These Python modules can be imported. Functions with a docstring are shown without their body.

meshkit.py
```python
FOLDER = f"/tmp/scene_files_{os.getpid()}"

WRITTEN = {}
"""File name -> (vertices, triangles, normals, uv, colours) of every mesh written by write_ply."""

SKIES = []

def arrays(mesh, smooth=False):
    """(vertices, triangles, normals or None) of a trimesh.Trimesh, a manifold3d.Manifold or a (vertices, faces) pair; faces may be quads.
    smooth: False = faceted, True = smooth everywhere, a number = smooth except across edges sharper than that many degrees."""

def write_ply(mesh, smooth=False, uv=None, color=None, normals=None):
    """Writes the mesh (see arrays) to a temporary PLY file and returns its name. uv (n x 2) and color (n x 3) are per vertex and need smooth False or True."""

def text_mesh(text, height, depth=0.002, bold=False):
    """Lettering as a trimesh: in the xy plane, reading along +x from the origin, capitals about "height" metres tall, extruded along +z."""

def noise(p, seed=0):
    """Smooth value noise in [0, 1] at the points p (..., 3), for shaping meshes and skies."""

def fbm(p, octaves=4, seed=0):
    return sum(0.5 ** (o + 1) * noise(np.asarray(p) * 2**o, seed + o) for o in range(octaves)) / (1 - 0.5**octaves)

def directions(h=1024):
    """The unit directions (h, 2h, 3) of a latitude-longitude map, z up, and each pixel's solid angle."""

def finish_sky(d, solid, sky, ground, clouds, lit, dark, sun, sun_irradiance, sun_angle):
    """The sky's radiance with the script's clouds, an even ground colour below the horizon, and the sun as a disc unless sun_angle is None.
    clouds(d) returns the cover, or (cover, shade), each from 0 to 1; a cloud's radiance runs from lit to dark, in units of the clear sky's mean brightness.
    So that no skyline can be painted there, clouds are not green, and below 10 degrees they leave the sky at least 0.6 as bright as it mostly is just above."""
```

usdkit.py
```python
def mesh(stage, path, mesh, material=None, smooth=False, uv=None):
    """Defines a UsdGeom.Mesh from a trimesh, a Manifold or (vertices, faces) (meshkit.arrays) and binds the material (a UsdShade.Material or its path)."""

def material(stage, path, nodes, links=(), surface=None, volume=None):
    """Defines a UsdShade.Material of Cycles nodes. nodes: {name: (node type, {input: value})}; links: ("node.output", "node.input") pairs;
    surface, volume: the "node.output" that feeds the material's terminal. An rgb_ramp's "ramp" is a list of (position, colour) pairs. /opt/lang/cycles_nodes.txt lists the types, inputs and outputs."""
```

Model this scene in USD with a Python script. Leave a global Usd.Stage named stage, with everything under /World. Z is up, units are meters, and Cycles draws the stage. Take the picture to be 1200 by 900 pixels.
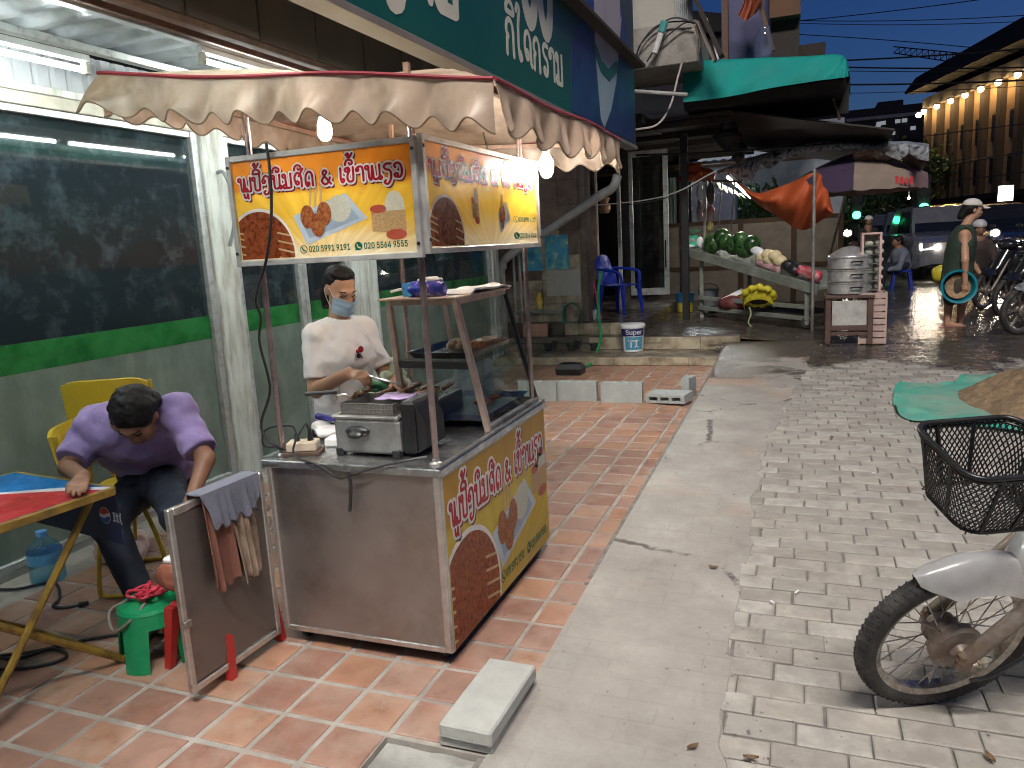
import math, random
import numpy as np, trimesh, manifold3d, shapely
from shapely.geometry import Polygon, LineString, Point, box as sbox
from shapely import affinity
from shapely.ops import unary_union
from pxr import Usd, UsdGeom, UsdLux, UsdShade, Gf, Sdf
import usdkit, meshkit

stage = Usd.Stage.CreateInMemory()
UsdGeom.SetStageUpAxis(stage, 'Z'); UsdGeom.SetStageMetersPerUnit(stage, 1.0)
world = UsdGeom.Xform.Define(stage, '/World'); stage.SetDefaultPrim(world.GetPrim())
UsdGeom.Scope.Define(stage, '/World/Looks')

# ---------------------------------------------------------------- camera
EYE = np.array([0.0, 0.0, 1.5])
F_PX, PITCH, ROLL, YAW = 890.516, 0.179783, -0.0554099, -0.3713745
_f = np.array([math.sin(YAW)*math.cos(PITCH), math.cos(YAW)*math.cos(PITCH), -math.sin(PITCH)])
_r0 = np.array([math.cos(YAW), -math.sin(YAW), 0.0]); _u0 = np.cross(_r0, _f)
_r = math.cos(ROLL)*_r0 + math.sin(ROLL)*_u0; _u = -math.sin(ROLL)*_r0 + math.cos(ROLL)*_u0
cam = UsdGeom.Camera.Define(stage, '/World/camera')
cam.AddTransformOp().Set(Gf.Matrix4d(*_r, 0, *_u, 0, *(-_f), 0, *EYE, 1))
cam.CreateHorizontalApertureAttr(36.0); cam.CreateVerticalApertureAttr(27.0)
cam.CreateFocalLengthAttr(36.0*F_PX/1200.0)
cam.CreateClippingRangeAttr(Gf.Vec2f(0.05, 5000.0))
EXPOSURE = 1.6
cam.CreateExposureAttr(EXPOSURE)

# ---------------------------------------------------------------- sky and (set) sun: blue dusk
SUN_EL, SUN_AZ = math.radians(-1.0), math.radians(35)
SKY_STRENGTH = 0.105
usdkit.material(stage, '/World/Looks/sky_look', {
    'sky': ('sky_texture', {'sky_type': 'single_scattering', 'sun_disc': False, 'sun_elevation': SUN_EL, 'sun_rotation': SUN_AZ,
                            'air_density': 1.0, 'aerosol_density': 0.6, 'ozone_density': 4.5, 'altitude': 200.0}),
    'bg': ('background_shader', {'strength': SKY_STRENGTH})}, [('sky.color', 'bg.color')], surface='bg.background')
dome = UsdLux.DomeLight.Define(stage, '/World/sky')
UsdShade.MaterialBindingAPI.Apply(dome.GetPrim()).Bind(UsdShade.Material.Get(stage, '/World/Looks/sky_look'))
sun = UsdLux.DistantLight.Define(stage, '/World/sun')
sun.CreateIntensityAttr(0.004); sun.CreateAngleAttr(12.0); sun.CreateColorAttr(Gf.Vec3f(0.6, 0.7, 1.0)); sun.CreateNormalizeAttr(True)
sun.AddRotateXYZOp().Set(Gf.Vec3f(75, 0, 180-215))

# lamp radiances (lamps in view, and the unseen floodlight behind the camera)
TUBE_L, BULB_L, STALL_L, UNSEEN_FLOOD_L, AMBER_L = 26.0, 58.0, 60.0, 37.0, 30.0

# ---------------------------------------------------------------- pixel rays of the photograph (1200 x 900) -> points of the place
def ray(x, y): return _f + (x-600)/F_PX*_r - (y-450)/F_PX*_u
def PY(x, y, Y): d = ray(x, y); return EYE + d*((Y-EYE[1])/d[1])
def PX(x, y, X): d = ray(x, y); return EYE + d*((X-EYE[0])/d[0])
def PZ(x, y, Z): d = ray(x, y); return EYE + d*((Z-EYE[2])/d[2])
def zg(y): return np.interp(y, [2.5, 8.0, 9.7, 40.0], [0, .10, .20, .22])     # the pavement rises gently
def PG(x, y):
    z = 0.0
    for _ in range(30): p = PZ(x, y, z); z = float(zg(p[1]))
    return p

# ---------------------------------------------------------------- materials
def lin(h):
    if not isinstance(h, str): return tuple(h)
    v = [int(h[i:i+2], 16)/255 for i in (1, 3, 5)]
    return tuple(x/12.92 if x <= .04045 else ((x+.055)/1.055)**2.4 for x in v)
_mats = {}
def M(name, col, rough=.6, metal=0, var=.14, scale=6, bump=0, bs=90, dirt=None, ds=2.5, da=.6, dt=.55, spec=.5, coat=0, stretch=None, sheen=0, trans=0, rv=.1, sss=0, dstr=None, tl=0):
    path = '/World/Looks/' + name
    if path in _mats: return _mats[path]
    c = np.array(lin(col))
    n = {'geo': ('geometry', {}), 'n1': ('noise_texture', {'scale': scale, 'detail': 5, 'roughness': .6}),
         'r1': ('rgb_ramp', {'ramp': [(.3, tuple(c*(1-var))), (.7, tuple(np.minimum(c*(1+var), .95)))]}),
         'mr': ('map_range', {'from_min': .3, 'from_max': .7, 'to_min': max(rough-rv, .02), 'to_max': min(rough+rv, 1), 'clamp': True}),
         'p': ('principled_bsdf', {'metallic': metal, 'specular_ior_level': spec, 'coat_weight': coat, 'sheen_weight': sheen, 'transmission_weight': trans, 'subsurface_weight': sss})}
    l = []
    src = 'geo.position'
    if stretch:
        n['mp'] = ('mapping', {'scale': stretch}); l.append(('geo.position', 'mp.vector')); src = 'mp.vector'
    l += [(src, 'n1.vector'), ('n1.fac', 'r1.fac'), ('n1.fac', 'mr.value'), ('mr.result', 'p.roughness')]
    out = 'r1.color'
    if dirt is not None:
        n['n2'] = ('noise_texture', {'scale': ds, 'detail': 7, 'roughness': .65}); l.append((('mp2.vector' if dstr else 'geo.position'), 'n2.vector'))
        if dstr: n['mp2'] = ('mapping', {'scale': dstr}); l.append(('geo.position', 'mp2.vector'))
        n['r2'] = ('rgb_ramp', {'ramp': [(dt-.1, (0, 0, 0)), (dt+.12, (da, da, da))]}); l.append(('n2.fac', 'r2.fac'))
        n['mx'] = ('mix', {'color2': lin(dirt)}); l += [('r2.color', 'mx.fac'), (out, 'mx.color1')]; out = 'mx.color'
    l.append((out, 'p.base_color'))
    if bump:
        n['n3'] = ('noise_texture', {'scale': bs, 'detail': 4}); n['b'] = ('bump', {'strength': .6, 'distance': bump})
        l += [(src, 'n3.vector'), ('n3.fac', 'b.height'), ('b.normal', 'p.normal')]
    srf = 'p.BSDF'
    if tl:
        n['tb'] = ('translucent_bsdf', {}); n['mc'] = ('mix_closure', {'fac': tl}); srf = 'mc.closure'; l += [(out, 'tb.color'), ('p.BSDF', 'mc.closure1'), ('tb.BSDF', 'mc.closure2')]
    _mats[path] = usdkit.material(stage, path, n, l, surface=srf)
    return _mats[path]
def EM(name, col, strength):
    path = '/World/Looks/' + name
    if path not in _mats: _mats[path] = usdkit.material(stage, path, {'e': ('emission', {'color': lin(col), 'strength': strength})}, surface='e.emission')
    return _mats[path]
def GLASS(name, tint=(.9, .95, .93), ior=1.5, dust=.0, dustcol='#8a8f8c', ds=5, rough=.02):
    path = '/World/Looks/' + name
    if path in _mats: return _mats[path]
    n = {'t': ('transparent_bsdf', {'color': tint}), 'g': ('glossy_bsdf', {'roughness': rough, 'color': (1, 1, 1)}), 'lw': ('layer_weight', {'blend': .5}), 'pw': ('math', {'math_type': 'power', 'value2': 4.0}), 'f': ('math', {'math_type': 'multiply_add', 'value2': .55, 'value3': ((ior-1)/(ior+1))**2}), 'm': ('mix_closure', {}),
         'geo': ('geometry', {}), 'n': ('noise_texture', {'scale': ds, 'detail': 8, 'roughness': .7}), 'r': ('rgb_ramp', {'ramp': [(.50, (dust*.35,)*3), (.68, (dust,)*3)]}),
         'd': ('diffuse_bsdf', {'color': lin(dustcol)}), 'm2': ('mix_closure', {})}
    l = [('lw.facing', 'pw.value1'), ('pw.value', 'f.value1'), ('f.value', 'm.fac'), ('t.BSDF', 'm.closure1'), ('g.BSDF', 'm.closure2'), ('geo.position', 'n.vector'), ('n.fac', 'r.fac'), ('r.color', 'm2.fac'), ('m.closure', 'm2.closure1'), ('d.BSDF', 'm2.closure2')]
    _mats[path] = usdkit.material(stage, path, n, l, surface='m2.closure')
    return _mats[path]

# ---------------------------------------------------------------- naming, things and parts
_taken = set()
def numbered(parent, name):
    k, p = 0, f'{parent}/{name}'
    while p in _taken: k += 1; p = f'{parent}/{name}_{k:03d}'
    _taken.add(p); return p
def tag(prim, label=None, cat=None, group=None, kind=None):
    for k, v in (('label', label), ('category', cat), ('group', group), ('kind', kind)):
        if v: prim.SetCustomDataByKey(k, v)
_base = {}
class T:
    """A thing or a part: its path and the world point its children are measured from."""
    def __init__(s, path, base): s.path, s.base = path, np.asarray(base, float)
    def prim(s): return stage.GetPrimAtPath(s.path)
def thing(name, label, cat, base=(0, 0, 0), group=None, kind=None):
    p = numbered('/World', name); x = UsdGeom.Xform.Define(stage, p); x.AddTranslateOp().Set(Gf.Vec3d(*map(float, base)))
    tag(x.GetPrim(), label, cat, group, kind); return T(p, base)
def sub(name, parent, label=None):
    p = numbered(parent.path, name); x = UsdGeom.Xform.Define(stage, p); tag(x.GetPrim(), label); return T(p, parent.base)
def part(name, geo, mat, parent=None, smooth=32, label=None, cat=None, group=None, kind=None, uv=None):
    if isinstance(geo, B): geo = geo.mesh()
    v, f, nrm = meshkit.arrays(geo, False)
    base = parent.base if parent else np.zeros(3)
    p = numbered(parent.path if parent else '/World', name)
    m = usdkit.mesh(stage, p, (v-base, f), mat, smooth=(smooth if uv is None else False), uv=uv)
    tag(m.GetPrim(), label, cat, group, kind); return T(p, base)
def ref(src, label, cat, group, loc, rz=0, scale=1, name=None):
    """A copy of a thing with its parts, placed at loc."""
    p = numbered('/World', name or src.path.split('/')[-1]); x = UsdGeom.Xform.Define(stage, p)
    x.GetPrim().GetReferences().AddInternalReference(src.path)
    x.ClearXformOpOrder(); x.AddTranslateOp(opSuffix='c').Set(Gf.Vec3d(*map(float, loc))); x.AddRotateZOp(opSuffix='c').Set(math.degrees(rz))
    if scale != 1: x.AddScaleOp(opSuffix='c').Set(Gf.Vec3f(*((scale,)*3 if np.ndim(scale) == 0 else scale)))
    x.GetPrim().SetInstanceable(True); tag(x.GetPrim(), label, cat, group); return T(p, loc)

# ---------------------------------------------------------------- mesh building
def nrm(v): v = np.asarray(v, float); return v/max(np.linalg.norm(v), 1e-12)
def rotz(a): c, s = math.cos(a), math.sin(a); return np.array([[c, -s, 0], [s, c, 0], [0, 0, 1.0]])
def rotx(a): c, s = math.cos(a), math.sin(a); return np.array([[1, 0, 0], [0, c, -s], [0, s, c.real]])
def roty(a): c, s = math.cos(a), math.sin(a); return np.array([[c, 0, s], [0, 1, 0], [-s, 0, c]])
def frame(d, up=(0, 0, 1)):
    z = nrm(d); x = np.cross(up, z)
    if np.linalg.norm(x) < 1e-3: x = np.cross((0, 1, 0), z)
    x = nrm(x); return np.stack([x, np.cross(z, x), z], 1)
def cat_smooth(pts, n=6, closed=False):
    pts = [np.asarray(p, float) for p in pts]
    if len(pts) < 3 and not closed: return np.array(pts)
    P_ = [pts[-1]]+pts+[pts[0], pts[1]] if closed else [2*pts[0]-pts[1]]+pts+[2*pts[-1]-pts[-2]]
    out = []
    for i in range(len(P_)-3):
        p0, p1, p2, p3 = P_[i:i+4]
        for t in np.arange(n)/n: out.append(.5*((2*p1)+(-p0+p2)*t+(2*p0-5*p1+4*p2-p3)*t*t+(-p0+3*p1-3*p2+p3)*t**3))
    if not closed: out.append(pts[-1])
    return np.array(out)
class B:
    def __init__(s): s.m = []
    def add(s, v, f): s.m.append((np.asarray(v, float), np.asarray(f, int))); return s
    def mesh(s):
        vs, fs, o = [], [], 0
        for v, f in s.m:
            if f.shape[1] == 4: f = np.vstack([f[:, [0, 1, 2]], f[:, [0, 2, 3]]])
            vs.append(v); fs.append(f+o); o += len(v)
        return np.vstack(vs), np.vstack(fs)
    def tm(s, m): return s.add(m.vertices, m.faces)
    def box(s, c, size, R=None, ch=0.0):
        h = np.asarray(size, float)/2; ch = min(ch, .49*h.min()*2) if ch else 0
        if not ch:
            m = trimesh.creation.box(2*h); v, f = np.array(m.vertices), np.array(m.faces)
        else:
            pts = []
            for sx in (-1, 1):
                for sy in (-1, 1):
                    for sz in (-1, 1):
                        q = np.array([sx, sy, sz])*h
                        for a in range(3):
                            o = -np.array([sx, sy, sz], float)*ch; o[a] = 0; pts.append(q+o)
            m = trimesh.convex.convex_hull(np.array(pts)); v, f = np.array(m.vertices), np.array(m.faces)
        if R is not None: v = v @ np.asarray(R).T
        return s.add(v+np.asarray(c, float), f)
    def bb(s, lo, hi, ch=0.0):
        lo, hi = np.asarray(lo, float), np.asarray(hi, float); return s.box((lo+hi)/2, np.abs(hi-lo), None, ch)
    def bar(s, a, b, w, h, up=(0, 0, 1), ch=0.0):
        a, b = np.asarray(a, float), np.asarray(b, float); R = frame(b-a, up)
        return s.box((a+b)/2, (w, h, np.linalg.norm(b-a)), R, ch)
    def cyl(s, a, b, r, r2=None, n=16, cap=True):
        a, b = np.asarray(a, float), np.asarray(b, float); r2 = r if r2 is None else r2
        R = frame(b-a); t = np.linspace(0, 2*np.pi, n, endpoint=False); ring = np.stack([np.cos(t), np.sin(t), 0*t], 1)
        v = np.vstack([a+(ring*r) @ R.T, b+(ring*r2) @ R.T, [a], [b]]); i = np.arange(n); j = (i+1) % n
        f = [np.stack([i, j, n+j], 1), np.stack([i, n+j, n+i], 1)]
        if cap: f += [np.stack([j, i, 0*i+2*n], 1), np.stack([n+i, n+j, 0*i+2*n+1], 1)]
        return s.add(v, np.vstack(f))
    def tube(s, pts, r, n=8, closed=False):
        pts = np.asarray(pts, float); k = len(pts); r = np.broadcast_to(r, k)
        tan = np.roll(pts, -1, 0)-np.roll(pts, 1, 0) if closed else np.gradient(pts, axis=0)
        u = None; rings = []; t = np.linspace(0, 2*np.pi, n, endpoint=False)
        for i in range(k):
            d = nrm(tan[i])
            if u is None: u = frame(d)[:, 0]
            u = nrm(u-d*np.dot(u, d)); w = np.cross(d, u)
            rings.append(pts[i]+r[i]*(np.cos(t)[:, None]*u+np.sin(t)[:, None]*w))
        v = np.vstack(rings); f = []; j = np.arange(n); j2 = (j+1) % n
        for i in range(k if closed else k-1):
            a, b = i*n, ((i+1) % k)*n
            f += [np.stack([a+j, a+j2, b+j2], 1), np.stack([a+j, b+j2, b+j], 1)]
        if not closed:
            v = np.vstack([v, pts[:1], pts[-1:]])
            f += [np.stack([j2, j, 0*j+k*n], 1), np.stack([(k-1)*n+j, (k-1)*n+j2, 0*j+k*n+1], 1)]
        return s.add(v, np.vstack(f))
    def lathe(s, prof, c=(0, 0, 0), R=None, n=24, cap=True, sx=1, sy=1):
        """prof: (radius, height) from bottom to top."""
        prof = np.asarray(prof, float); t = np.linspace(0, 2*np.pi, n, endpoint=False)
        v = np.vstack([np.stack([sx*r*np.cos(t), sy*r*np.sin(t), 0*t+z], 1) for r, z in prof]); k = len(prof); f = []
        j = np.arange(n); j2 = (j+1) % n
        for i in range(k-1): f += [np.stack([i*n+j, i*n+j2, (i+1)*n+j2], 1), np.stack([i*n+j, (i+1)*n+j2, (i+1)*n+j], 1)]
        if cap:
            v = np.vstack([v, [[0, 0, prof[0, 1]]], [[0, 0, prof[-1, 1]]]])
            f += [np.stack([j2, j, 0*j+k*n], 1), np.stack([(k-1)*n+j, (k-1)*n+j2, 0*j+k*n+1], 1)]
        if R is not None: v = v @ np.asarray(R).T
        return s.add(v+np.asarray(c, float), np.vstack(f))
    def grid(s, Pg, thick=0.0, closed_u=False):
        """Pg: (nu, nv, 3) points; thick > 0 gives the sheet two sides."""
        Pg = np.asarray(Pg, float); nu, nv = Pg.shape[:2]
        i, j = np.meshgrid(np.arange(nu if closed_u else nu-1), np.arange(nv-1), indexing='ij'); i, j = i.ravel(), j.ravel(); i2 = (i+1) % nu
        q = np.stack([i*nv+j, i2*nv+j, i2*nv+j+1, i*nv+j+1], 1); v = Pg.reshape(-1, 3)
        if not thick: return s.add(v, q)
        du = np.roll(Pg, -1, 0)-np.roll(Pg, 1, 0) if closed_u else np.gradient(Pg, axis=0)
        n_ = np.cross(du, np.gradient(Pg, axis=1)); n_ /= np.maximum(np.linalg.norm(n_, axis=2, keepdims=True), 1e-12)
        v2 = (Pg-n_*thick).reshape(-1, 3); N = nu*nv; fs = [q, q[:, ::-1]+N]
        edges = [(np.arange(nu-1)*nv, (np.arange(nu-1)+1)*nv), ((np.arange(nu-1)+1)*nv+nv-1, np.arange(nu-1)*nv+nv-1)]
        if closed_u: edges = [((np.arange(nu))*nv, ((np.arange(nu)+1) % nu)*nv), (((np.arange(nu)+1) % nu)*nv+nv-1, np.arange(nu)*nv+nv-1)]
        else: edges += [(np.arange(nv-1)+1, np.arange(nv-1)), ((nu-1)*nv+np.arange(nv-1), (nu-1)*nv+np.arange(nv-1)+1)]
        for a, b in edges: fs.append(np.stack([b, a, a+N, b+N], 1))
        return s.add(np.vstack([v, v2]), np.vstack(fs))
    def poly(s, pg, o, ux, uy, off=0.0, thick=.001):
        """A shapely polygon laid in the plane o + x ux + y uy, off along the normal."""
        o, ux, uy = np.asarray(o, float), np.asarray(ux, float), np.asarray(uy, float); n_ = nrm(np.cross(ux, uy))
        for g in getattr(pg, 'geoms', [pg]):
            if g.is_empty or g.area < 1e-9 or g.geom_type != 'Polygon': continue
            m = trimesh.creation.extrude_polygon(g, thick, engine='earcut'); v = np.array(m.vertices)
            s.add(o+v[:, :1]*ux+v[:, 1:2]*uy+(v[:, 2:]+off)*n_, np.array(m.faces))
        return s
    def hull(s, pts): m = trimesh.convex.convex_hull(np.asarray(pts, float)); return s.add(m.vertices, m.faces)
def rr(w, h, r=.01, cx=0, cy=0): return affinity.translate(sbox(-w/2+r, -h/2+r, w/2-r, h/2-r).buffer(r, 4), cx, cy)

# blobs: smooth unions of tapered capsules and ellipsoids, meshed by surface nets
def nets(V, lo, h):
    n = np.array(V.shape); S = V < 0
    c = [S[a:n[0]-1+a, b:n[1]-1+b, d:n[2]-1+d] for a in (0, 1) for b in (0, 1) for d in (0, 1)]
    cnt = sum(x.astype(np.int8) for x in c); act = (cnt > 0) & (cnt < 8)
    idx = -np.ones(act.shape, int); idx[act] = np.arange(act.sum()); ijk = np.argwhere(act)
    corner = np.array([[a, b, d] for a in (0, 1) for b in (0, 1) for d in (0, 1)])
    vals = np.stack([V[ijk[:, 0]+o[0], ijk[:, 1]+o[1], ijk[:, 2]+o[2]] for o in corner], 1)
    acc, num = np.zeros((len(ijk), 3)), np.zeros((len(ijk), 1))
    for p in range(8):
        for q in range(p+1, 8):
            if np.abs(corner[p]-corner[q]).sum() != 1: continue
            a, b = vals[:, p], vals[:, q]; m = (a < 0) != (b < 0); t = np.where(m, a/np.where(m, a-b, 1), 0)[:, None]
            acc += m[:, None]*(corner[p]+t*(corner[q]-corner[p])); num += m[:, None]
    vert = lo+h*(ijk+acc/np.maximum(num, 1)); faces = []
    for axis in range(3):
        a1, a2 = (axis+1) % 3, (axis+2) % 3
        sl = [slice(None)]*3; s2 = [slice(None)]*3; sl[axis] = slice(0, n[axis]-1); s2[axis] = slice(1, n[axis])
        e = S[tuple(sl)] != S[tuple(s2)]
        g = np.argwhere(e); g = g[(g[:, a1] > 0) & (g[:, a2] > 0) & (g[:, a1] < n[a1]-1) & (g[:, a2] < n[a2]-1)]
        if not len(g): continue
        d1, d2 = np.zeros(3, int), np.zeros(3, int); d1[a1] = 1; d2[a2] = 1
        get = lambda o: idx[tuple((g-o).T)]
        q = np.stack([get(d1+d2), get(d2), get(0*d1), get(d1)], 1)
        flip = ~S[tuple(g.T)]; q[flip] = q[flip][:, ::-1]; faces.append(q)
    return vert, np.vstack(faces)
def cap(a, b, ra, rb=None): return ('c', np.asarray(a, float), np.asarray(b, float), ra, ra if rb is None else rb)
def ell(c, r, R=None): return ('e', np.asarray(c, float), np.asarray(r, float), np.eye(3) if R is None else np.asarray(R))
def blob(prims, h=.008, k=.02, cut=None, wrinkle=0, ws=25, grow=0):
    lo, hi = np.full(3, 1e9), np.full(3, -1e9)
    for p in prims:
        pts = ((p[1], p[3]), (p[2], p[4])) if p[0] == 'c' else ((p[1], max(p[2])),)
        for c, r in pts: lo = np.minimum(lo, c-r); hi = np.maximum(hi, c+r)
    pad = 3*h+grow+wrinkle+.3*k; lo, hi = lo-pad, hi+pad
    n = np.ceil((hi-lo)/h).astype(int)+1; ax = [(lo[j]+h*np.arange(n[j])) for j in range(3)]
    V = np.full(n, 1.0, np.float32); mg = k+3*h+grow+wrinkle
    for p in prims:
        if p[0] == 'c': l2, h2 = np.minimum(p[1]-p[3], p[2]-p[4]), np.maximum(p[1]+p[3], p[2]+p[4])
        else: e_ = np.abs(p[3] @ np.diag(p[2])).sum(1); l2, h2 = p[1]-e_, p[1]+e_
        i0 = np.clip(np.floor((l2-mg-lo)/h).astype(int), 0, n-1); i1 = np.clip(np.ceil((h2+mg-lo)/h).astype(int)+1, 1, n)
        sl = tuple(slice(a, b) for a, b in zip(i0, i1)); X, Y, Z = np.meshgrid(*(ax[j][sl[j]] for j in range(3)), indexing='ij'); q = np.stack([X, Y, Z], -1)
        if p[0] == 'c':
            a, b, ra, rb = p[1:5]; ab = b-a; t = np.clip(((q-a) @ ab)/max(ab @ ab, 1e-9), 0, 1); w = q-a-t[..., None]*ab
            x = np.sqrt((w*w).sum(-1))-(ra+(rb-ra)*t)
        else:
            u = ((q-p[1]) @ p[3])/p[2]; k0 = np.sqrt((u*u).sum(-1)); u = u/p[2]; k1 = np.sqrt((u*u).sum(-1)); x = k0*(k0-1)/np.maximum(k1, 1e-6)
        kk = p[5] if len(p) > 5 else k; d = V[sl]; m_ = np.clip(.5+.5*(x-d)/kk, 0, 1); V[sl] = x+(d-x)*m_-kk*m_*(1-m_)
    V -= grow
    if wrinkle or cut is not None:
        msk = V < wrinkle+3*h; ii = np.argwhere(msk); q = lo+h*ii; d = V[msk]
        if wrinkle: d = d+wrinkle*(meshkit.fbm(q*ws, 2, 3)-.5)*2
        if cut is not None: d = np.maximum(d, cut(q))
        V[msk] = d
    v, f = nets(V, lo, h)
    if f.shape[1] == 4: f = np.vstack([f[:, [0, 1, 2]], f[:, [0, 2, 3]]])
    return v, f
rng = np.random.default_rng(7)

# ---------------------------------------------------------------- lettering (Lao letters as pen strokes, in x-heights)
def _lp(x, y, r=.12): return [(x+r*math.cos(t), y+r*math.sin(t)) for t in np.linspace(0, 2*math.pi, 9)]
LAO = {
 'ໝ': (1.15, [_lp(.12, .86), [(.22, .92), (.24, .2), (.32, .02), (.42, .12), (.5, .95)], [(.5, .95), (.55, .2), (.62, .1)], _lp(.6, .12), [(.62, .02), (.95, .0), (1.0, .15), (1.0, 1.0)]]),
 'ູ': (0, [[(-.75, -.2), (-.72, -.42), (-.58, -.46), (-.48, -.3), (-.45, -.2), (-.42, -.52)]]),
 'ປ': (.8, [_lp(.12, .86), [(.22, .92), (.2, .2), (.3, .02), (.5, .03), (.6, .2), (.62, 1.45)]]),
 'ິ': (0, [[(-.7, 1.22), (-.66, 1.42), (-.45, 1.56), (-.22, 1.44), (-.16, 1.22), (-.7, 1.22)]]),
 'ົ': (0, [[(-.72, 1.2), (-.66, 1.42), (-.45, 1.54), (-.24, 1.44), (-.22, 1.26), (-.38, 1.2), (-.44, 1.32)]]),
 '້': (0, [[(-.62, 1.86), (-.5, 1.98), (-.42, 1.84), (-.52, 1.72), (-.36, 1.7), (-.18, 1.96)]]),
 'ງ': (.75, [_lp(.12, .62), [(.05, .7), (.2, .97), (.42, .98), (.55, .78), (.54, .1), (.44, -.25), (.2, -.34), (.08, -.16), (.2, -.08)]]),
 'ນ': (.85, [_lp(.12, .86), [(.22, .92), (.2, .2), (.3, .02), (.52, .06), (.62, .3), (.64, 1.0)], _lp(.68, .1, .1)]),
 'ມ': (.85, [_lp(.14, .86), [(.24, .9), (.26, .16)], _lp(.16, .1), [(.2, .0), (.6, .0), (.66, .15), (.66, 1.0)]]),
 'ສ': (.85, [_lp(.3, .28), [(.18, .3), (.1, .65), (.28, .97), (.5, .94), (.62, .65), (.62, 0)], [(.45, .75), (.78, 1.25)]]),
 'ດ': (.8, [[(.36, .08), (.2, -.02), (.1, .2), (.12, .7), (.32, .98), (.52, .94), (.62, .7), (.62, 0)], _lp(.28, .16, .09)]),
 'ເ': (.5, [[(.2, 1.0), (.18, .25), (.28, .02), (.4, .08), (.38, .24), (.24, .2)]]),
 'ຂ': (.8, [_lp(.14, .84), [(.1, .94), (.28, 1.0), (.36, .8), (.2, .5), (.18, .2), (.3, .02), (.5, .04), (.6, .2), (.62, 1.0)]]),
 'າ': (.7, [_lp(.12, .78, .09), [(.05, .8), (.18, .97), (.42, .98), (.52, .78), (.52, 0)]]),
 'ໜ': (1.2, [_lp(.12, .86), [(.22, .92), (.24, .2), (.32, .02), (.42, .12), (.5, .95)], [(.5, .95), (.55, .15), (.7, .02), (.9, .08), (1.0, .3), (1.0, 1.0)], _lp(1.04, .1, .1)]),
 'ຽ': (.75, [[(.62, .98), (.3, 1.0), (.12, .82), (.25, .62), (.5, .55), (.6, .3), (.52, -.15), (.3, -.38), (.1, -.25), (.2, -.12)]]),
 'ວ': (.75, [_lp(.2, .18), [(.24, .04), (.5, .06), (.62, .45), (.52, .88), (.28, 1.0), (.1, .84), (.16, .7)]]),
 'ກ': (.85, [[(.12, 0), (.14, .42), (.24, .52), (.1, .62), (.14, .86), (.32, 1.0), (.52, .94), (.62, .7), (.62, 0)]]),
 'ໂ': (.6, [[(.08, 1.42), (.2, 1.62), (.36, 1.5), (.26, 1.2), (.2, .9), (.2, .25), (.3, .02), (.42, .1), (.32, .24)]]),
 'ລ': (.8, [_lp(.3, .3), [(.2, .24), (.1, .55), (.2, .92), (.42, 1.0), (.6, .75), (.62, .1), (.72, .02)]]),
 'ຣ': (.7, [[(.56, .98), (.28, 1.0), (.12, .8), (.26, .6), (.5, .5), (.56, .22), (.42, .02), (.2, .06), (.2, .22), (.32, .2)]]),
 '&': (.95, [[(.78, .0), (.3, .62), (.22, .82), (.36, .98), (.5, .84), (.3, .55), (.12, .25), (.3, .0), (.55, .08), (.74, .45)]]),
 ' ': (.4, []), '0': (.8, [[(.35, 1.5), (.12, 1.2), (.1, .3), (.35, 0), (.6, .3), (.58, 1.2), (.35, 1.5)]]),
}
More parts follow.
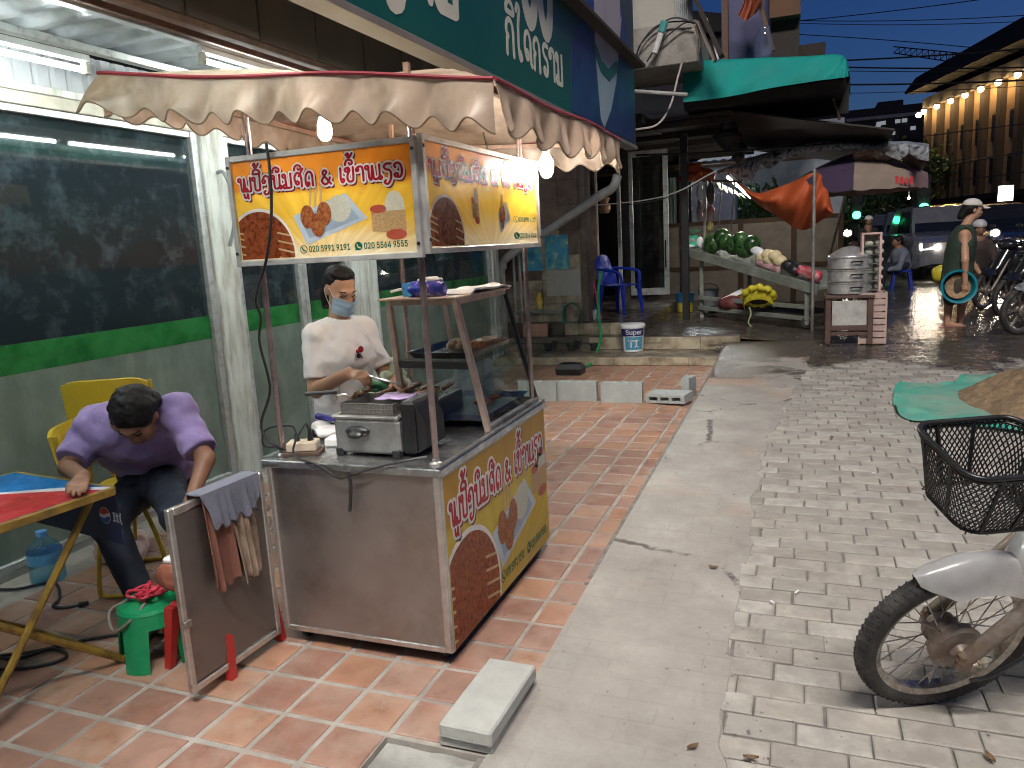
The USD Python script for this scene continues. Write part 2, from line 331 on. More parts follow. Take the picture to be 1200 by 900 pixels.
def lao(text, h, w=.17):
    """Union polygon of the text with x-height h, pen width w x-heights; starts at (0, 0)."""
    x, gs = 0, []
    for ch in text:
        adv, st = LAO[ch]
        for p in st: gs.append(LineString(cat_smooth([(a+x, b) for a, b in p], 4)).buffer(w/2, 4))
        x += adv
    g = affinity.scale(unary_union(gs), h, h, origin=(0, 0)); return g.simplify(h*.012), x*h
_tx = {}
def latin(text, h, bold=False):
    """Polygon outline of Latin text and digits, capitals h tall."""
    m = meshkit.text_mesh(text, h, .001, bold); top = m.faces[(m.face_normals[:, 2] > .5)]
    return unary_union([Polygon(m.vertices[t, :2]) for t in top]).buffer(h*.004)
# ================================================================ the setting: ground
m_asphalt = M('asphalt', (.045, .046, .05), .55, var=.25, scale=30, bump=.004, bs=200)
gz = [-40, -10, 3.4, 8, 20, 60, 400]; gy = [-400, -30, 0, 8, 13, 20, 40, 80, 400]
gg = np.array([[(x, y, -.16 if x <= 3.4 else .03+float(zg(y))-.07-(.12 if y < 8 else 0)) for y in gy] for x in [-400]+gz])
part('road', B().grid(gg[:, ::-1]), m_asphalt, kind='structure', smooth=False)

# terracotta floor of the shop front: every tile its own piece
grout = M('grout', (.34, .31, .275), .85, var=.2, scale=9, dirt=(.16, .14, .12), ds=3, bump=.002, bs=160)
tiles_m = [M(f'terracotta_{k}', c, .42, var=.2, scale=7+k, dirt=d, ds=5+k, da=.55, dt=.52, bump=.0012, bs=120, rv=.14) for k, (c, d) in enumerate([
    ((.30, .160, .115), (.40, .31, .25)), ((.33, .168, .108), (.38, .24, .15)), ((.26, .130, .094), (.36, .27, .22)), ((.305, .172, .130), (.25, .155, .115)), ((.345, .19, .125), (.40, .30, .24))])]
floor = thing('tile_floor', 'terracotta tiled floor with pale grout in front of the shop', 'floor', (-2.3, 5, 0), kind='structure')
g_ = B(); g_.bb((-4.2, -1.5, -.06), (-1.215, 9.9, -.0045)); g_.bb((-1.215, 1.855, -.06), (-.86, 9.9, -.0045)); g_.bb((-1.215, -1.5, -.09), (-.86, 1.855, -.05))
part('grout_bed', g_, grout, floor)
pit = M('pit_mortar', (.3, .29, .27), .9, var=.35, scale=5, dirt=(.5, .49, .46), ds=4, bump=.008, bs=30)
part('patch_of_mortar', B().grid(np.array([[(x, y, -.03+.012*meshkit.noise(np.array([x*14, y*14, 1.]))) for y in np.linspace(1.853, -1, 60)] for x in np.linspace(-1.213, -.86, 10)])), pit, floor)
def tile_mesh(x0, x1, y0, y1, z, b=.004, t=.008, tilt=(0, 0)):
    v = []
    for zz, i in ((z-t, 0), (z-b*.6, 0), (z, b)):
        for x, y in ((x0+i, y0+i), (x1-i, y0+i), (x1-i, y1-i), (x0+i, y1-i)): v.append((x, y, zz+tilt[0]*(x-(x0+x1)/2)+tilt[1]*(y-(y0+y1)/2)))
    f = [(8, 9, 10, 11)]
    for k in (0, 4):
        for i in range(4): j = (i+1) % 4; f.append((k+i, k+j, k+4+j, k+4+i))
    return np.array(v), np.array(f)
tl = []
for iy in range(-6, 41):
    for ix in range(14):
        x0, y0 = -1.21-.2*(ix-2)+.0105, 1.865+.2*iy+.0105; x1, y1 = x0+.179, y0+.179
        if ix == 0: x0, x1 = -.81+.009, -.81+.009
        if x0 > -.83: continue
        x1 = min(x1, -.862)
        if x1-x0 < .04 or y1 > 9.4: continue
        if x0 > -1.2 and y1 < 1.86: continue                                  # the broken corner without tiles
        hid = (-1.9 < x0 < -1.3 and 2.4 < y0 < 3.2) or y0 < 1.2 or (x1 < -3.69)
        tl.append((hid, math.hypot(x0, y0), x0, x1, y0, y1))
tl.sort(key=lambda t: (t[0], t[1])); rest = B()
for k, (hid, d, x0, x1, y0, y1) in enumerate(tl):
    j = rng.normal(0, .0012, 6); v, f = tile_mesh(x0+j[0], x1+j[1], y0+j[2], y1+j[3], j[4]*.5, tilt=(j[5], j[5]*.7))
    if k < 300: part('tile', (v, f), tiles_m[rng.integers(5)], floor, smooth=False)
    else: rest.add(v, f)
part('tiles_beyond', rest, tiles_m[1], floor, smooth=False, kind='stuff')

# pavement of grey brick pavers that rises gently away from the camera
pave_m = [M(f'paver_grey_{k}', c, .78, var=.2, scale=11+k*2, dirt=d, ds=6, da=.6, dt=.5, bump=.003, bs=140) for k, (c, d) in enumerate([
    ((.335, .31, .275), (.22, .20, .18)), ((.375, .345, .305), (.27, .25, .225)), ((.285, .265, .235), (.37, .35, .32)), ((.34, .315, .285), (.24, .21, .185)), ((.40, .375, .34), (.27, .255, .235))])]
wet_m = [M(f'paver_wet_{k}', c, .2, var=.3, scale=7, dirt=(.02, .018, .016), ds=1.6, da=.8, bump=.004, bs=60, spec=.7, rv=.12) for k, c in enumerate([(.075, .066, .058), (.055, .048, .043)])]
pav = thing('pavement', 'grey brick pavement running along the shops', 'pavement', (1.5, 6, 0), kind='structure')
bed_m = M('joint_sand', (.18, .165, .148), .95, var=.3, scale=20, bump=.003, bs=200)
yy = np.concatenate([np.linspace(-1.5, 14, 32), np.linspace(15, 44, 8)])
part('sand_bed', B().grid(np.array([[(x, y, zg(y)-.011) for y in yy] for x in (3.4, 1.5, -.9)])), bed_m, pav, smooth=False)
PL, PW = .212, .1125
pvs = []
for r in range(-6, 215):
    y0 = 1.94+PW*r; off = (r % 2)*PL/2+.03*math.sin(r*1.7)
    for c_ in range(-4, 17):
        x0 = -.21+c_*PL+off
        left = -.45 if y0 < 9.2 else -4.6
        if x0 < left or x0+PL > 3.4: continue
        pvs.append((x0, y0))
for r in range(60, 215):
    y0 = 1.94+PW*r; off = (r % 2)*PL/2+.03*math.sin(r*1.7)
    if y0 > 9.5:
        for c_ in range(-21, -4):
            x0 = -.21+c_*PL+off
            if y0 > 10.2 and x0 < -1.9: continue
            pvs.append((x0, y0))
cxv = lambda p: abs((np.array([p[0]+.1, p[1], 0])-EYE) @ _r/max((np.array([p[0]+.1, p[1], 0])-EYE) @ _f, .1)) < .72 and ((np.array([p[0]+.1, p[1], 0])-EYE) @ _u)/max((np.array([p[0]+.1, p[1], 0])-EYE) @ _f, .1) > -.53
pvs.sort(key=lambda p: (not (cxv(p) and p[0] > -.3), math.hypot(*p)))
def far_paver(name, c):
    n = {'geo': ('geometry', {}), 'sp': ('separate_xyz', {}), 'n1': ('noise_texture', {'scale': 9., 'detail': 6, 'roughness': .65}), 'r1': ('rgb_ramp', {'ramp': [(.3, tuple(np.array(c)*.68)), (.55, c), (.75, tuple(np.array(c)*1.2))]}), 'n2': ('noise_texture', {'scale': 1.1, 'detail': 9, 'roughness': .66, 'distortion': .5}),
         'mp': ('map_range', {'from_min': 7.0, 'from_max': 9.6, 'to_min': -.35, 'to_max': .35}), 'ad': ('math', {'math_type': 'add'}), 'wr': ('rgb_ramp', {'ramp': [(.46, (0, 0, 0)), (.54, (1, 1, 1))]}), 'wet': ('mix', {'mix_type': 'multiply', 'color2': (.19, .17, .15)}), 'rg': ('map_range', {'to_min': .78, 'to_max': .16}),
         'p': ('principled_bsdf', {}), 'n3': ('noise_texture', {'scale': 70., 'detail': 3}), 'b': ('bump', {'strength': .6, 'distance': .004})}
    l = [('geo.position', 'sp.vector'), ('geo.position', 'n1.vector'), ('geo.position', 'n2.vector'), ('geo.position', 'n3.vector'), ('n1.fac', 'r1.fac'), ('sp.y', 'mp.value'), ('n2.fac', 'ad.value1'), ('mp.result', 'ad.value2'), ('ad.value', 'wr.fac'), ('wr.color', 'wet.fac'), ('r1.color', 'wet.color1'), ('wet.color', 'p.base_color'), ('wr.color', 'rg.value'), ('rg.result', 'p.roughness'), ('n3.fac', 'b.height'), ('b.normal', 'p.normal')]
    return usdkit.material(stage, '/World/Looks/'+name, n, l, surface='p.BSDF')
far_m = [far_paver(f'paver_far_{k}', c) for k, c in enumerate([(.335, .31, .275), (.375, .345, .305), (.285, .265, .235), (.395, .37, .335)])]
rest = {0: B(), 1: B(), 2: B(), 3: B()}
for k, (x0, y0) in enumerate(pvs):
    j = rng.normal(0, .0015, 7); g = .0034
    v, f = tile_mesh(x0+g+j[0], x0+PL-g+j[1], y0+g+j[2], y0+PW-g+j[3], j[4]*.9, b=.006, t=.012, tilt=(j[5]*2, j[6]*2)); v[:, 2] += zg(v[:, 1])
    if k < 300: part('paver', (v, f), pave_m[rng.integers(5)], pav, smooth=False)
    else:
        rest[int(rng.integers(4))].add(v, f)
for k in range(4): part('pavers_beyond', rest[k], far_m[k], pav, smooth=False, kind='stuff')

# concrete strip poured over the edge of the pavers, wet at its far end
n_ = {'geo': ('geometry', {}), 'sp': ('separate_xyz', {}), 'n1': ('noise_texture', {'scale': 2.2, 'detail': 10, 'roughness': .74}), 'n2': ('noise_texture', {'scale': 1.7, 'detail': 9, 'roughness': .68, 'distortion': .8}),
      'n4': ('noise_texture', {'scale': 45.0, 'detail': 4}), 'r1': ('rgb_ramp', {'ramp': [(.26, (.21, .19, .17)), (.42, (.29, .265, .24)), (.55, (.335, .31, .28)), (.74, (.43, .405, .375))]}),
      'v': ('voronoi_texture', {'feature': 'distance_to_edge', 'scale': .62, 'randomness': 1.0}), 'nd': ('noise_texture', {'scale': 6.0, 'detail': 4}), 'mxv': ('mix_vector', {'fac': (.09)}),
      'cr': ('rgb_ramp', {'ramp': [(.0, (1, 1, 1)), (.006, (1, 1, 1)), (.012, (0, 0, 0))]}), 'cm': ('rgb_ramp', {'ramp': [(.5, (0, 0, 0)), (.56, (1, 1, 1))]}), 'mm': ('mix', {'mix_type': 'multiply', 'fac': 1.0}),
      'crk': ('mix', {'color2': (.1, .09, .08)}), 'ma': ('math', {'math_type': 'multiply_add', 'value2': 2.2, 'value3': 0.0}), 'ad': ('math', {'math_type': 'add'}),
      'wr': ('rgb_ramp', {'ramp': [(.0, (0, 0, 0)), (.46, (0, 0, 0)), (.49, (1, 1, 1))]}), 'mp': ('map_range', {'from_min': 5.6, 'from_max': 9.6, 'to_min': -.40, 'to_max': .22}),
      'wet': ('mix', {'mix_type': 'multiply', 'color2': (.20, .175, .155)}), 'rg': ('map_range', {'from_min': 0., 'from_max': 1., 'to_min': .82, 'to_max': .38}), 'p': ('principled_bsdf', {}), 'b': ('bump', {'strength': .6, 'distance': .004}),
      'st': ('rgb_ramp', {'ramp': [(.56, (0, 0, 0)), (.68, (.5, .5, .5))]}), 'orange': ('mix', {'color2': (.42, .24, .14)}), 'n5': ('noise_texture', {'scale': .9, 'detail': 3}),
      'bt': ('brick_texture', {'scale': 1.0, 'brick_width': .212, 'row_height': .1125, 'mortar_size': .004, 'mortar_smooth': .3, 'color1': (1, 1, 1), 'color2': (.90, .90, .90), 'mortar': (.60, .59, .58)}), 'bm': ('mix', {'mix_type': 'multiply'}), 'bf': ('rgb_ramp', {'ramp': [(.40, (0, 0, 0)), (.66, (.42, .42, .42))]}), 'n6': ('noise_texture', {'scale': 2.6, 'detail': 5})}
l_ = [('geo.position', 'sp.vector'), ('geo.position', 'n1.vector'), ('geo.position', 'n2.vector'), ('geo.position', 'n4.vector'), ('n1.fac', 'r1.fac'), ('geo.position', 'nd.vector'),
      ('geo.position', 'mxv.a'), ('nd.color', 'mxv.b'), ('mxv.result', 'v.vector'), ('v.distance', 'cr.fac'), ('n2.fac', 'cm.fac'), ('cr.color', 'mm.color1'), ('cm.color', 'mm.color2'), ('mm.color', 'crk.fac'),
      ('geo.position', 'n5.vector'), ('n5.fac', 'st.fac'), ('st.color', 'orange.fac'), ('r1.color', 'orange.color1'), ('geo.position', 'bt.vector'), ('geo.position', 'n6.vector'), ('n6.fac', 'bf.fac'), ('bf.color', 'bm.fac'), ('orange.color', 'bm.color1'), ('bt.color', 'bm.color2'), ('bm.color', 'crk.color1'),
      ('sp.y', 'mp.value'), ('n2.fac', 'ad.value1'), ('mp.result', 'ad.value2'), ('ad.value', 'wr.fac'), ('wr.color', 'wet.fac'), ('crk.color', 'wet.color1'), ('wet.color', 'p.base_color'), ('wr.color', 'rg.value'), ('rg.result', 'p.roughness'),
      ('n4.fac', 'b.height'), ('b.normal', 'p.normal')]
m_strip = usdkit.material(stage, '/World/Looks/poured_concrete', n_, l_, surface='p.BSDF')
ys = np.linspace(-1.2, 9.6, 400); rows_ = []
for y in ys:
    q = np.array([[y*1.1, 3.3, 0], [y*4.0, 1.3, 0], [y*11., 7.7, 0]]); nn = meshkit.noise(q)-.5
    xr = -.2+.07*nn[0]+.09*nn[1]+.04*nn[2]+(.22*max(0, y-5.4)/3 if y > 5.4 else 0); xl = -.872+.004*nn[2]
    z = float(zg(y)); top = z+.0035
    rows_.append([(xl, y, -.055), (xl, y, top-.002), (xl+.01, y, top)]+[(xl+.01+(xr-xl-.02)*t, y, top+.004*(meshkit.noise(np.array([t*3+1, y*1.5, .5]))-.5)) for t in np.linspace(.08, 1, 8)]+[(xr, y, z-.008)])
part('concrete_strip', B().grid(np.array(rows_)[::-1]), m_strip, kind='structure', smooth=20)

# ================================================================ the shop on the left
white_paint = M('white_paint_worn', (.60, .63, .58), .5, var=.10, scale=5, dirt=(.24, .21, .15), ds=7, da=.75, dt=.54, dstr=(2.2, 2.2, .35))
alu = M('aluminium_frame', (.55, .57, .56), .38, metal=.6, var=.1, scale=20, dirt=(.2, .19, .17), ds=8, da=.5, dt=.62)
galv = M('galvanised_sheet', (.52, .56, .58), .36, metal=.75, var=.14, scale=3, dirt=(.2, .18, .15), ds=2, da=.5, dt=.6)
panel_white = M('white_ribbed_sheet', (.36, .375, .39), .45, var=.08, scale=8, dirt=(.3, .3, .3), ds=4, da=.35, dt=.62)
frost = M('frosted_film', (.135, .178, .15), .30, var=.16, scale=2.2, dirt=(.24, .29, .25), ds=5, da=.45, dt=.54, dstr=(1.5, 1.5, .5))
green_band = M('green_band', (.012, .14, .03), .3, var=.2, scale=5)
dark_room = M('dark_interior', (.02, .022, .024), .9, var=.3, scale=3)
glass_d = GLASS('window_glass', (.55, .62, .62), 1.55, dust=.13, dustcol='#8fa3ab', ds=6, rough=.03)
shop = thing('shop_front', 'glazed shop front with white frames and green banded windows', 'shop', (-3.7, 4, 0))
XW = -3.7
b = B(); b.bb((XW-.09, 4.08, 0), (XW+.05, 4.30, 2.42), .006); part('column', b, white_paint, shop)
b = B(); b.bb((XW-.09, 5.72, 0), (XW+.05, 6.12, 2.42), .006); part('column', b, white_paint, shop)
b = B(); b.bb((XW-.09, 8.95, 0), (XW+.05, 9.15, 2.42), .006); part('column', b, white_paint, shop)
b = B(); b.bb((XW-.05, -2, 2.33), (XW+.03, 9.15, 2.40), .004); part('head_rail', b, M('cream_rail', (.55, .52, .42), .5, dirt=(.25, .22, .16), ds=6), shop)
nv = 560; yv = np.linspace(-2, 9.15, nv)
prof = np.where((np.arange(nv) % 5) < 1, -.014, 0)
part('ribbed_fascia', B().grid(np.array([[(XW+.02+prof[i], yv[i], z) for z in (2.405, 2.64)] for i in range(nv)])), panel_white, shop, smooth=False)
b = B(); b.bb((XW-.03, -2, 2.395), (XW+.045, 9.15, 2.435), .004); part('ledge', b, white_paint, shop)
b = B(); b.bb((XW-.12, -2, -.02), (XW+.02, 9.15, .035)); part('plinth', b, M('plinth_dirty', (.3, .3, .27), .8, dirt=(.1, .09, .08)), shop)
def window(y0, y1, split=None):
    w = sub('window', shop)
    for a, c in ((y0, y0+.05), (y1-.055, y1)):
        part('frame', B().bb((XW-.03, a, .035), (XW+.028, c, 2.328), .003), alu, w)
    for z0, z1 in ((.035, .075), (2.29, 2.326)):
        part('frame', B().bb((XW-.028, y0+.05, z0), (XW+.024, y1-.055, z1), .003), alu, w)
    part('frosted_pane', B().bb((XW-.012, y0+.05, .075), (XW-.004, y1-.055, 1.0)), frost, w)
    part('green_band', B().bb((XW-.012, y0+.05, 1.0), (XW-.003, y1-.055, 1.15)), green_band, w)
    part('pane', B().bb((XW-.012, y0+.05, 1.15), (XW-.005, y1-.055, 2.29)), glass_d, w)
window(-1.9, .7); window(.72, 4.075); window(4.305, 5.05); window(5.055, 5.715); window(6.125, 8.945)
b = B(); b.bb((-7.2, -2.1, -.02), (-7.1, 9.3, 3)); b.bb((-7.2, -2.2, -.02), (XW-.13, -2.1, 3)); b.bb((-7.2, 9.2, -.02), (XW-.13, 9.3, 3)); b.bb((-7.2, -2.2, 2.7), (XW-.13, 9.3, 2.75)); b.bb((-7.2, -2.1, -.06), (XW-.13, 9.3, -.01))
part('inner_room', b, dark_room, shop)
# wire hanging out of the column
wirem = M('black_cable', (.012, .012, .013), .45, var=.2)
part('cable', B().tube(cat_smooth([(XW+.06, 4.18, 2.08), (XW+.1, 4.2, 2.08), (XW+.13, 4.22, 1.95), (XW+.12, 4.22, 1.75), (XW+.08, 4.2, 1.6)]), .012), M('grey_conduit', (.25, .27, .27), .5), shop)

# canopy of corrugated sheet with two rows of fluorescent tubes
can = thing('canopy', 'corrugated metal canopy over the shop front', 'canopy', (-3.2, 3, 2.6))
nv = 700; yv = np.linspace(-2.2, 7.2, nv); wv = np.clip(1.6*np.sin(yv*2*math.pi/.2), -1, 1)*.016
part('corrugated_sheet', B().grid(np.array([[(x, yv[i], 2.70+wv[i]) for x in (-3.75, -3.2, -2.71)] for i in range(nv)])), galv, can, smooth=40)
for x, zz, m_ in ((-3.32, 2.565, alu), (-3.03, 2.655, galv)):
    part('purlin', B().bb((x-.025, -2.2, zz-.015), (x+.025, 7.2, zz+.022), .003), m_, can)
rust = M('rusty_steel', (.13, .06, .035), .7, var=.4, scale=14, dirt=(.05, .03, .025), ds=8, bump=.002)
part('edge_beam', B().bb((-2.76, -2.2, 2.60), (-2.70, 7.2, 2.67), .004), rust, can)
part('edge_beam', B().bb((-2.95, -2.2, 2.635), (-2.92, 7.2, 2.68), .004), rust, can)
board = M('brown_board', (.075, .046, .033), .75, var=.22, scale=4, dirt=(.05, .033, .028), ds=3, bump=.002, bs=60)
for k in range(18):
    part('fascia_board', B().bb((-2.70, -2.2+.52*k+.006, 2.63+rng.normal(0, .002)), (-2.675, -2.2+.52*(k+1)-.006, 2.93), .003), board, can)
steel_wh = M('fitting_white', (.6, .62, .6), .4, var=.08); capm = M('tube_holder', (.5, .49, .4), .5, dirt=(.2, .19, .15))
def tube_lamp(y0, y1, x, label):
    dz = -.105 if x < -3.2 else (.0 if x < -2 else -.045); t = thing('fluorescent_lamp', label, 'lamp', (x, (y0+y1)/2, 2.57+dz), group='fluorescent lamps under the canopy')
    part('fitting', B().bb((x-.02, y0, 2.605+dz), (x+.02, y1, 2.640+dz), .004), steel_wh, t)
    if x > -2: part('added_hood', B().bb((x-.075, y0-.02, 2.60+dz), (x-.070, y1+.02, 2.645+dz)).bb((x-.075, y0-.02, 2.645+dz), (x+.06, y1+.02, 2.65+dz)).bb((x-.076, y0-.02, 2.569+dz), (x-.069, y1+.02, 2.60+dz)), steel_wh, t)  # added hood, keeps the hidden tubes from lighting the boards behind
    part('tube', B().cyl((x, y0+.035, 2.568+dz), (x, y1-.035, 2.568+dz), .0135, n=12), EM('tube_glow', (.93, 1.0, .97), TUBE_L), t)
    for a, c in ((y0, y0+.034), (y1-.034, y1)): part('holder', B().bb((x-.018, a, 2.548+dz), (x+.018, c, 2.604+dz), .005), capm, t)
tube_lamp(1.80, 3.00, -3.32, 'lit fluorescent tube close to the ribbed wall top')
tube_lamp(3.46, 4.70, -3.03, 'lit fluorescent tube just above the stall awning')
tube_lamp(.30, 1.50, -3.32, 'unseen lit fluorescent tube along the wall nearer the camera')  # out of view, lights the near wall and floor
tube_lamp(5.3, 6.54, -3.03, 'unseen lit fluorescent tube beyond the stall awning')  # out of view behind the awning, lights the far windows

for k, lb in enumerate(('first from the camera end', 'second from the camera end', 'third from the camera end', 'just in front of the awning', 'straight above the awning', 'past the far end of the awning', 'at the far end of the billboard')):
    tube_lamp(-1.5+1.25*k, -.3+1.25*k, -1.775, 'lit tube hidden behind the billboard foot, '+lb)  # row out of view, placed to light the pavement and floor
# dark floor above, with its joists
up = thing('upper_floor', 'dark timber underside of the upper floor above the awning', 'building', (-2.6, 4, 3.2))
dkw = M('dark_timber', (.03, .022, .018), .85, var=.35, scale=6, bump=.003, bs=30)
for k in range(14): part('plank', B().bb((-3.8+.165*k+.002, -2.5, 3.16+rng.normal(0, .003)), (-3.8+.165*(k+1)-.002, 7.95, 3.19)), dkw, up)
for k in range(9): part('joist', B().bb((-3.8, -2+k*1.2, 3.0), (-1.75, -1.92+k*1.2, 3.155), .004), dkw, up)
part('edge_beam', B().bb((-2.0, -2.5, 2.82), (-1.88, 7.95, 2.995), .005), rust, up)
part('wall', B().bb((-1.9, -2.5, 3.2), (-1.72, 7.9, 7.5)), M('facade_plaster', (.25, .25, .24), .85, dirt=(.12, .11, .1)), up)
for p_, q_ in (((-2.3, 1, 2.97), (-1.95, 7.5, 2.95)), ((-2.45, .5, 3.0), (-2.1, 7.9, 2.9))): part('old_cable', B().tube(cat_smooth([p_, (np.array(p_)+q_)/2-(0, 0, .08), q_]), .008, 6), wirem, up)

# green billboard on the upper floor
bill = thing('billboard', 'long dark green billboard with white lettering and a person in blue', 'sign', (-1.6, 4, 2.4))
bg = {'geo': ('geometry', {}), 'n': ('noise_texture', {'scale': 1.2, 'detail': 6}), 'sp': ('separate_xyz', {}), 'r': ('rgb_ramp', {'ramp': [(.3, (.004, .075, .058)), (.7, (.012, .105, .075))]}),
      'p': ('principled_bsdf', {'roughness': .35}), 'mr': ('map_range', {'from_min': 4.8, 'from_max': 6.6, 'to_min': 0, 'to_max': 1, 'clamp': True}), 'mx': ('mix', {'color2': (.012, .05, .07)})}
m_bill = usdkit.material(stage, '/World/Looks/billboard_print', bg, [('geo.position', 'n.vector'), ('geo.position', 'sp.vector'), ('n.fac', 'r.fac'), ('sp.y', 'mr.value'), ('mr.result', 'mx.fac'), ('r.color', 'mx.color1'), ('mx.color', 'p.base_color')], surface='p.BSDF')
part('board', B().bb((-1.68, -1.5, 2.42), (-1.6, 7.92, 4.6)), m_bill, bill)
part('lower_rail', B().bb((-1.70, -1.5, 2.385), (-1.585, 7.92, 2.418), .003), M('billboard_rail', (.24, .22, .20), .6, metal=.3, dirt=(.2, .17, .14)), bill)
O = (-1.6, 0, 0); UX, UY = (0, 1, 0), (0, 0, 1)
def bp(name, pg, mat, off): part(name, B().poly(pg, O, UX, UY, off, .0012), mat, bill)
cream = M('cream_print', (.62, .60, .50), .4, var=.06)
g, w = lao('ກິໂລກຣາມ', .19); bp('lettering', affinity.translate(affinity.scale(g, 1.12, 1, origin=(0, 0)), 4.30, 2.585), cream, .001)
g, w = lao('ງາມ', .34, .2); bp('lettering', affinity.translate(g, 3.70-w, 2.62), cream, .001)
g, w = lao('00', .36, .3); bp('numeral', affinity.translate(affinity.scale(g, 1.1, 1.2, origin=(0, 0)), 4.62, 2.86), cream, .001)
P2 = lambda *pp: Polygon([tuple(PX(x, y, -1.6)[1:]) for x, y in pp])
blue = M('jacket_print', (.018, .045, .16), .4, var=.35, scale=2, dirt=(.01, .02, .07), ds=2); purple = M('jacket_print_dark', (.03, .03, .10), .4, var=.3, scale=3)
shirt_p = M('shirt_print', (.33, .40, .46), .4, var=.06); skin_p = M('skin_print', (.38, .34, .38), .4, var=.05, scale=2); strap = M('strap_print', (.012, .10, .10), .4)
zt = 4.55
bp('printed_jacket', Polygon([(5.62, 2.44), (5.66, 2.85), (5.85, 3.1), (6.15, 3.35), (6.5, 3.62), (6.9, 3.7), (7.5, 3.55), (7.75, 3.3), (7.8, 2.44)]).intersection(sbox(0, 2.44, 7.9, 4.58)), blue, .001)
bp('printed_shirt', P2((697, 60), (704, 140), (708, 150), (716, 128), (722, 95), (728, 20), (696, 20)), shirt_p, .0025)
bp('printed_neck', P2((695, -30), (697, 45), (703, 70), (712, 78), (722, 68), (727, 30), (724, -30)), skin_p, .004)
bp('printed_strap', LineString([tuple(PX(x, y, -1.6)[1:]) for x, y in ((697, 58), (704, 78), (713, 88), (722, 78))]).buffer(.05), strap, .0055)
bp('printed_face', affinity.translate(affinity.scale(Point(0, 0).buffer(1), .27, .36), 6.75, 4.1), skin_p, .0065)
bp('printed_hair', affinity.translate(affinity.scale(Point(0, 0).buffer(1), .36, .42), 6.75, 4.1).union(Polygon([(6.38, 4.1), (6.3, 3.5), (6.5, 3.5), (6.55, 4.0)])).intersection(sbox(0, 2.44, 7.9, 4.58)), M('hair_print', (.02, .016, .018), .4), .003)
# ================================================================ the grill cart
steel = M('brushed_steel', (.37, .345, .335), .36, metal=.85, var=.16, scale=3, dirt=(.27, .23, .20), ds=2.2, da=.45, dt=.5, bump=.0003, bs=500)
steel_l = M('brushed_steel_light', (.55, .53, .51), .3, metal=.85, var=.06, scale=5, dirt=(.35, .31, .28), ds=4, da=.35, dt=.6)
steel_top = M('counter_steel', (.45, .45, .45), .22, metal=.9, var=.12, scale=7, dirt=(.2, .18, .16), ds=4, da=.5, dt=.55)
pole_m = M('pole_steel', (.56, .43, .40), .22, metal=.9, var=.04, scale=4)
rubber = M('black_rubber', (.02, .02, .02), .7)
blackp = M('black_plastic', (.014, .014, .015), .38, var=.2)
X0, X1, Y0, Y1, ZC = -1.907, -1.17, 2.28, 3.41, .752
cart = thing('food_cart', 'stainless steel grill cart with scalloped awning and yellow food signs', 'food cart', (-1.54, 2.85, 0))
b = B(); b.bb((X0, Y0+.004, .10), (X1-.012, Y1, ZC-.02)); part('cabinet', b, M('cart_inside', (.12, .11, .1), .6), cart)
b = B(); b.bb((X0+.02, Y0-.004, .075), (X1-.032, Y0+.004, ZC-.03)); part('front_panel', b, steel, cart)
for xa, xb in ((X0, X0+.02), (X1-.032, X1-.004)): part('corner_trim', B().bb((xa, Y0-.012, .055), (xb, Y0+.008, ZC-.028), .003), steel_l, cart)
part('bottom_trim', B().bb((X0+.02, Y0-.010, .052), (X1-.032, Y0+.008, .075), .003), steel_l, cart)
b = B(); b.bb((X0-.015, Y0-.02, ZC-.03), (X1+.006, Y1+.01, ZC), .004); part('countertop', b, steel_top, cart)
part('splash_edge', B().bb((X1-.012, Y0-.018, ZC+.0005), (X1+.005, Y1+.008, ZC+.012), .003), M('worn_edge', (.2, .19, .18), .4, metal=.7, var=.5, scale=40), cart)
for (cx_, cy_) in ((X0+.06, Y0+.06), (X1-.06, Y0+.06), (X1-.06, Y1-.06), (X0+.06, Y1-.06)):
    c = sub('caster', cart)
    part('bracket', B().bb((cx_-.02, cy_-.02, .045), (cx_+.02, cy_+.02, .10), .003), steel_l, c)
    part('wheel', B().cyl((cx_-.012, cy_, .033), (cx_+.012, cy_, .033), .033, n=18), rubber, c)

# printed food adverts: one layout function for the three panels
def ad_mat(name, a, b_, c):
    n = {'uv': ('attribute', {'attribute': 'st'}), 'sp': ('separate_xyz', {}), 'n': ('noise_texture', {'scale': 3.2, 'detail': 3}), 'ma': ('math', {'math_type': 'multiply_add', 'value2': .55}), 'r': ('rgb_ramp', {'ramp': [(.25, lin(c)), (.62, lin(b_)), (.9, lin(b_)), (1., lin(a))]}),
         'at': ('math', {'math_type': 'arctan2'}), 'sx': ('math', {'math_type': 'subtract', 'value2': .5}), 'sy': ('math', {'math_type': 'add', 'value2': .15}), 'cm': ('combine_xyz', {}), 'n2': ('noise_texture', {'scale': 11.0, 'detail': 1}),
         'rr': ('rgb_ramp', {'ramp': [(.4, (.86, .80, .7)), (.62, (1.0, 1.0, 1.0))]}), 'mx': ('mix', {'mix_type': 'multiply', 'fac': .8}), 'p': ('principled_bsdf', {'roughness': .27, 'specular_ior_level': .8}), 'tb': ('translucent_bsdf', {}), 'mc': ('mix_closure', {'fac': .35})}
    l = [('uv.vector', 'sp.vector'), ('uv.vector', 'n.vector'), ('n.fac', 'ma.value1'), ('sp.y', 'ma.value3'), ('ma.value', 'r.fac'), ('sp.x', 'sx.value1'), ('sp.y', 'sy.value1'), ('sx.value', 'at.value1'), ('sy.value', 'at.value2'),
         ('at.value', 'cm.x'), ('cm.vector', 'n2.vector'), ('n2.fac', 'rr.fac'), ('r.color', 'mx.color1'), ('rr.color', 'mx.color2'), ('mx.color', 'p.base_color'), ('mx.color', 'tb.color'), ('p.BSDF', 'mc.closure1'), ('tb.BSDF', 'mc.closure2')]
    return usdkit.material(stage, '/World/Looks/'+name, n, l, surface='mc.closure')
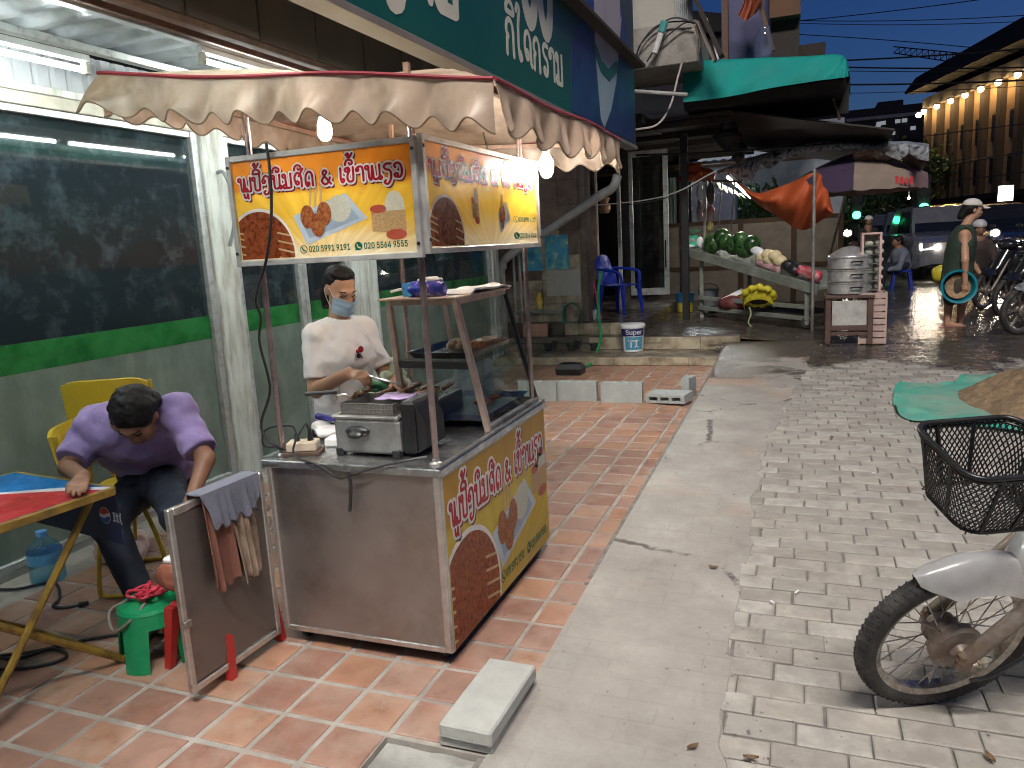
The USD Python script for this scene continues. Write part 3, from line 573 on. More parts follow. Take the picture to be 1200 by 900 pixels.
ad_m = ad_mat('advert_print', '#cf7f1c', '#e3b83c', '#efe3c2')
ad_low = ad_mat('advert_print_low', '#c8961a', '#d8bb28', '#cdb45c')
crim = M('crimson_print', '#b5142c', .3, var=.1, tl=.35); wht = M('white_print', (.82, .78, .76), .3, var=.04, tl=.35); shadowp = M('maroon_print', '#7a2a33', .3, var=.08, tl=.35)
teal = M('teal_print', '#0b6b52', .3, var=.05, tl=.35); meat_d = M('grilled_meat_print', (.22, .035, .012), .3, var=.75, scale=60, dirt=(.42, .12, .03), ds=45, da=.8, dt=.5, tl=.35)
meat_b = M('pork_print', (.30, .075, .025), .3, var=.6, scale=110, dirt=(.55, .22, .07), ds=70, da=.7, dt=.52, tl=.35); rice_p = M('rice_print', (.66, .64, .52), .3, var=.12, scale=200, tl=.35)
tray_p = M('tray_print', (.55, .62, .70), .3, var=.06, scale=10, tl=.35); tray_d = M('tray_rim_print', (.36, .44, .54), .3, var=.06, tl=.35); rattan_p = M('rattan_print', (.55, .36, .17), .3, var=.25, scale=150, tl=.35); red_p = M('basket_rim_print', (.5, .1, .06), .3, tl=.35)
stick_p = M('skewer_print', (.62, .45, .24), .3, var=.1, tl=.35)
def advert(parent, o, ux, W, H, mat, lay='a', fade=False):
    o = np.asarray(o, float); ux = np.asarray(ux, float); uy = np.array([0, 0, 1.0]); n_ = np.cross(ux, uy)
    v = np.array([o, o+ux*W, o+ux*W+uy*H, o+uy*H]); uv = np.array([[0, 0], [1, 0], [1, 1], [0, 1.]])
    part('advert', (v, np.array([[0, 1, 2, 3]])), mat, parent, uv=uv[[0, 1, 2, 3]])
    def pp(name, pg, m_, off):
        if pg.intersection(sbox(.004, .004, W-.004, H-.004)).area < 1e-7: return
        part(name, B().poly(pg.intersection(sbox(.004, .004, W-.004, H-.004)), o, ux, uy, off, .0004), m_, parent)
    g, w = lao('ໝູປິ້ງນົມສົດ & ເຂົ້າໜຽວ', 1.0, .165); sx = W*.93/w; sy = H*.135
    g = affinity.translate(affinity.scale(g, sx, sy, origin=(0, 0)), W*.03, H*.70)
    pp('lettering_shadow', affinity.translate(g.buffer(H*.012), H*.016, -H*.02), shadowp, .0005)
    pp('lettering_outline', g.buffer(H*.017), wht, .0009); pp('lettering', g, crim, .0014)
    e = lambda cx, cy, rx, ry: affinity.translate(affinity.scale(Point(0, 0).buffer(1, 12), rx, ry), cx, cy)
    k = H/.40
    mx, my, mr = ((.125*W, .06*H, .165) if lay != 'low' else (.15*W, .13*H, .175))
    pp('meat_photo_rim', e(mx, my, mr*k*1.05, mr*k*1.12), wht, .0005); pp('meat_photo', e(mx, my-.003*k, mr*k, mr*k*1.06), meat_d, .001)
    sk = [LineString([(mx-mr*k*.98, my+mr*k*(t+.12)), (mx-mr*k*.5, my+mr*k*t)]) for t in (-.2, 0, .2, .38, .52)]+[LineString([(mx+mr*k*.98, my+mr*k*(t-.1)), (mx+mr*k*.55, my+mr*k*t)]) for t in (-.1, .1, .3, .5)]
    for s_k in sk: pp('printed_skewer', s_k.buffer(.0035*k).intersection(e(mx, my, mr*k, mr*k*1.06)), stick_p, .0015)
    tx, ty, s = {'a': (.52*W, .37*H, 1.0), 'b': (.62*W, .32*H, .80), 'low': (.58*W, .40*H, .95)}[lay]; s *= k
    tr = lambda pts: Polygon([(tx+x*s*(.6 if lay == 'b' else 1), ty+y*s) for x, y in pts])
    pp('tray', tr([(-.155, .02), (.10, .092), (.19, -.01), (-.10, -.098)]), tray_p, .0005)
    pp('tray_inner', tr([(-.125, .012), (.09, .07), (.155, -.008), (-.085, -.072)]), tray_d, .0008)
    f_ = .6 if lay == 'b' else 1
    pp('rice', e(tx+.065*s*f_, ty+.035*s, .055*s*f_, .052*s), rice_p, .0012)
    for i_p, (x, y) in enumerate(((-.085, .012), (-.005, .02), (-.04, -.022))): pp('grilled_pork', e(tx+x*s*f_, ty+y*s, .033*s*f_, .046*s), meat_b, .0016+.0005*i_p)
    for a in (-.07, -.045, -.02): pp('printed_skewer', LineString([(tx+a*s*f_, ty+.05*s), (tx+a*s*f_+.012*s, ty+.125*s)]).buffer(.0045*s), stick_p, .0011)
    bx, by, s2 = {'a': (.86*W, .30*H, 1.), 'b': (.36*W, .38*H, .85), 'low': (.90*W, .52*H, .8)}[lay]; s2 *= k; f2 = .6 if lay == 'b' else 1
    pp('basket', Polygon([(bx+x*s2*f2, by+y*s2) for x, y in ((-.075, -.035), (-.075, .05), (-.012, .05), (-.012, -.04))]), rattan_p, .0006); pp('basket_rim', e(bx-.043*s2*f2, by+.05*s2, .036*s2*f2, .016*s2), red_p, .0009)
    pp('sticky_rice', e(bx+.03*s2*f2, by+.055*s2, .043*s2*f2, .058*s2), rice_p, .0009); pp('basket', Polygon([(bx+x*s2*f2, by+y*s2) for x, y in ((-.015, -.055), (-.015, .04), (.075, .04), (.075, -.055))]), rattan_p, .0012)
    pp('basket_band', e(bx+.03*s2*f2, by-.05*s2, .045*s2*f2, .02*s2), red_p, .0014)
    nums = ('020 5991 9191', '020 5564 9555'); th = H*.058
    for i, t in enumerate(nums):
        g = latin(t, th, True); w = g.bounds[2]
        if lay == 'b': sc = .20*W/w; x_, y_ = .775*W, (.27 if i == 0 else .07)*H
        else: sc = (.235*W if lay == 'a' else .2*W)/w; x_, y_ = ((.405 if i == 0 else .715) if lay == 'a' else (.47 if i == 0 else .76))*W, (.055 if lay == 'a' else .08)*H
        pp('telephone_number', affinity.translate(affinity.scale(g, sc, 1, origin=(0, 0)), x_, y_), teal, .001)
        ic = e(x_-.028*W, y_+th*.5, .021*W if lay != 'b' else .03*W, th*.72); hs = LineString([(x_-.036*W, y_+th*.8), (x_-.031*W, y_+th*.35), (x_-.02*W, y_+th*.2)]).buffer(th*.12)
        if i == 0: pp('telephone_mark', ic.difference(ic.buffer(-th*.12)).union(hs), teal, .001)
        else: pp('telephone_mark', ic.union(Polygon([(x_-.048*W, y_-th*.2), (x_-.03*W, y_), (x_-.045*W, y_+th*.4)])).difference(hs), teal, .001)
a_ = sub('side_advert', cart)
part('board', B().bb((X1-.012, Y0-.004, .055), (X1-.0005, Y1, ZC-.032), .002), steel_l, a_)
advert(a_, (X1, Y0+.006, .058), (0, 1, 0), Y1-Y0-.012, ZC-.032-.064, ad_low, 'low')
# sign boards hung under the awning
fr_m = M('sign_frame', (.50, .49, .47), .4, metal=.5, var=.12, scale=15, dirt=(.3, .27, .24), ds=10)
def hung_sign(o, ux, W, H, lay):
    s = sub('sign_board', cart); o, ux = np.asarray(o, float), np.asarray(ux, float); n_ = np.cross(ux, (0, 0, 1.0)); R = np.stack([ux, n_, (0, 0, 1.0)], 1)
    z = np.array([0, 0, 1.0])
    fw = .02
    for c_, sz in (((fw/2, H/2), (fw, H)), ((W-fw/2, H/2), (fw, H))): part('frame', B().box(o+ux*c_[0]+z*c_[1], (sz[0], .022, sz[1]), R, .002), fr_m, s)
    for c_ in ((W/2, fw/2), (W/2, H-fw/2)): part('frame', B().box(o+ux*c_[0]+z*c_[1], (W-2*fw, .020, fw), R, .002), fr_m, s)
    for px, pz in ((fw/2, H*.12), (W-fw/2, H*.12), (fw/2, H*.9), (W-fw/2, H*.9)): part('bolt', B().cyl(o+ux*px+z*pz+n_*.010, o+ux*px+z*pz+n_*.015, .006, n=8), blackp, s)
    advert(s, o+ux*fw+z*fw+n_*.001, ux, W-2*fw, H-2*fw, ad_m, lay)
A_, B_ = PY(264, 176, 2.27), PY(486, 151, 2.27)
ux_ = nrm(np.array([B_[0]-A_[0], 0, 0])); hung_sign((A_[0], 2.27, 1.478), ux_, B_[0]-A_[0], .385, 'a')
hung_sign((-1.165, 2.285, 1.488), (0, 1, 0), 1.16, .385, 'b')
poles = {}
for n_, (px, py) in dict(fl=(X0+.035, Y0+.05), fr=(X1-.04, Y0+.045), br=(X1-.04, Y1-.05), bl=(X0+.05, Y1-.05)).items():
    part('pole', B().cyl((px, py, ZC), (px, py, 2.03), .0115, n=14), pole_m, cart); part('pole_foot', B().lathe([(.024, 0), (.024, .006), (.014, .012), (.0125, .022)], (px, py, ZC)), steel_l, cart)

# awning: tarpaulin roof over a light frame, scalloped valance all round
tarp = M('awning_tarp', (.52, .42, .33), .62, var=.14, scale=3, dirt=(.20, .13, .07), ds=3.2, da=.75, dt=.52, bump=.0015, bs=70)
n_t = {'geo': ('geometry', {}), 'n1': ('noise_texture', {'scale': 3.5, 'detail': 6, 'roughness': .65}), 'r1': ('rgb_ramp', {'ramp': [(.3, (.36, .255, .17)), (.55, (.60, .47, .36)), (.75, (.68, .55, .44))]}), 'd': ('diffuse_bsdf', {}), 't': ('translucent_bsdf', {}), 'm': ('mix_closure', {'fac': .28}),
       'g': ('glossy_bsdf', {'roughness': .4}), 'm2': ('mix_closure', {'fac': .04}), 'n2': ('noise_texture', {'scale': 5, 'detail': 7}), 'r2': ('rgb_ramp', {'ramp': [(.54, (0, 0, 0)), (.72, (.75, .75, .75))]}), 'mx': ('mix', {'color2': (.10, .06, .03)}), 'mp': ('mapping', {'scale': (1, 1, .35)})}
m_val = usdkit.material(stage, '/World/Looks/valance_tarp', n_t, [('geo.position', 'n1.vector'), ('n1.fac', 'r1.fac'), ('geo.position', 'mp.vector'), ('mp.vector', 'n2.vector'), ('n2.fac', 'r2.fac'), ('r2.color', 'mx.fac'), ('r1.color', 'mx.color1'), ('mx.color', 'd.color'), ('mx.color', 't.color'), ('d.BSDF', 'm.closure1'), ('t.BSDF', 'm.closure2'), ('m.closure', 'm2.closure1'), ('g.BSDF', 'm2.closure2')], surface='m2.closure')
red_trim = M('red_piping', (.30, .035, .05), .5, var=.2)
CA = {'fl': np.array([-2.37, 2.18, 2.185]), 'fr': np.array([-.865, 2.21, 1.985]), 'br': np.array([-.89, 3.98, 2.0]), 'bl': np.array([-2.30, 3.95, 2.10])}
def tarp_top(s, t):
    q = (CA['fl']*(1-s)+CA['fr']*s)*(1-t)+(CA['bl']*(1-s)+CA['br']*s)*t
    q[2] += .20*min(1, 4*min(s, 1-s, t, 1-t)*.9)*.6+.012*math.sin(9*s)*math.sin(7*t); return q
part('awning_roof', B().grid(np.array([[tarp_top(s, t) for t in np.linspace(0, 1, 18)] for s in np.linspace(0, 1, 18)]), .002), m_val, cart)
def valance(a, c, n_sc, drop, seed, flare=0.0):
    a, c = np.asarray(a), np.asarray(c); L = np.linalg.norm(c-a); d = (c-a)/L; out = nrm(np.cross(d, (0, 0, 1))); nu, nvv = n_sc*12+1, 12; G = np.zeros((nu, nvv, 3)); edge = []
    for i in range(nu):
        t = i/(nu-1); ph = t*n_sc*2*math.pi
        low = drop*(.87-.13*math.cos(ph+math.pi))+.02*(meshkit.noise(np.array([t*5, seed, 0.]))-.5)
        wob = .022*math.sin(ph*.5+seed)+.03*(meshkit.noise(np.array([t*7, seed+.5, 3.]))-.5)
        for j in range(nvv):
            w = j/(nvv-1); p = a+d*L*t+np.array([0, 0, -low*w])+out*(wob*w+.018*w+flare*w*max(0, 1-6*t)+.009*math.sin(9*t*n_sc*.7+4*w+seed)*w)
            G[i, j] = p+np.array([0, 0, -.012*math.sin(math.pi*t)*math.sin(2.2*t*3)])
        edge.append(G[i, -1])
    part('valance', B().grid(G, .0025), m_val, cart, smooth=50)
    part('valance_hem', B().tube(np.array(edge), .0035, 6), M('hem_cord', (.25, .18, .12), .7), cart)
    part('piping', B().tube(np.array([a+d*L*t+np.array([0, 0, .003-.012*math.sin(math.pi*t)*math.sin(2.2*t*3)])+out*.004 for t in np.linspace(0, 1, 30)]), .007, 6), red_trim, cart)
valance(CA['fl'], CA['fr'], 11, .155, .3, .09); valance(CA['fr'], CA['br'], 11, .155, 2.1); valance(CA['br'], CA['bl'], 10, .14, 5.2); valance(CA['bl'], CA['fl'], 11, .15, 7.7)
wood_l = M('pale_wood', (.42, .27, .19), .6, var=.2, scale=4, stretch=(8, 8, 1), dirt=(.2, .12, .08), ds=9)
for a, c in (('fl', 'fr'), ('fr', 'br'), ('br', 'bl'), ('bl', 'fl')): part('awning_rail', B().bar(CA[a]*.97+np.array([-1.62, 3.05, 2.02])*.03-(0, 0, .022), CA[c]*.97+np.array([-1.62, 3.05, 2.02])*.03-(0, 0, .022), .02, .02), wood_l, cart)
for px, py in ((X0+.035, Y0+.05), (X1-.04, Y0+.045), (X1-.04, Y1-.05), (X0+.05, Y1-.05)):
    part('awning_strut', B().bar((px, py, 2.0), (px, py, 2.10), .018, .018, up=(1, 0, 0)), wood_l, cart)
# bulbs
def bulb(p, label, top, s=1.0):
    t = thing('light_bulb', label, 'bulb', p, group='lit bulbs under the stall awning'); p = np.asarray(p, float)
    part('globe', B().lathe([(.001, -.050*s**2), (.014*s, -.047*s**2), (.024*s, -.034*s**2), (.028*s, -.014*s), (.026*s, .006), (.019, .024), (.016, .034)], p, n=16), EM('bulb_glow', (1.0, .985, .93), BULB_L) if s == 1 else EM('bulb_glow_bright', (1.0, .985, .93), BULB_L*1.5), t)
    part('cap', B().lathe([(.0165, .0345), (.017, .06), (.012, .068)], p, n=14), M('socket_white', (.6, .58, .55), .4), t); part('wire', B().tube(cat_smooth([p+(0, 0, .066), p+(0, 0.01, .10), top]), .003, 6), wirem, t)
pb = PY(380, 149, 2.52); bulb(pb, 'lit bulb peeping over the front sign below the awning scallops', pb+(0.02, .03, .12))
pb = PX(572, 204, -1.31); bulb(pb, 'unseen lit bulb shining through the right sign board', pb+(-.02, .02, .18))  # out of view behind the sign, lights its print and the vendor
pb = PX(640, 190, -1.10); bulb(pb, 'bare lit bulb hanging beside the far end of the right sign', pb+(-.02, .02, .15), 1.2)
# cable hanging over the front sign and along the left pole
pts = [PY(312, 168, 2.25), PY(316, 200, 2.245), PY(318, 250, 2.24), PY(312, 305, 2.24), PY(300, 350, 2.30), PY(306, 372, 2.31), PY(304, 400, 2.31), PY(314, 440, 2.30), PY(316, 462, 2.31), PY(306, 500, 2.30), PY(322, 522, 2.29), PY(335, 528, 2.34)]
k_ = part('power_cable', B().tube(cat_smooth(pts), .0055, 7), wirem, None, label='black power cable draped over the front sign and down the pole', cat='cable')
# the open door leaf
lf = sub('door', cart, 'stainless cart door standing open towards the camera')
h0, h1 = np.array([-1.925, 2.255, 0]), np.array([-1.95, 1.81, 0]); dd = nrm(h1-h0); no = np.cross(dd, (0, 0, 1)); Ld = np.linalg.norm(h1-h0); R = np.stack([dd, no, (0, 0, 1.)], 1)
mid = (h0+h1)/2
part('panel', B().box(mid+(0, 0, .375), (Ld-.03, .010, .60), R), M('door_steel', (.235, .205, .19), .38, metal=.8, var=.2, scale=3, dirt=(.16, .14, .12), ds=3, da=.4), lf)
for q, sz in ((h0+dd*.010, .02), (h1-dd*.010, .02)): part('stile', B().box(q+(0, 0, .375), (.022, .022, .665), R, .003), steel_l, lf)
for z in (.055, .695): part('rail', B().box(mid+(0, 0, z), (Ld-.044, .020, .025), R, .003), steel_l, lf)
part('latch', B().box(h1-dd*.012-no*.014+(0, 0, .30), (.03, .012, .028), R, .003), M('latch_metal', (.3, .28, .25), .4, metal=.8), lf)

# ---------------------------------------------------------------- things on the counter
t = thing('power_strip', 'beige wooden power strip with two black plugs on the counter', 'power strip', (-1.80, 2.37, ZC))
R = rotz(.35); c0 = np.array([-1.80, 2.365, ZC])
part('board', B().box(c0+(0, 0, .008), (.145, .085, .016), R, .003), M('dark_board', (.08, .045, .03), .6), t)
part('socket_block', B().box(c0+(0, 0, .034), (.115, .07, .036), R, .004), M('beige_plastic', (.55, .45, .34), .45), t)
for dx, dz in ((-.022, 0), (.03, .012)):
    p0 = c0+R @ np.array([dx, .0, .053]); part('plug', B().cyl(p0, p0+(0, 0, .03+dz), .012, .007, 10), blackp, t)
part('cord', B().tube(cat_smooth([c0+R @ np.array([-.022, 0, .083]), c0+(-.05, .0, .11), c0+(-.14, -.03, .10), c0+(-.17, -.02, .03), c0+(-.10, .02, .02)]), .004, 6), wirem, t)
cp = [c0+R @ np.array([.03, 0, .092]), c0+(.03, -.02, .12), c0+(.02, -.09, .03), PY(372, 545, 2.25), PY(396, 560, 2.245), PY(410, 557, 2.245), PY(440, 548, 2.25), PY(470, 541, 2.262), PY(500, 535, 2.30)]
part('appliance_cord', B().tube(cat_smooth(cp), .0045, 6), wirem, None, label='black appliance cord looping over the front edge of the cart', cat='cable')
part('cord_tie', B().tube(cat_smooth([PY(408, 553, 2.243), PY(411, 570, 2.243), PY(410, 599, 2.243)]), .0065, 6), M('velcro_black', (.02, .02, .02), .9), None, label='black cord strap hanging down the steel cart front', cat='strap')
# deep fryer
fr = thing('deep_fryer', 'stainless tabletop fryer with black front grip and wire basket', 'fryer', (-1.47, 2.47, ZC))
fx0, fx1, fy0, fy1, fz0, fz1 = -1.655, -1.375, 2.365, 2.62, ZC+.012, ZC+.145
fst = M('fryer_steel', (.58, .58, .56), .26, metal=.85, var=.05, scale=4)
part('body', B().bb((fx0, fy0, fz0), (fx1, fy1, fz1), .012), fst, fr)
part('end_block', B().bb((fx1-.002, fy0+.02, fz0), (fx1+.055, fy1-.02, fz1+.065), .01), blackp, fr)
part('end_block', B().hull(np.array([(fx1+.05, y, z) for y in (fy0+.04, fy1-.04) for z in (fz0, fz1+.055)]+[(fx1+.085, y, z) for y in (fy0+.05, fy1-.05) for z in (fz0+.02, fz1-.02)])), blackp, fr)
part('foot', B().bb((fx0+.002, fy0-.003, ZC), (fx0+.035, fy0+.03, fz0+.02), .004), blackp, fr); part('foot', B().bb((fx1-.035, fy0-.003, ZC), (fx1-.002, fy0+.03, fz0+.02), .004), blackp, fr)
part('grip', B().add(*blob([ell((fx0+.11, fy0-.008, fz1-.045), (.052, .02, .022)), ell((fx0+.11, fy0-.028, fz1-.058), (.03, .012, .012))], .004, .01)), blackp, fr)
part('rim', B().bb((fx0-.004, fy0-.004, fz1), (fx1+.0, fy1+.004, fz1+.012), .004), steel_l, fr)
part('oil_well', B().bb((fx0+.02, fy0+.02, fz1+.0125), (fx1-.02, fy1-.02, fz1+.0145)), M('well_dark', (.10, .09, .08), .3, metal=.6), fr)
wire_m = M('wire_basket', (.42, .40, .38), .3, metal=.9)
w = B(); bx0, bx1, by0, by1, bz = fx0+.025, fx1-.03, fy0+.025, fy1-.025, fz1+.013
for z in (bz, bz+.02, bz+.04): w.tube([(bx0, by0, z), (bx1, by0, z), (bx1, by1, z), (bx0, by1, z)], .0018, 5, True)
for x in np.linspace(bx0, bx1, 14): w.tube([(x, by0, bz), (x, by0, bz+.04)], .0012, 4); w.tube([(x, by1, bz), (x, by1, bz+.04)], .0012, 4)
for y in np.linspace(by0, by1, 12): w.tube([(bx0, y, bz), (bx0, y, bz+.04)], .0012, 4); w.tube([(bx1, y, bz), (bx1, y, bz+.04)], .0012, 4)
bk = part('basket', w, wire_m, fr)
part('basket_sides', B().grid(np.array([[(bx0+.001, by0+.001, z), (bx1-.001, by0+.001, z), (bx1-.001, by1-.001, z), (bx0+.001, by1-.001, z)] for z in (bz, bz+.036)])[:, [0, 1, 2, 3, 0]]), M('mesh_steel', (.33, .31, .29), .35, metal=.8, var=.3, scale=300), fr)
hp = PY(392, 470, 2.42)
part('handle_wire', B().tube(cat_smooth([(bx0, 2.47, bz+.035), (bx0-.02, 2.46, bz+.06), PY(395, 463, 2.45)]), .003, 6), wire_m, fr)
part('basket_handle', B().bar(PY(395, 459, 2.45), PY(357, 462, 2.40), .022, .014, ch=.004), blackp, fr)
pur = M('purple_cloth', (.40, .30, .52), .8, var=.15)
part('purple_cloth', B().grid(np.array([[(x, y, fz1+.045+.012*meshkit.noise(np.array([x*50, y*50, 1.]))) for y in np.linspace(2.50, 2.62, 10)] for x in np.linspace(-1.55, -1.37, 12)]), .003), pur, None, label='lilac cloth lying over the back of the fryer', cat='cloth')
# plastic tub and white bag beside the power strip
p0 = PZ(385, 518, ZC+.02); 
part('plastic_bag', B().add(*blob([ell(PZ(384, 505, ZC+.03), (.05, .06, .022)), ell(PZ(375, 498, ZC+.045), (.035, .04, .02)), ell(PZ(395, 513, ZC+.02), (.04, .04, .015))], .006, .02, wrinkle=.010, ws=40)), M('white_plastic_bag', (.72, .70, .70), .3, var=.05, bump=.003, bs=60), None, label='crumpled white plastic bag between power strip and fryer', cat='bag')
part('blue_wrapper', B().add(*blob([cap(PZ(372, 488, ZC+.07), PZ(398, 492, ZC+.075), .014, .012)], .005, .01, wrinkle=.004, ws=80)), M('blue_wrap', (.05, .05, .30), .35), None, label='small blue wrapper on top of the white bag', cat='wrapper')
part('white_box', B().box(PZ(393, 520, ZC+.018)+(0, .06, 0), (.13, .09, .035), rotz(.2), .006), M('styrofoam', (.78, .78, .76), .7, var=.03, bump=.001, bs=300), None, label='low white foam box behind the plastic bag', cat='box')

# grill tray with skewers in front of the woman
gr = thing('grill_tray', 'shallow metal grill tray full of meat skewers before the woman', 'grill', (-1.62, 2.95, ZC))
gx0, gx1, gy0, gy1 = -1.86, -1.46, 2.72, 3.12
part('tray', B().bb((gx0, gy0, ZC+.002), (gx1, gy1, ZC+.115), .005), M('grill_steel', (.25, .24, .23), .4, metal=.7, dirt=(.05, .04, .03)), gr)
w = B()
for x in np.linspace(gx0+.01, gx1-.01, 22): w.tube([(x, gy0, ZC+.121), (x, gy1, ZC+.121)], .002, 5)
part('grate', w, wire_m, gr)
pork = M('grilled_pork', (.32, .17, .09), .45, var=.35, scale=50, dirt=(.10, .04, .02), ds=40, da=.7, bump=.004, bs=90); bam = M('bamboo', (.55, .40, .22), .6)
for k in range(26):
    s = thing('meat_skewer', 'grilled pork skewer lying on the grill tray', 'skewer', (0, 0, 0), group='pork skewers on the grill tray') if False else sub('meat_skewer', gr)
    a = np.array([gx0+.02+.36*(k % 13)/12+rng.normal(0, .006), (2.75 if k < 13 else 2.93)+rng.normal(0, .015), ZC+.133+.012*(k % 3)]); e_ = a+np.array([rng.normal(0, .03), .15, rng.normal(0, .006)])
    part('stick', B().cyl(a-(e_-a)*.25, e_, .002, n=5), bam, s)
    part('meat', B().add(*blob([ell(a+(e_-a)*f_, (.015, .025, .010), frame(e_-a)[:, [0, 2, 1]]) for f_ in (.25, .5, .75)], .005, .01, wrinkle=.004, ws=80)), pork, s)

# display cabinet
cb = thing('display_cabinet', 'small glass display cabinet with pale frame on the cart counter', 'cabinet', (-1.4, 3.05, ZC))
fm = M('cabinet_frame', (.50, .38, .32), .35, metal=.5, var=.1, scale=8, dirt=(.28, .19, .15), ds=9, da=.5, dt=.6); blk = M('cabinet_seal', (.02, .02, .02), .5); cg = GLASS('cabinet_glass', (.95, .98, .96), 1.45, dust=.012)
bfl, bfr, bbr, bbl = (np.array(p) for p in ((-1.61, 2.84, ZC), (-1.205, 2.80, ZC), (-1.20, 3.40, ZC), (-1.60, 3.40, ZC)))
tfl, tfr, tbr, tbl = PY(455, 347, 2.86), PY(533, 350, 2.82), None, None
zt_ = float(PY(533, 350, 2.82)[2]); tfl[2] = zt_; tbr = np.array([tfr[0]-.005, 3.38, zt_]); tbl = np.array([tfl[0], 3.38, zt_])
for a, c in ((bfl, tfl), (bfr, tfr)): part('post', B().bar(a, c, .026, .026, (0, 1, 0), .003), fm, cb)
for a, c in ((bbr, tbr), (bbl, tbl)): part('post', B().bar(a, c, .018, .018, (0, 1, 0), .003), blk if a is bbr else fm, cb)
for a, c in ((tfl, tfr), (tfr, tbr), (tbr, tbl), (tbl, tfl)): part('top_rail', B().bar(a+(0, 0, -.012), c+(0, 0, -.012), .022, .024), fm, cb)
for a, c in ((bfr, bbr), (bbr, bbl), (bbl, bfl)): part('bottom_rail', B().bar(a+(0, 0, .014), c+(0, 0, .014), .022, .024), steel_l, cb)
part('top_board', B().bb((tfl[0]-.02, 2.80, zt_), (tfr[0]+.02, 3.40, zt_+.008), .002), fm, cb)
def quad(a, b_, c, d, th): return B().hull(np.vstack([[a, b_, c, d], np.array([a, b_, c, d])-nrm(np.cross(np.subtract(b_, a), np.subtract(d, a)))*th]))
i_ = lambda p, q, f_: np.asarray(p)*(1-f_)+np.asarray(q)*f_
part('side_pane', quad(i_(bfr, tfr, .04)+(0, .02, 0), i_(bbr, tbr, .04)-(0, .02, 0), i_(bbr, tbr, .96)-(0, .02, 0), i_(bfr, tfr, .96)+(0, .02, 0), .004), cg, cb)
part('back_pane', quad(i_(bbr, tbr, .04), i_(bbl, tbl, .04), i_(bbl, tbl, .96), i_(bbr, tbr, .96), .004), cg, cb)
f1, f2 = .52, .55
m1, m2, m3, m4 = i_(bfl, tfl, f1), i_(bfr, tfr, f1), i_(bbr, tbr, f1), i_(bbl, tbl, f1)
part('shelf', quad(m1, m2, m3, m4, .006), cg, cb); part('shelf_edge', B().bar(m1-(0, 0, .012), m2-(0, 0, .012), .02, .03), blk, cb)
def tray(name, label, c, sz, rz, mat, rimm, parent=None):
    t = thing(name, label, 'tray', c); R = rotz(rz); L, W = sz; c = np.asarray(c, float)
    P_ = [sbox(-L/2+i, -W/2+i, L/2-i, W/2-i).buffer(.02) for i in (.02, .035)]
    part('pan', B().poly(P_[1], c, R[:, 0], R[:, 1], 0, .003), mat, t); q = [np.array(p_.exterior.coords)[::-1] for p_ in P_]
    n = 48; ring = lambda pg, z: np.array([c+R @ np.array([*pg.exterior.interpolate(s_, True).coords[0], z]) for s_ in np.linspace(0, 1, n, endpoint=False)])
    part('rim', B().grid(np.stack([ring(P_[1], .001), ring(P_[0], .026), ring(P_[0].buffer(.008), .028)], 1)[::-1], .002, True), rimm, t); return t
dk_tray = M('tray_dark_metal', (.08, .08, .085), .25, metal=.8); dk_in = M('tray_inner_metal', (.42, .43, .44), .22, metal=.9, var=.15)
sc_ = (m1+m2+m3+m4)/4
tray('food_tray', 'dark metal tray on the middle glass shelf holding sausages', sc_+(0, 0, .004), (.30, .46), .0, dk_in, dk_tray)
tray('food_tray', 'dark blue rimmed tray at the bottom of the glass cabinet', np.array([-1.40, 3.10, ZC+.03]), (.34, .52), 0, M('tray_bottom', (.18, .19, .2), .3, metal=.7, var=.4, scale=120), M('blue_enamel', (.012, .03, .10), .25))
sau = M('sausage', (.55, .17, .035), .35, var=.2, scale=25, dirt=(.25, .07, .02), ds=30, coat=.3); ballm = M('meatball', (.30, .20, .12), .45, var=.25, scale=40, bump=.002, bs=120); fried = M('fried_meat', (.16, .035, .018), .4, var=.3, scale=60, bump=.003, bs=90)
so = sc_+(.06, .10, .02)
for k in range(8):
    a = so+np.array([-.02+.022*(k % 4), -.06, .016*(k//4)]); part('sausage', B().add(*blob([cap(a, a+(.01, .15, .004), .011)], .004, .01)), sau, None, label='orange sausage lying in the tray on the middle shelf', cat='sausage', group='sausages on the middle shelf')
for k in range(12):
    a = so+np.array([-.065-.026*(k % 3)+rng.normal(0, .003), -.10+.028*(k//3), .008+.012*(k % 2)]); part('meatball', B().tm(trimesh.creation.icosphere(2, .0165).apply_translation(a)), ballm, None, smooth=True, label='brown meatball heaped next to the sausages', cat='meatball', group='meatballs on the middle shelf')
part('fried_meat', B().add(*blob([ell((-1.36, 3.12, ZC+.055), (.05, .028, .014)), ell((-1.32, 3.15, ZC+.075), (.03, .02, .012))], .005, .015, wrinkle=.006, ws=70)), fried, None, label='dark red fried meat piece on the bottom tray', cat='meat')
part('clear_bag', B().add(*blob([ell((-1.40, 3.30, ZC+.09), (.07, .05, .055)), ell((-1.36, 3.26, ZC+.12), (.04, .04, .05))], .007, .02, wrinkle=.018, ws=35)), GLASS('clear_film', (.8, .82, .82), 1.5, dust=.35, dustcol='#c8ccca', ds=30), None, label='crumpled clear plastic bag at the back of the cabinet', cat='bag')
part('plastic_container', B().bb((-1.56, 3.24, ZC+.03), (-1.40, 3.36, ZC+.22), .01), GLASS('milky_plastic', (.75, .82, .86), 1.4, dust=.6, dustcol='#dfe8ee', ds=2), None, label='milky white plastic container behind the grill skewers', cat='container')
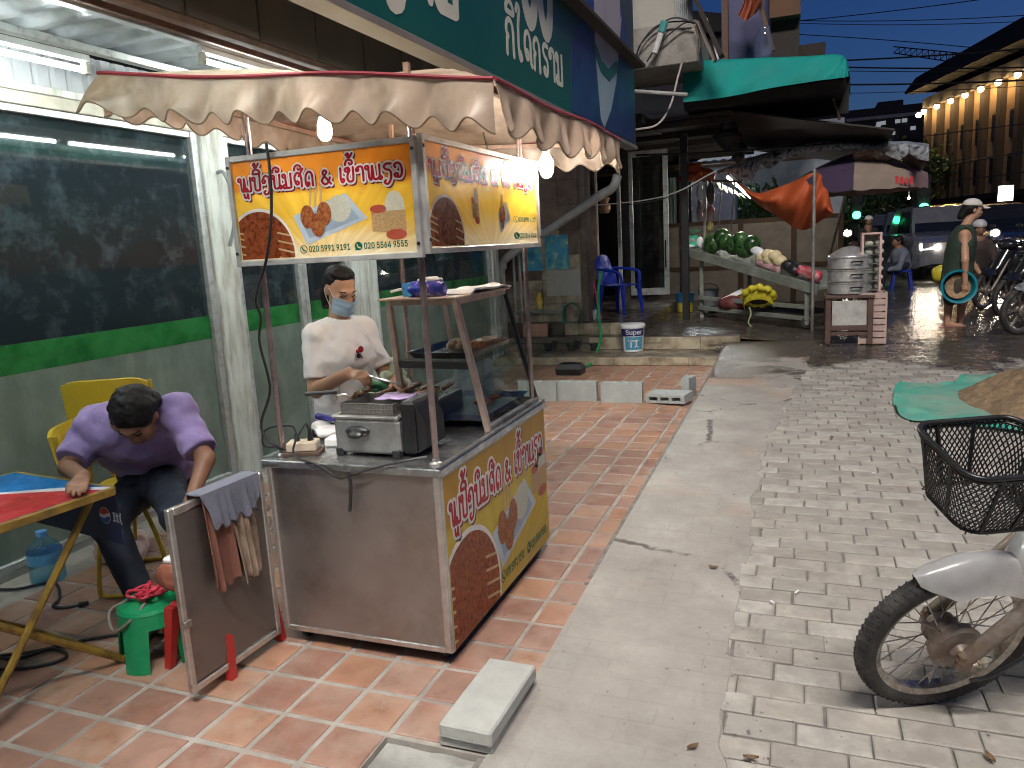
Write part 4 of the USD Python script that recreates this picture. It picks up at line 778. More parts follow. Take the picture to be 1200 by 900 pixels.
# tissue packet and white cloth on the cabinet
tp = thing('tissue_packet', 'blue printed tissue packet on top of the glass cabinet', 'tissue packet', (-1.47, 2.9, zt_+.008))
n_b = {'geo': ('geometry', {}), 'n': ('voronoi_texture', {'scale': 60.}), 'n2': ('noise_texture', {'scale': 22., 'detail': 2}), 'r': ('rgb_ramp', {'ramp': [(.38, (.012, .03, .32)), (.5, (.03, .06, .42)), (.58, (.12, .05, .35)), (.66, (.5, .55, .75))], 'interpolate': True}), 'p': ('principled_bsdf', {'roughness': .25})}
m_tis = usdkit.material(stage, '/World/Looks/tissue_print', n_b, [('geo.position', 'n2.vector'), ('n2.fac', 'r.fac'), ('r.color', 'p.base_color')], surface='p.BSDF')
c_t = PY(498, 326, 2.87); c_t[2] = zt_+.043
part('packet', B().add(*blob([ell(c_t, (.085, .05, .034)), cap(c_t+(-.07, 0, -.005), c_t+(.07, 0, -.005), .032)], .005, .02, wrinkle=.003, ws=50, cut=lambda q: np.maximum(zt_+.009-q[..., 2], np.abs(q[..., 0]-c_t[0])-.088))), m_tis, tp)
part('light_blue_end', B().bb(c_t-(.091, .036, .030), c_t+(-.050, -.034, .026), .004), M('light_blue_print', (.05, .25, .55), .3, var=.3, scale=40), tp)
part('tissue', B().add(*blob([ell(c_t+(.03, .0, .036), (.05, .02, .012)), ell(c_t+(-.01, .0, .034), (.03, .018, .01))], .005, .01, wrinkle=.006, ws=60)), M('tissue_white', (.75, .74, .74), .8), tp)
part('folded_cloth', B().grid(np.array([[(x, y, zt_+.016+.026*meshkit.fbm(np.array([x*14, y*9, 2.]), 3)*min(1, (3.39-y)*14, (y-2.93)*20, (x+1.47)*20)) for y in np.linspace(2.92, 3.40, 40)] for x in np.linspace(-1.48, -1.30, 24)]), .008), M('white_cloth', (.72, .70, .70), .9, var=.06, bump=.001, bs=300), None, label='folded white cloth lying on top of the display cabinet', cat='cloth')
part('white_tube', B().cyl(PY(458, 342, 2.88), PY(470, 339, 2.88), .006, n=10), wht, None, label='thin white tube beside the tissue packet', cat='tube')
# ================================================================ people helpers
skin = M('skin_tan', (.47, .26, .165), .48, var=.10, scale=14, sss=.06); skin_d = M('skin_brown', (.26, .125, .075), .5, var=.12, scale=12, sss=.04)
hair_m = M('black_hair', (.009, .008, .008), .55, spec=.25, var=.35, scale=30, stretch=(1, 1, .25), bump=.003, bs=70)
def hand_prims(w, d, up, s=1.0, curl=.5, thumb=1):
    """w: wrist; d: direction of the hand; up: back of the hand. Returns prims of palm, fingers and thumb."""
    w, d = np.asarray(w, float), nrm(d); up = nrm(np.asarray(up, float)-d*np.dot(up, d)); side = np.cross(up, d); out = [cap(w, w+d*.075*s, .021*s, .024*s)]
    for k, (o, L) in enumerate(zip((-.030, -.010, .010, .028), (.060, .070, .066, .050))):
        base = w+d*.082*s+side*o*s; out.append(cap(w+d*.03*s+side*o*.6*s, base, .014*s, .0105*s)); p = base; a = curl*.5+.06*k
        for L2, r in ((.45, .0095), (.33, .0085), (.25, .0075)):
            q = p+(d*math.cos(a)-up*math.sin(a))*L*L2*s*1.35; out.append(cap(p, q, r*s, r*.93*s)); p = q; a += curl
    tb = w+d*.022*s-side*.022*s*thumb; t1 = tb+(d*.7-side*.6*thumb-up*.35)*.040*s; t2 = t1+(d*.85-side*.1*thumb-up*.45)*.032*s
    out += [cap(tb, t1, .0125*s, .0105*s), cap(t1, t2, .0105*s, .0085*s)]
    return [out[0]]+[p+(.006,) for p in out[1:]]
def head_prims(c, f, up, s=1.0):
    """Prims of a head centred at c looking along f: skull, jaw, brows, nose, lips, cheeks, ears."""
    f = nrm(f); up = nrm(np.asarray(up, float)-f*np.dot(up, f)); l = np.cross(up, f); R = np.stack([l, f, up], 1); g = lambda x, y, z: np.asarray(c)+R @ np.array([x, y, z])*s
    E_ = lambda x, y, z, a, b, d: ell(g(x, y, z), np.array([a, b, d])*s, R)
    return [E_(0, -.012, .025, .073, .090, .085), E_(0, .028, -.035, .058, .058, .075), E_(0, .045, -.085, .030, .030, .024), E_(0, .083, .018, .045, .014, .012),
            cap(g(0, .090, .010), g(0, .104, -.030), .008*s, .013*s), E_(.014, .093, -.033, .009, .010, .008), E_(-.014, .093, -.033, .009, .010, .008), E_(0, .087, -.060, .021, .010, .006), E_(0, .084, -.071, .017, .010, .006),
            E_(.037, .062, -.025, .022, .022, .022), E_(-.037, .062, -.025, .022, .022, .022), E_(.076, -.005, -.008, .009, .018, .030), E_(-.076, -.005, -.008, .009, .018, .030)], g, R
def eyes(parent, g, R, s=1.0, down=False):
    for sx in (-1, 1):
        if down:
            part('brow', B().tube([g(.014*sx, .093, .021), g(.032*sx, .091, .026), g(.048*sx, .076, .020)], .0028*s, 6), hair_m, parent); part('eyelid', B().tube([g(.018*sx, .087, -.002), g(.031*sx, .0895, -.004), g(.045*sx, .080, -.001)], .0026*s, 6), hair_m, parent); continue
        part('eye', B().add(*blob([ell(g(.031*sx, .079, .003), np.array([.0125, .008, .0040])*s, R)], .002, .003)), M('eye_white', (.7, .68, .64), .25), parent)
        part('iris', B().add(*blob([ell(g(.031*sx, .0865, .002), np.array([.0055, .003, .0055])*s, R)], .0012, .002)), M('iris_dark', (.012, .008, .006), .1), parent)
        part('brow', B().tube([g(.014*sx, .092, .021), g(.032*sx, .090, .026), g(.048*sx, .076, .020)], .0035*s, 6), hair_m, parent)
        part('eyelid', B().tube([g(.018*sx, .086, .0065), g(.031*sx, .0885, .0095), g(.045*sx, .079, .0060)], .0026*s, 6), hair_m, parent)

# ---------------------------------------------------------------- the woman at the grill
wm = thing('person', 'woman in white T-shirt and blue face mask grilling at the cart', 'person', (-2.1, 3.2, 0))
hd = PX(399, 338, -2.10); fdir = nrm((.82, -.46, -.46)); face, hg, hR = head_prims(hd, fdir, (0, 0, 1), .92)
nk = np.array([-2.135, hd[1]+.01, hd[2]-.143])
fwd = nrm((.95, -.45, 0)); lat = np.cross((0, 0, 1), fwd)
shL, shR = nk+lat*.138-(0, 0, .070), nk-lat*.138-(0, 0, .070)     # her left (far side), her right (near side)
pel = nk+np.array([-.0, .0, -.54]); 
hR_ = PX(412, 436, -1.79); hL_ = PX(462, 446, -1.66)
elR = shR+np.array([.02, -.06, -.255]); elL = shL+np.array([.10, .02, -.25])
wrR = hR_-nrm(hR_-elR)*.03; wrL = hL_-nrm(hL_-elL)*.05
body = face+[cap(nk-(0, 0, .04), hd-(0, 0, .05)-fdir*.02, .052, .048), cap(shR, elR, .044, .038), cap(elR, wrR, .037, .025), cap(shL, elL, .044, .038), cap(elL, wrL, .037, .025), ell(nk-(0, 0, .20), (.085, .12, .18)), cap(pel, pel-(0, 0, .1), .12, .12)]
body += hand_prims(wrR, hR_-wrR+np.array([.03, 0, -.01]), (0, -.3, 1), .82, .55, -1)+hand_prims(wrL, np.array([.8, -.5, -.25]), (0, 0, 1), .82, .5, 1)
for s in (-1, 1): body += [cap(pel+lat*.09*s-(0, 0, .05), pel+lat*.09*s*1.1-(0, 0, .42), .075, .055), cap(pel+lat*.1*s-(0, 0, .42), pel+lat*.1*s-(0, 0, pel[2]-.07), .052, .035), cap(pel+lat*.1*s-(0, 0, pel[2]-.045), pel+lat*.1*s-(0, 0, pel[2]-.035)+fwd*.14, .038, .03)]
part('body', blob(body, .0058, .018), skin, wm, smooth=60)
eyes(wm, hg, hR, .92, True)
wts = M('white_cotton', (.82, .80, .80), .85, var=.04, scale=5, sheen=.2, bump=.012, bs=17, stretch=(1, 1, .55))
tee = [cap(shR, shL, .054, .054), cap(nk-(0, 0, .045), shR, .055, .05), cap(nk-(0, 0, .045), shL, .055, .05), ell(nk-(0, 0, .20)+fwd*.015, (.118, .150, .20), np.stack([fwd, lat, (0, 0, 1.)], 1)), ell(nk-(0, 0, .20)+fwd*.05, (.10, .14, .09), np.stack([fwd, lat, (0, 0, 1.)], 1)), cap(nk-(0, 0, .3), pel-(0, 0, .06), .12, .135), cap(nk-(0, 0, .3)+lat*.04, pel-(0, 0, .06)+lat*.045, .11, .125), cap(nk-(0, 0, .3)-lat*.04, pel-(0, 0, .06)-lat*.045, .11, .125),
       cap(shR, shR+(elR-shR)*.78, .050, .060), cap(shL, shL+(elL-shL)*.75, .050, .060)]
def cut_tee(q):
    c1 = (q-(shR+(elR-shR)*.80)) @ nrm(elR-shR); near = np.linalg.norm(q-(shR+(elR-shR)*.95), axis=-1)-.11
    c2 = (q-(shL+(elL-shL)*.78)) @ nrm(elL-shL); near2 = np.linalg.norm(q-(shL+(elL-shL)*.95), axis=-1)-.10
    neck = .066-np.linalg.norm(q-(nk+np.array([.012, 0, .035])), axis=-1)
    low = (pel[2]-.075)-q[..., 2]
    return np.maximum.reduce([np.minimum(c1, -near), np.minimum(c2, -near2), neck, low])
part('t_shirt', blob(tee, .0075, .035, cut=cut_tee, wrinkle=.012, ws=15), wts, wm, smooth=60)
trs = M('dark_trousers', (.012, .014, .022), .8, var=.2)
tr_ = [cap(pel-(0, 0, .02)+lat*.05, pel-(0, 0, .02)-lat*.05, .135)]
for s in (-1, 1): tr_ += [cap(pel+lat*.08*s-(0, 0, .05), pel+lat*.10*s-(0, 0, .42), .095, .07), cap(pel+lat*.1*s-(0, 0, .42), pel+lat*.1*s-(0, 0, pel[2]-.09), .07, .058)]
part('trousers', blob(tr_, .009, .03), trs, wm, smooth=60)
# hair: cap pulled back, bun and ponytail behind the neck
hp_ = [ell(hg(0, -.028, .038), np.array([.080, .088, .082])*.92, hR), ell(hg(0, -.075, .0), np.array([.066, .05, .07])*.92, hR), cap(hg(0, -.095, .05), hg(0, -.115, -.10), .034, .040), cap(hg(0, -.115, -.10), hg(.0, -.10, -.185), .040, .026), ell(hg(0, -.085, .115), np.array([.022, .022, .020])), ell(hg(0, .0, .085), np.array([.065, .06, .03])*.92, hR)]
part('hair', blob(hp_, .005, .012, cut=lambda q: np.minimum(((q-hg(0, .052, .045)) @ nrm(hR @ np.array([0, 1, -.75]))), 1), wrinkle=.003, ws=60), hair_m, wm, smooth=60)
# surgical mask
mk = M('mask_blue', (.36, .52, .66), .8, var=.06, scale=8); G = []
for a in np.linspace(-1.15, 1.15, 22):
    G.append([hg(math.sin(a)*(.077-.004*abs(z-.5)), .025+math.cos(a)*(.080+.022*math.exp(-(a/.35)**2)*(1-.6*abs(z-.3))-.012*(z > .9))+.003*math.cos(z*19)+.022*math.exp(-(a/.30)**2)*max(0, 1-1.6*z), -.012-.088*z-.012*math.cos(a)*z) for z in np.linspace(0, 1, 16)])
part('face_mask', B().grid(np.array(G), .0015), mk, wm, smooth=70)
for sx in (-1, 1): part('mask_loop', B().tube(cat_smooth([hg(.064*sx, .050, -.020), hg(.074*sx, .02, .012), hg(.080*sx, -.018, .008), hg(.078*sx, -.016, -.03), hg(.066*sx, .04, -.085)]), .0016, 5), M('elastic_white', (.7, .7, .7), .7), wm)
# flower print on the chest
cp_ = PX(397, 388, -1.98); pr = M('rose_print', (.45, .02, .03), .7, var=.4, scale=150); pk = M('black_print', (.015, .015, .015), .7)
n_c = fwd
def on_chest(dx, dz, r, m_, nm):
    o_ = nk-(0, 0, .16)+lat*dx+(0, 0, dz)
    part(nm, B().add(*blob([ell(o_+fwd*chest_d, np.array([.006, r, r]), np.stack([fwd, lat, (0, 0, 1.)], 1))], .0025, .004)), m_, wm)
chest_d = .158
on_chest(.012, .012, .016, pr, 'printed_rose'); on_chest(-.006, .004, .010, pr, 'printed_rose'); on_chest(-.002, -.018, .012, pk, 'printed_leaf'); on_chest(.014, -.028, .007, M('grey_print', (.3, .3, .3), .7), 'printed_stem')
brc = M('red_bracelet', (.5, .06, .02), .6); part('bracelet', B().lathe([(.028, -.006), (.031, 0), (.028, .006)], wrL-nrm(wrL-elL)*.01, frame(wrL-elL), 20, False), brc, wm)
# tongs in her hand
tg = thing('tongs', 'pair of thin metal tongs held in her right hand', 'tongs', hR_)
st_ = hR_+nrm(np.array([.5, -.3, .0]))*.05
for o_ in (.008, -.008): part('arm', B().bar(st_-np.array([.06, -.03, -.01]), st_+np.array([.17, .05+o_, -.055]), .010, .002, (0, 0, 1)), M('tong_steel', (.6, .6, .6), .25, metal=.9), tg)
# green cloth over her left arm
part('green_cloth', B().add(*blob([cap(elL+(.03, .03, .06), elL+(.10, -.02, -.06), .035, .05), cap(elL+(.1, -.02, -.06), wrL-(.03, 0, -.01), .05, .035)], .007, .03, wrinkle=.012, ws=30)), M('pale_green_cloth', (.42, .50, .38), .85, var=.15), None, label='pale green cloth behind the left arm of the woman', cat='cloth')
part('greens', B().add(*blob([cap(PX(428, 447, -1.80), PX(452, 455, -1.72), .014, .018), cap(PX(425, 458, -1.80), PX(448, 462, -1.74), .012, .014)], .005, .01, wrinkle=.01, ws=60)), M('leafy_green', (.05, .30, .16), .5, var=.4, scale=60), None, label='small heap of green wrapping beside the skewers', cat='greens')

# ---------------------------------------------------------------- the person in purple, bent forward on a yellow chair
pp = thing('person', 'person in lilac T-shirt bent forward on the yellow chair', 'person', (-2.8, 2.5, 0))
ph = np.array(PY(160, 487, 2.27)); hips = np.array([-2.93, 2.70, .53]); nkp = np.array(PY(150, 492, 2.36))
shr, shl = np.array(PY(110, 502, 2.38)), np.array(PY(208, 482, 2.42))
elr, hnr = np.array(PY(80, 548, 2.20)), np.array(PZ(97, 559, .748)); ell_, hnl = np.array(PY(241, 538, 2.34)), np.array(PY(224, 586, 2.22))
fd = nrm((.12, -.55, -.80)); upd = nrm((.15, -.75, .45)); pface, pg_, pR = head_prims(ph, fd, upd, .98)
knl, knr = np.array(PY(210, 602, 2.26)), np.array(PY(126, 612, 2.22)); anl, anr = np.array([-2.30, 2.33, .09]), np.array(PY(166, 690, 2.17))
anr[2] = .085
pb_ = pface+[cap(nkp, ph-fd*.03-upd*.02, .055, .052), cap(shr, elr, .043, .037), cap(elr, hnr, .036, .026), cap(shl, ell_, .043, .037), cap(ell_, hnl, .036, .025), cap(hips, nkp, .09, .07)]
dr_ = nrm(hnr-elr); dl_ = nrm(hnl-ell_)
pb_ += hand_prims(hnr, nrm((.65, -.75, -.03)), (0, 0, 1), .88, .12, 1)+hand_prims(hnl, dl_, (.7, -.6, .2), .95, .55, -1)
for kn, an in ((knl, anl), (knr, anr)): pb_ += [cap(hips, kn, .085, .055), cap(kn, an, .052, .034), cap(an-(0, 0, .04), an+(.05, -.12, -.05), .036, .028)]
part('body', blob(pb_, .006, .018), skin_d, pp, smooth=60); eyes(pp, pg_, pR, .98, True)
lil = M('lilac_cotton', (.28, .205, .43), .85, var=.10, scale=7, sheen=.2, dirt=(.22, .155, .37), ds=5, da=.6, bump=.014, bs=15)
ax_ = nrm(nkp-hips); lt_ = nrm(shl-shr); dp_ = np.cross(ax_, lt_); RR = np.stack([lt_, dp_, ax_], 1)
tee2 = [cap(shr, shl, .066), ell(i_(hips, nkp, .72), (.185, .115, .16), RR), ell(i_(hips, nkp, .35), (.165, .115, .18), RR), cap(shr, i_(shr, elr, .8), .066, .068), cap(shl, i_(shl, ell_, .8), .066, .068), cap(nkp, shr, .05, .06), cap(nkp, shl, .05, .06)]
def cut2(q):
    c1 = (q-i_(shr, elr, .84)) @ nrm(elr-shr); n1 = np.linalg.norm(q-elr, axis=-1)-.12; c2 = (q-i_(shl, ell_, .84)) @ nrm(ell_-shl); n2 = np.linalg.norm(q-ell_, axis=-1)-.12
    nk2 = .056-np.linalg.norm(q-(nkp+nrm(ph-nkp)*.07-(0, 0, .01)), axis=-1); low = -((q-hips) @ ax_)-.05
    return np.maximum.reduce([np.minimum(c1, -n1), np.minimum(c2, -n2), nk2, low])
part('t_shirt', blob(tee2, .008, .04, cut=cut2, wrinkle=.018, ws=14), lil, pp, smooth=60)
tr2 = [cap(hips+(-.09, 0, -.02), hips+(.09, 0, -.02), .115)]
for kn, an in ((knl, anl), (knr, anr)): tr2 += [cap(hips, kn, .10, .072), cap(kn, an+(0, 0, .05), .070, .055)]
part('trousers', blob(tr2, .009, .035, wrinkle=.006, ws=18), M('navy_trousers', (.012, .018, .035), .8, var=.3), pp, smooth=60)
hp2 = [ell(pg_(0, -.02, .035), np.array([.088, .100, .092]), pR), ell(pg_(0, -.07, -.01), np.array([.078, .055, .07]), pR)]
part('hair', blob(hp2, .005, .015, cut=lambda q: np.minimum((q-pg_(0, .066, .03)) @ nrm(pR @ np.array([0, 1, -.5])), 1), wrinkle=.008, ws=45), hair_m, pp, smooth=60)
for an in (anl, anr): part('sandal', B().add(*blob([cap(an-(0, 0, .07), an+(.055, -.13, -.075), .042, .036)], .007, .02, cut=lambda q: q[..., 2]-.035)), rubber, pp)

# ---------------------------------------------------------------- yellow chairs
yel = M('yellow_paint', (.60, .42, .025), .42, var=.1, scale=6, dirt=(.32, .20, .03), ds=6, da=.5, dt=.6); yel_t = M('yellow_tube', (.50, .35, .03), .45, metal=.2, var=.15, dirt=(.12, .08, .02), ds=20, da=.7, dt=.58)
def chair(base, rz):
    c = thing('folding_chair', 'yellow folding chair the person in lilac sits on', 'chair', base, group=None); R = rotz(rz); base = np.asarray(base, float); g = lambda x, y, z: base+R @ np.array([x, y, z])
    part('seat', B().poly(rr(.40, .38, .06), g(0, 0, .445), R[:, 0], R[:, 1], 0, .022), yel, c)
    G = np.array([[g(x, .20+.035*(1-(x/.2)**2)+.03*(z-.63)/.2, z) for z in np.linspace(.62, .80, 6)] for x in np.linspace(-.2, .2, 13)])
    G[:, :, 2] -= 0.02*(np.abs(np.linspace(-1, 1, 13))**6)[:, None]*np.array([-1, -.3, 0, 0, .3, 1.])[None]
    part('backrest', B().grid(G, .018), yel, c, smooth=50)
    for s in (-1, 1):
        x = .205*s
        part('frame_tube', B().tube(cat_smooth([g(x, .21, .78), g(x, .20, .65), g(x*1.0, .15, .50), g(x, .08, .42), g(x*1.03, .12, .06), g(x*1.03, .10, .016), g(x*1.03, .05, .012)], 5), .011, 8), yel_t, c)
        part('frame_tube', B().tube(cat_smooth([g(x*1.03, .05, .012), g(x*1.03, -.15, .012), g(x*1.03, -.20, .03), g(x, -.17, .25), g(x, -.12, .43)], 5), .011, 8), yel_t, c)
    part('cross_bar', B().cyl(g(-.2, .08, .42), g(.2, .08, .42), .010, n=8), yel_t, c); part('cross_bar', B().cyl(g(-.2, -.14, .42), g(.2, -.14, .42), .010, n=8), yel_t, c)
    return c
ch1 = chair((-2.99, 2.60, 0), 2.03)
cA = PZ(127, 455, .80); ref(ch1, 'empty yellow folding chair behind the person in lilac', 'chair', None, (-3.36, 2.98, 0), 1.571, (1.05, 1, 1.2))
# ---------------------------------------------------------------- printed folding table at the lower left
tb = thing('folding_table', 'folding table with printed blue and red top and yellow legs', 'table', (-2.75, 1.75, 0))
c1 = np.array(PZ(132, 570, .71)); c2 = np.array(PZ(0, 613, .71)); c3 = np.array(PZ(0, 553, .71)); e1 = nrm((c2-c1)*[1, 1, 0]); e1 = nrm(np.array([-.12, -1, 0])); e2 = nrm(np.array([-1, .12, 0])); Lt, Wt = .95, .62
pt = lambda u, v, z: np.array([c1[0], c1[1], z])+e1*u+e2*v
tab_t = M('table_tube', (.30, .19, .03), .5, metal=.2, var=.2, dirt=(.12, .07, .02), ds=14, da=.8, dt=.54)
yrim = M('table_edge_yellow', (.30, .18, .03), .5, var=.3, scale=12, dirt=(.15, .09, .03), ds=15, da=.7)
top_b = M('print_blue', (.012, .17, .50), .22, var=.2, scale=4); top_r = M('print_red', (.50, .03, .04), .22, var=.1); top_w = M('print_white', (.7, .7, .72), .25, var=.05); top_n = M('print_navy', (.015, .025, .16), .25, var=.2)
def tpoly(pg, z, th, m_, nm): return part(nm, B().poly(pg, pt(0, 0, z), -e2*-1, e1, 0, th) if False else B().add(*(lambda m: (np.array([pt(v[1], v[0], z+v[2]) for v in m.vertices]), np.array(m.faces)))(trimesh.creation.extrude_polygon(pg, th, engine='earcut'))), m_, tb)
full = sbox(.004, .004, Wt-.004, Lt-.004)                    # (v, u)
tpoly(full, .690, .018, top_b, 'table_top')
S = lambda pts: Polygon([tuple(p) for p in cat_smooth([(a, b, 0) for a, b in pts], 6, True)[:, :2]]).buffer(0).intersection(full)
tpoly(Polygon([(0, .0), (.0, .56), (.22, .52), (.40, .42), (.5, .28), (.38, .20), (.2, .08)]).intersection(full), .7085, .0006, top_w, 'white_wave')
tpoly(Polygon([(0.004, .04), (.004, .44), (.18, .43), (.36, .35), (.46, .27), (.36, .22), (.18, .12)]).intersection(full), .7095, .0006, top_r, 'red_wave')
tpoly(Polygon([(0.004, .54), (.004, .94), (.6, .94), (.6, .44), (.44, .42), (.22, .54)]).intersection(full), .7095, .0006, top_n, 'navy_wave')
for a, c in (((0, 0), (Lt, 0)), ((Lt, 0), (Lt, Wt)), ((Lt, Wt), (0, Wt)), ((0, Wt), (0, 0))): part('edge', B().bar(pt(a[0], a[1], .693), pt(c[0], c[1], .693), .024, .030, ch=.003), yrim, tb)
# end apron with the globe mark
ap = lambda v, z: pt(.012, v, z)
part('apron', B().hull([pt(u, v, z) for u in (-.013, -.010) for v, z in ((.01, .678), (Wt-.01, .678), (Wt-.02, .50), (.0, .48))]), M('apron_navy', (.010, .014, .055), .4, var=.2), tb)
ux3, o3 = -e2, pt(-.0092, 0, 0)
gl = o3+e2*.085+np.array([0, 0, .585]); fwd3 = np.cross(ux3, (0, 0, 1.)); sg = 1 if fwd3 @ (EYE-gl) > 0 else -1
def pr3(name, pg, m_, off):
    part(name, B().poly(pg, gl+fwd3*sg*off, ux3*1.0 if sg > 0 else ux3, (0, 0, 1), 0, .0006), m_, tb)
pr3('globe_mark', Point(0, 0).buffer(.032), top_w, .001)
half = Point(0, 0).buffer(.030)
pr3('globe_mark_red', half.intersection(Polygon([(-.04, .012), (-.01, .002), (.015, .010), (.04, .016), (.04, .05), (-.04, .05)])), top_r, .002)
pr3('globe_mark_blue', half.intersection(Polygon([(-.04, -.004), (-.01, -.012), (.015, -.004), (.04, .0), (.04, -.05), (-.04, -.05)])), M('globe_blue', (.02, .08, .35), .3), .002)
pr3('lettering', affinity.translate(latin('It(', .035, True), .042, -.018), M('apron_letter', (.35, .36, .4), .4), .001)
for v in (.06, Wt-.06):
    for a, c in (((.05, .67), (.56, .015)), ((.80, .67), (.02, .015))):
        part('leg', B().tube(cat_smooth([pt(a[0], v+(.012 if a[0] > .5 else 0), a[1]), pt(i_(a[0], c[0], .5), v+(.012 if a[0] > .5 else 0), .34), pt(c[0], v+(.012 if a[0] > .5 else 0), c[1])]), .0135, 8), tab_t, tb)
for u in (.56, .02): part('foot_bar', B().tube([pt(u, .05, .015), pt(u, Wt-.05, .015)], .0135, 8), tab_t, tb)

# ---------------------------------------------------------------- low things around the seated person
grn = M('green_plastic', (.008, .26, .10), .3, var=.1, scale=5)
gs = thing('stool', 'low green plastic stool carrying a tangle of red cord', 'stool', (-2.33, 2.04, 0)); gc = np.array([-2.335, 2.035, 0]); R = rotz(.25)
part('seat', B().lathe([(.115, .205), (.12, .222), (.112, .236), (.05, .242)], gc, R, 28, True), grn, gs)
G = []
for a in np.linspace(0, 2*math.pi, 72, endpoint=False):
    open_ = abs(((a % (math.pi/2))-math.pi/4)) < .36
    low = .16 if open_ else 0.0
    low = .165 if open_ else .002
    G.append([gc+R @ np.array([math.cos(a)*(.118+.022*(1-z/.22)), math.sin(a)*(.118+.022*(1-z/.22)), z]) for z in (.218, .19, max(low, .10), low)])
part('legs', B().grid(np.array(G)[::-1], .006, True), grn, gs, smooth=40)
cord = B(); red_c = M('red_cord', (.5, .03, .06), .5)
pts = [gc+np.array([.07*math.cos(t*1.3)*(.6+.4*math.sin(t*.37)), .055*math.sin(t*1.9), .25+.018*(1+math.sin(t*2.7))]) for t in np.linspace(0, 24, 26)]
part('tangled_cord', B().tube(cat_smooth(pts, 5), .005, 6), red_c, None, label='tangled red cord heaped on the green stool', cat='cord')
part('grey_cord', B().tube(cat_smooth([gc+(-.06, -.03, .25), gc+(-.11, -.09, .22), gc+(-.05, -.135, .17), gc+(.02, -.12, .21), gc+(.03, -.05, .25)], 6), .006, 6), M('grey_cord', (.18, .15, .13), .6), None, label='grey cord end hanging off the green stool', cat='cord')
redp = M('red_plastic', (.42, .03, .025), .4, var=.1)
rs = thing('stool', 'red plastic stool half hidden behind the open cart door', 'stool', (-2.08, 2.16, 0)); rc = np.array([-2.08, 2.13, 0])
part('seat', B().bb(rc+(-.13, -.13, .235), rc+(.13, .13, .26), .012), redp, rs)
for sx, sy in ((-1, -1), (1, -1), (1, 1), (-1, 1)): part('leg', B().hull([rc+(sx*.12+a, sy*.12+c, .24) for a in (-.02, .02) for c in (-.02, .02)]+[rc+(sx*.145+a, sy*.145+c, 0) for a in (-.014, .014) for c in (-.014, .014)]), redp, rs)
bx = thing('foam_box', 'white foam box on the red stool behind the door', 'box', rc+(0, 0, .26))
part('tub', B().hull([rc+(sx*.10, sy*.10, .262) for sx in (-1, 1) for sy in (-1, 1)]+[rc+(sx*.125, sy*.125, .41) for sx in (-1, 1) for sy in (-1, 1)]), M('styrofoam', (.78, .78, .76), .7), bx)
part('lid', B().bb(rc+(-.13, -.13, .411), rc+(.13, .13, .435), .008), M('styrofoam', (.78, .78, .76), .7), bx)
part('brick_red_cloth', B().add(*blob([ell(rc+(-.105, -.135, .365), (.055, .018, .05)), ell(rc+(-.06, -.14, .36), (.05, .016, .045))], .007, .03, wrinkle=.008, ws=30)), M('terracotta_cloth', (.30, .10, .06), .9, var=.2), None, label='brick red cloth hanging on the foam box', cat='cloth')
part('red_bowl', B().lathe([(.04, 0), (.055, .02), (.068, .04), (.070, .045), (.064, .04), (.05, .02)], (-2.03, 2.0, 0)), redp, None, label='small red bowl on the tiles behind the door', cat='bowl')
# towels over the top of the open door
def towel(name, label, u0, u1, drop_f, drop_b, mat, seed, wr=.02, out=0):
    G = []
    for u in np.linspace(u0, u1, 26):
        row = []
        for s in np.linspace(-1, 1, 40):
            if s < -.08: z = .712+out*.5-drop_b*(-s-.08)/.92; off = -.02-out
            elif s > .08: z = .712+out*.5-drop_f*(s-.08)/.92; off = .02+out
            else: z = .716+out*.5; off = (.02+out)*s/.08
            k = abs(s)*wr; uu = u+(u-(u0+u1)/2)*(-.25*abs(s))+.006*math.sin(seed+7*s)
            row.append(h0+dd*(Ld*uu)+no*(off*1.0+np.sign(off)*(k*(1+math.sin(uu*58+seed+2*s+2.5*math.sin(uu*23+seed)))*.5+.004))+np.array([0, 0, z+.010*math.sin(u*40+seed)*(abs(s) > .9)+.03*(meshkit.noise(np.array([u*9, seed, .5]))-.5)*abs(s)]))
        G.append(row)
    part(name, B().grid(np.array(G), .004), mat, None, smooth=70, label=label, cat='towel')
no = -no
towel('towel', 'rust brown towel hanging long down the cart door', .42, .72, .34, .15, M('rust_towel', (.21, .085, .06), .95, var=.2, bump=.003, bs=150), 3.1, .026)
towel('towel', 'frayed beige towel hanging beside the rust brown one', .14, .46, .36, .12, M('beige_towel', (.27, .20, .145), .95, var=.3, scale=14, dirt=(.12, .07, .04), ds=12, bump=.003, bs=120), 5.0, .03)
towel('towel', 'grey blue towel folded over the top of the cart door', .10, .74, .13, .12, M('grey_towel', (.15, .155, .20), .95, var=.15, bump=.003, bs=150), 1.2, .016, .012)
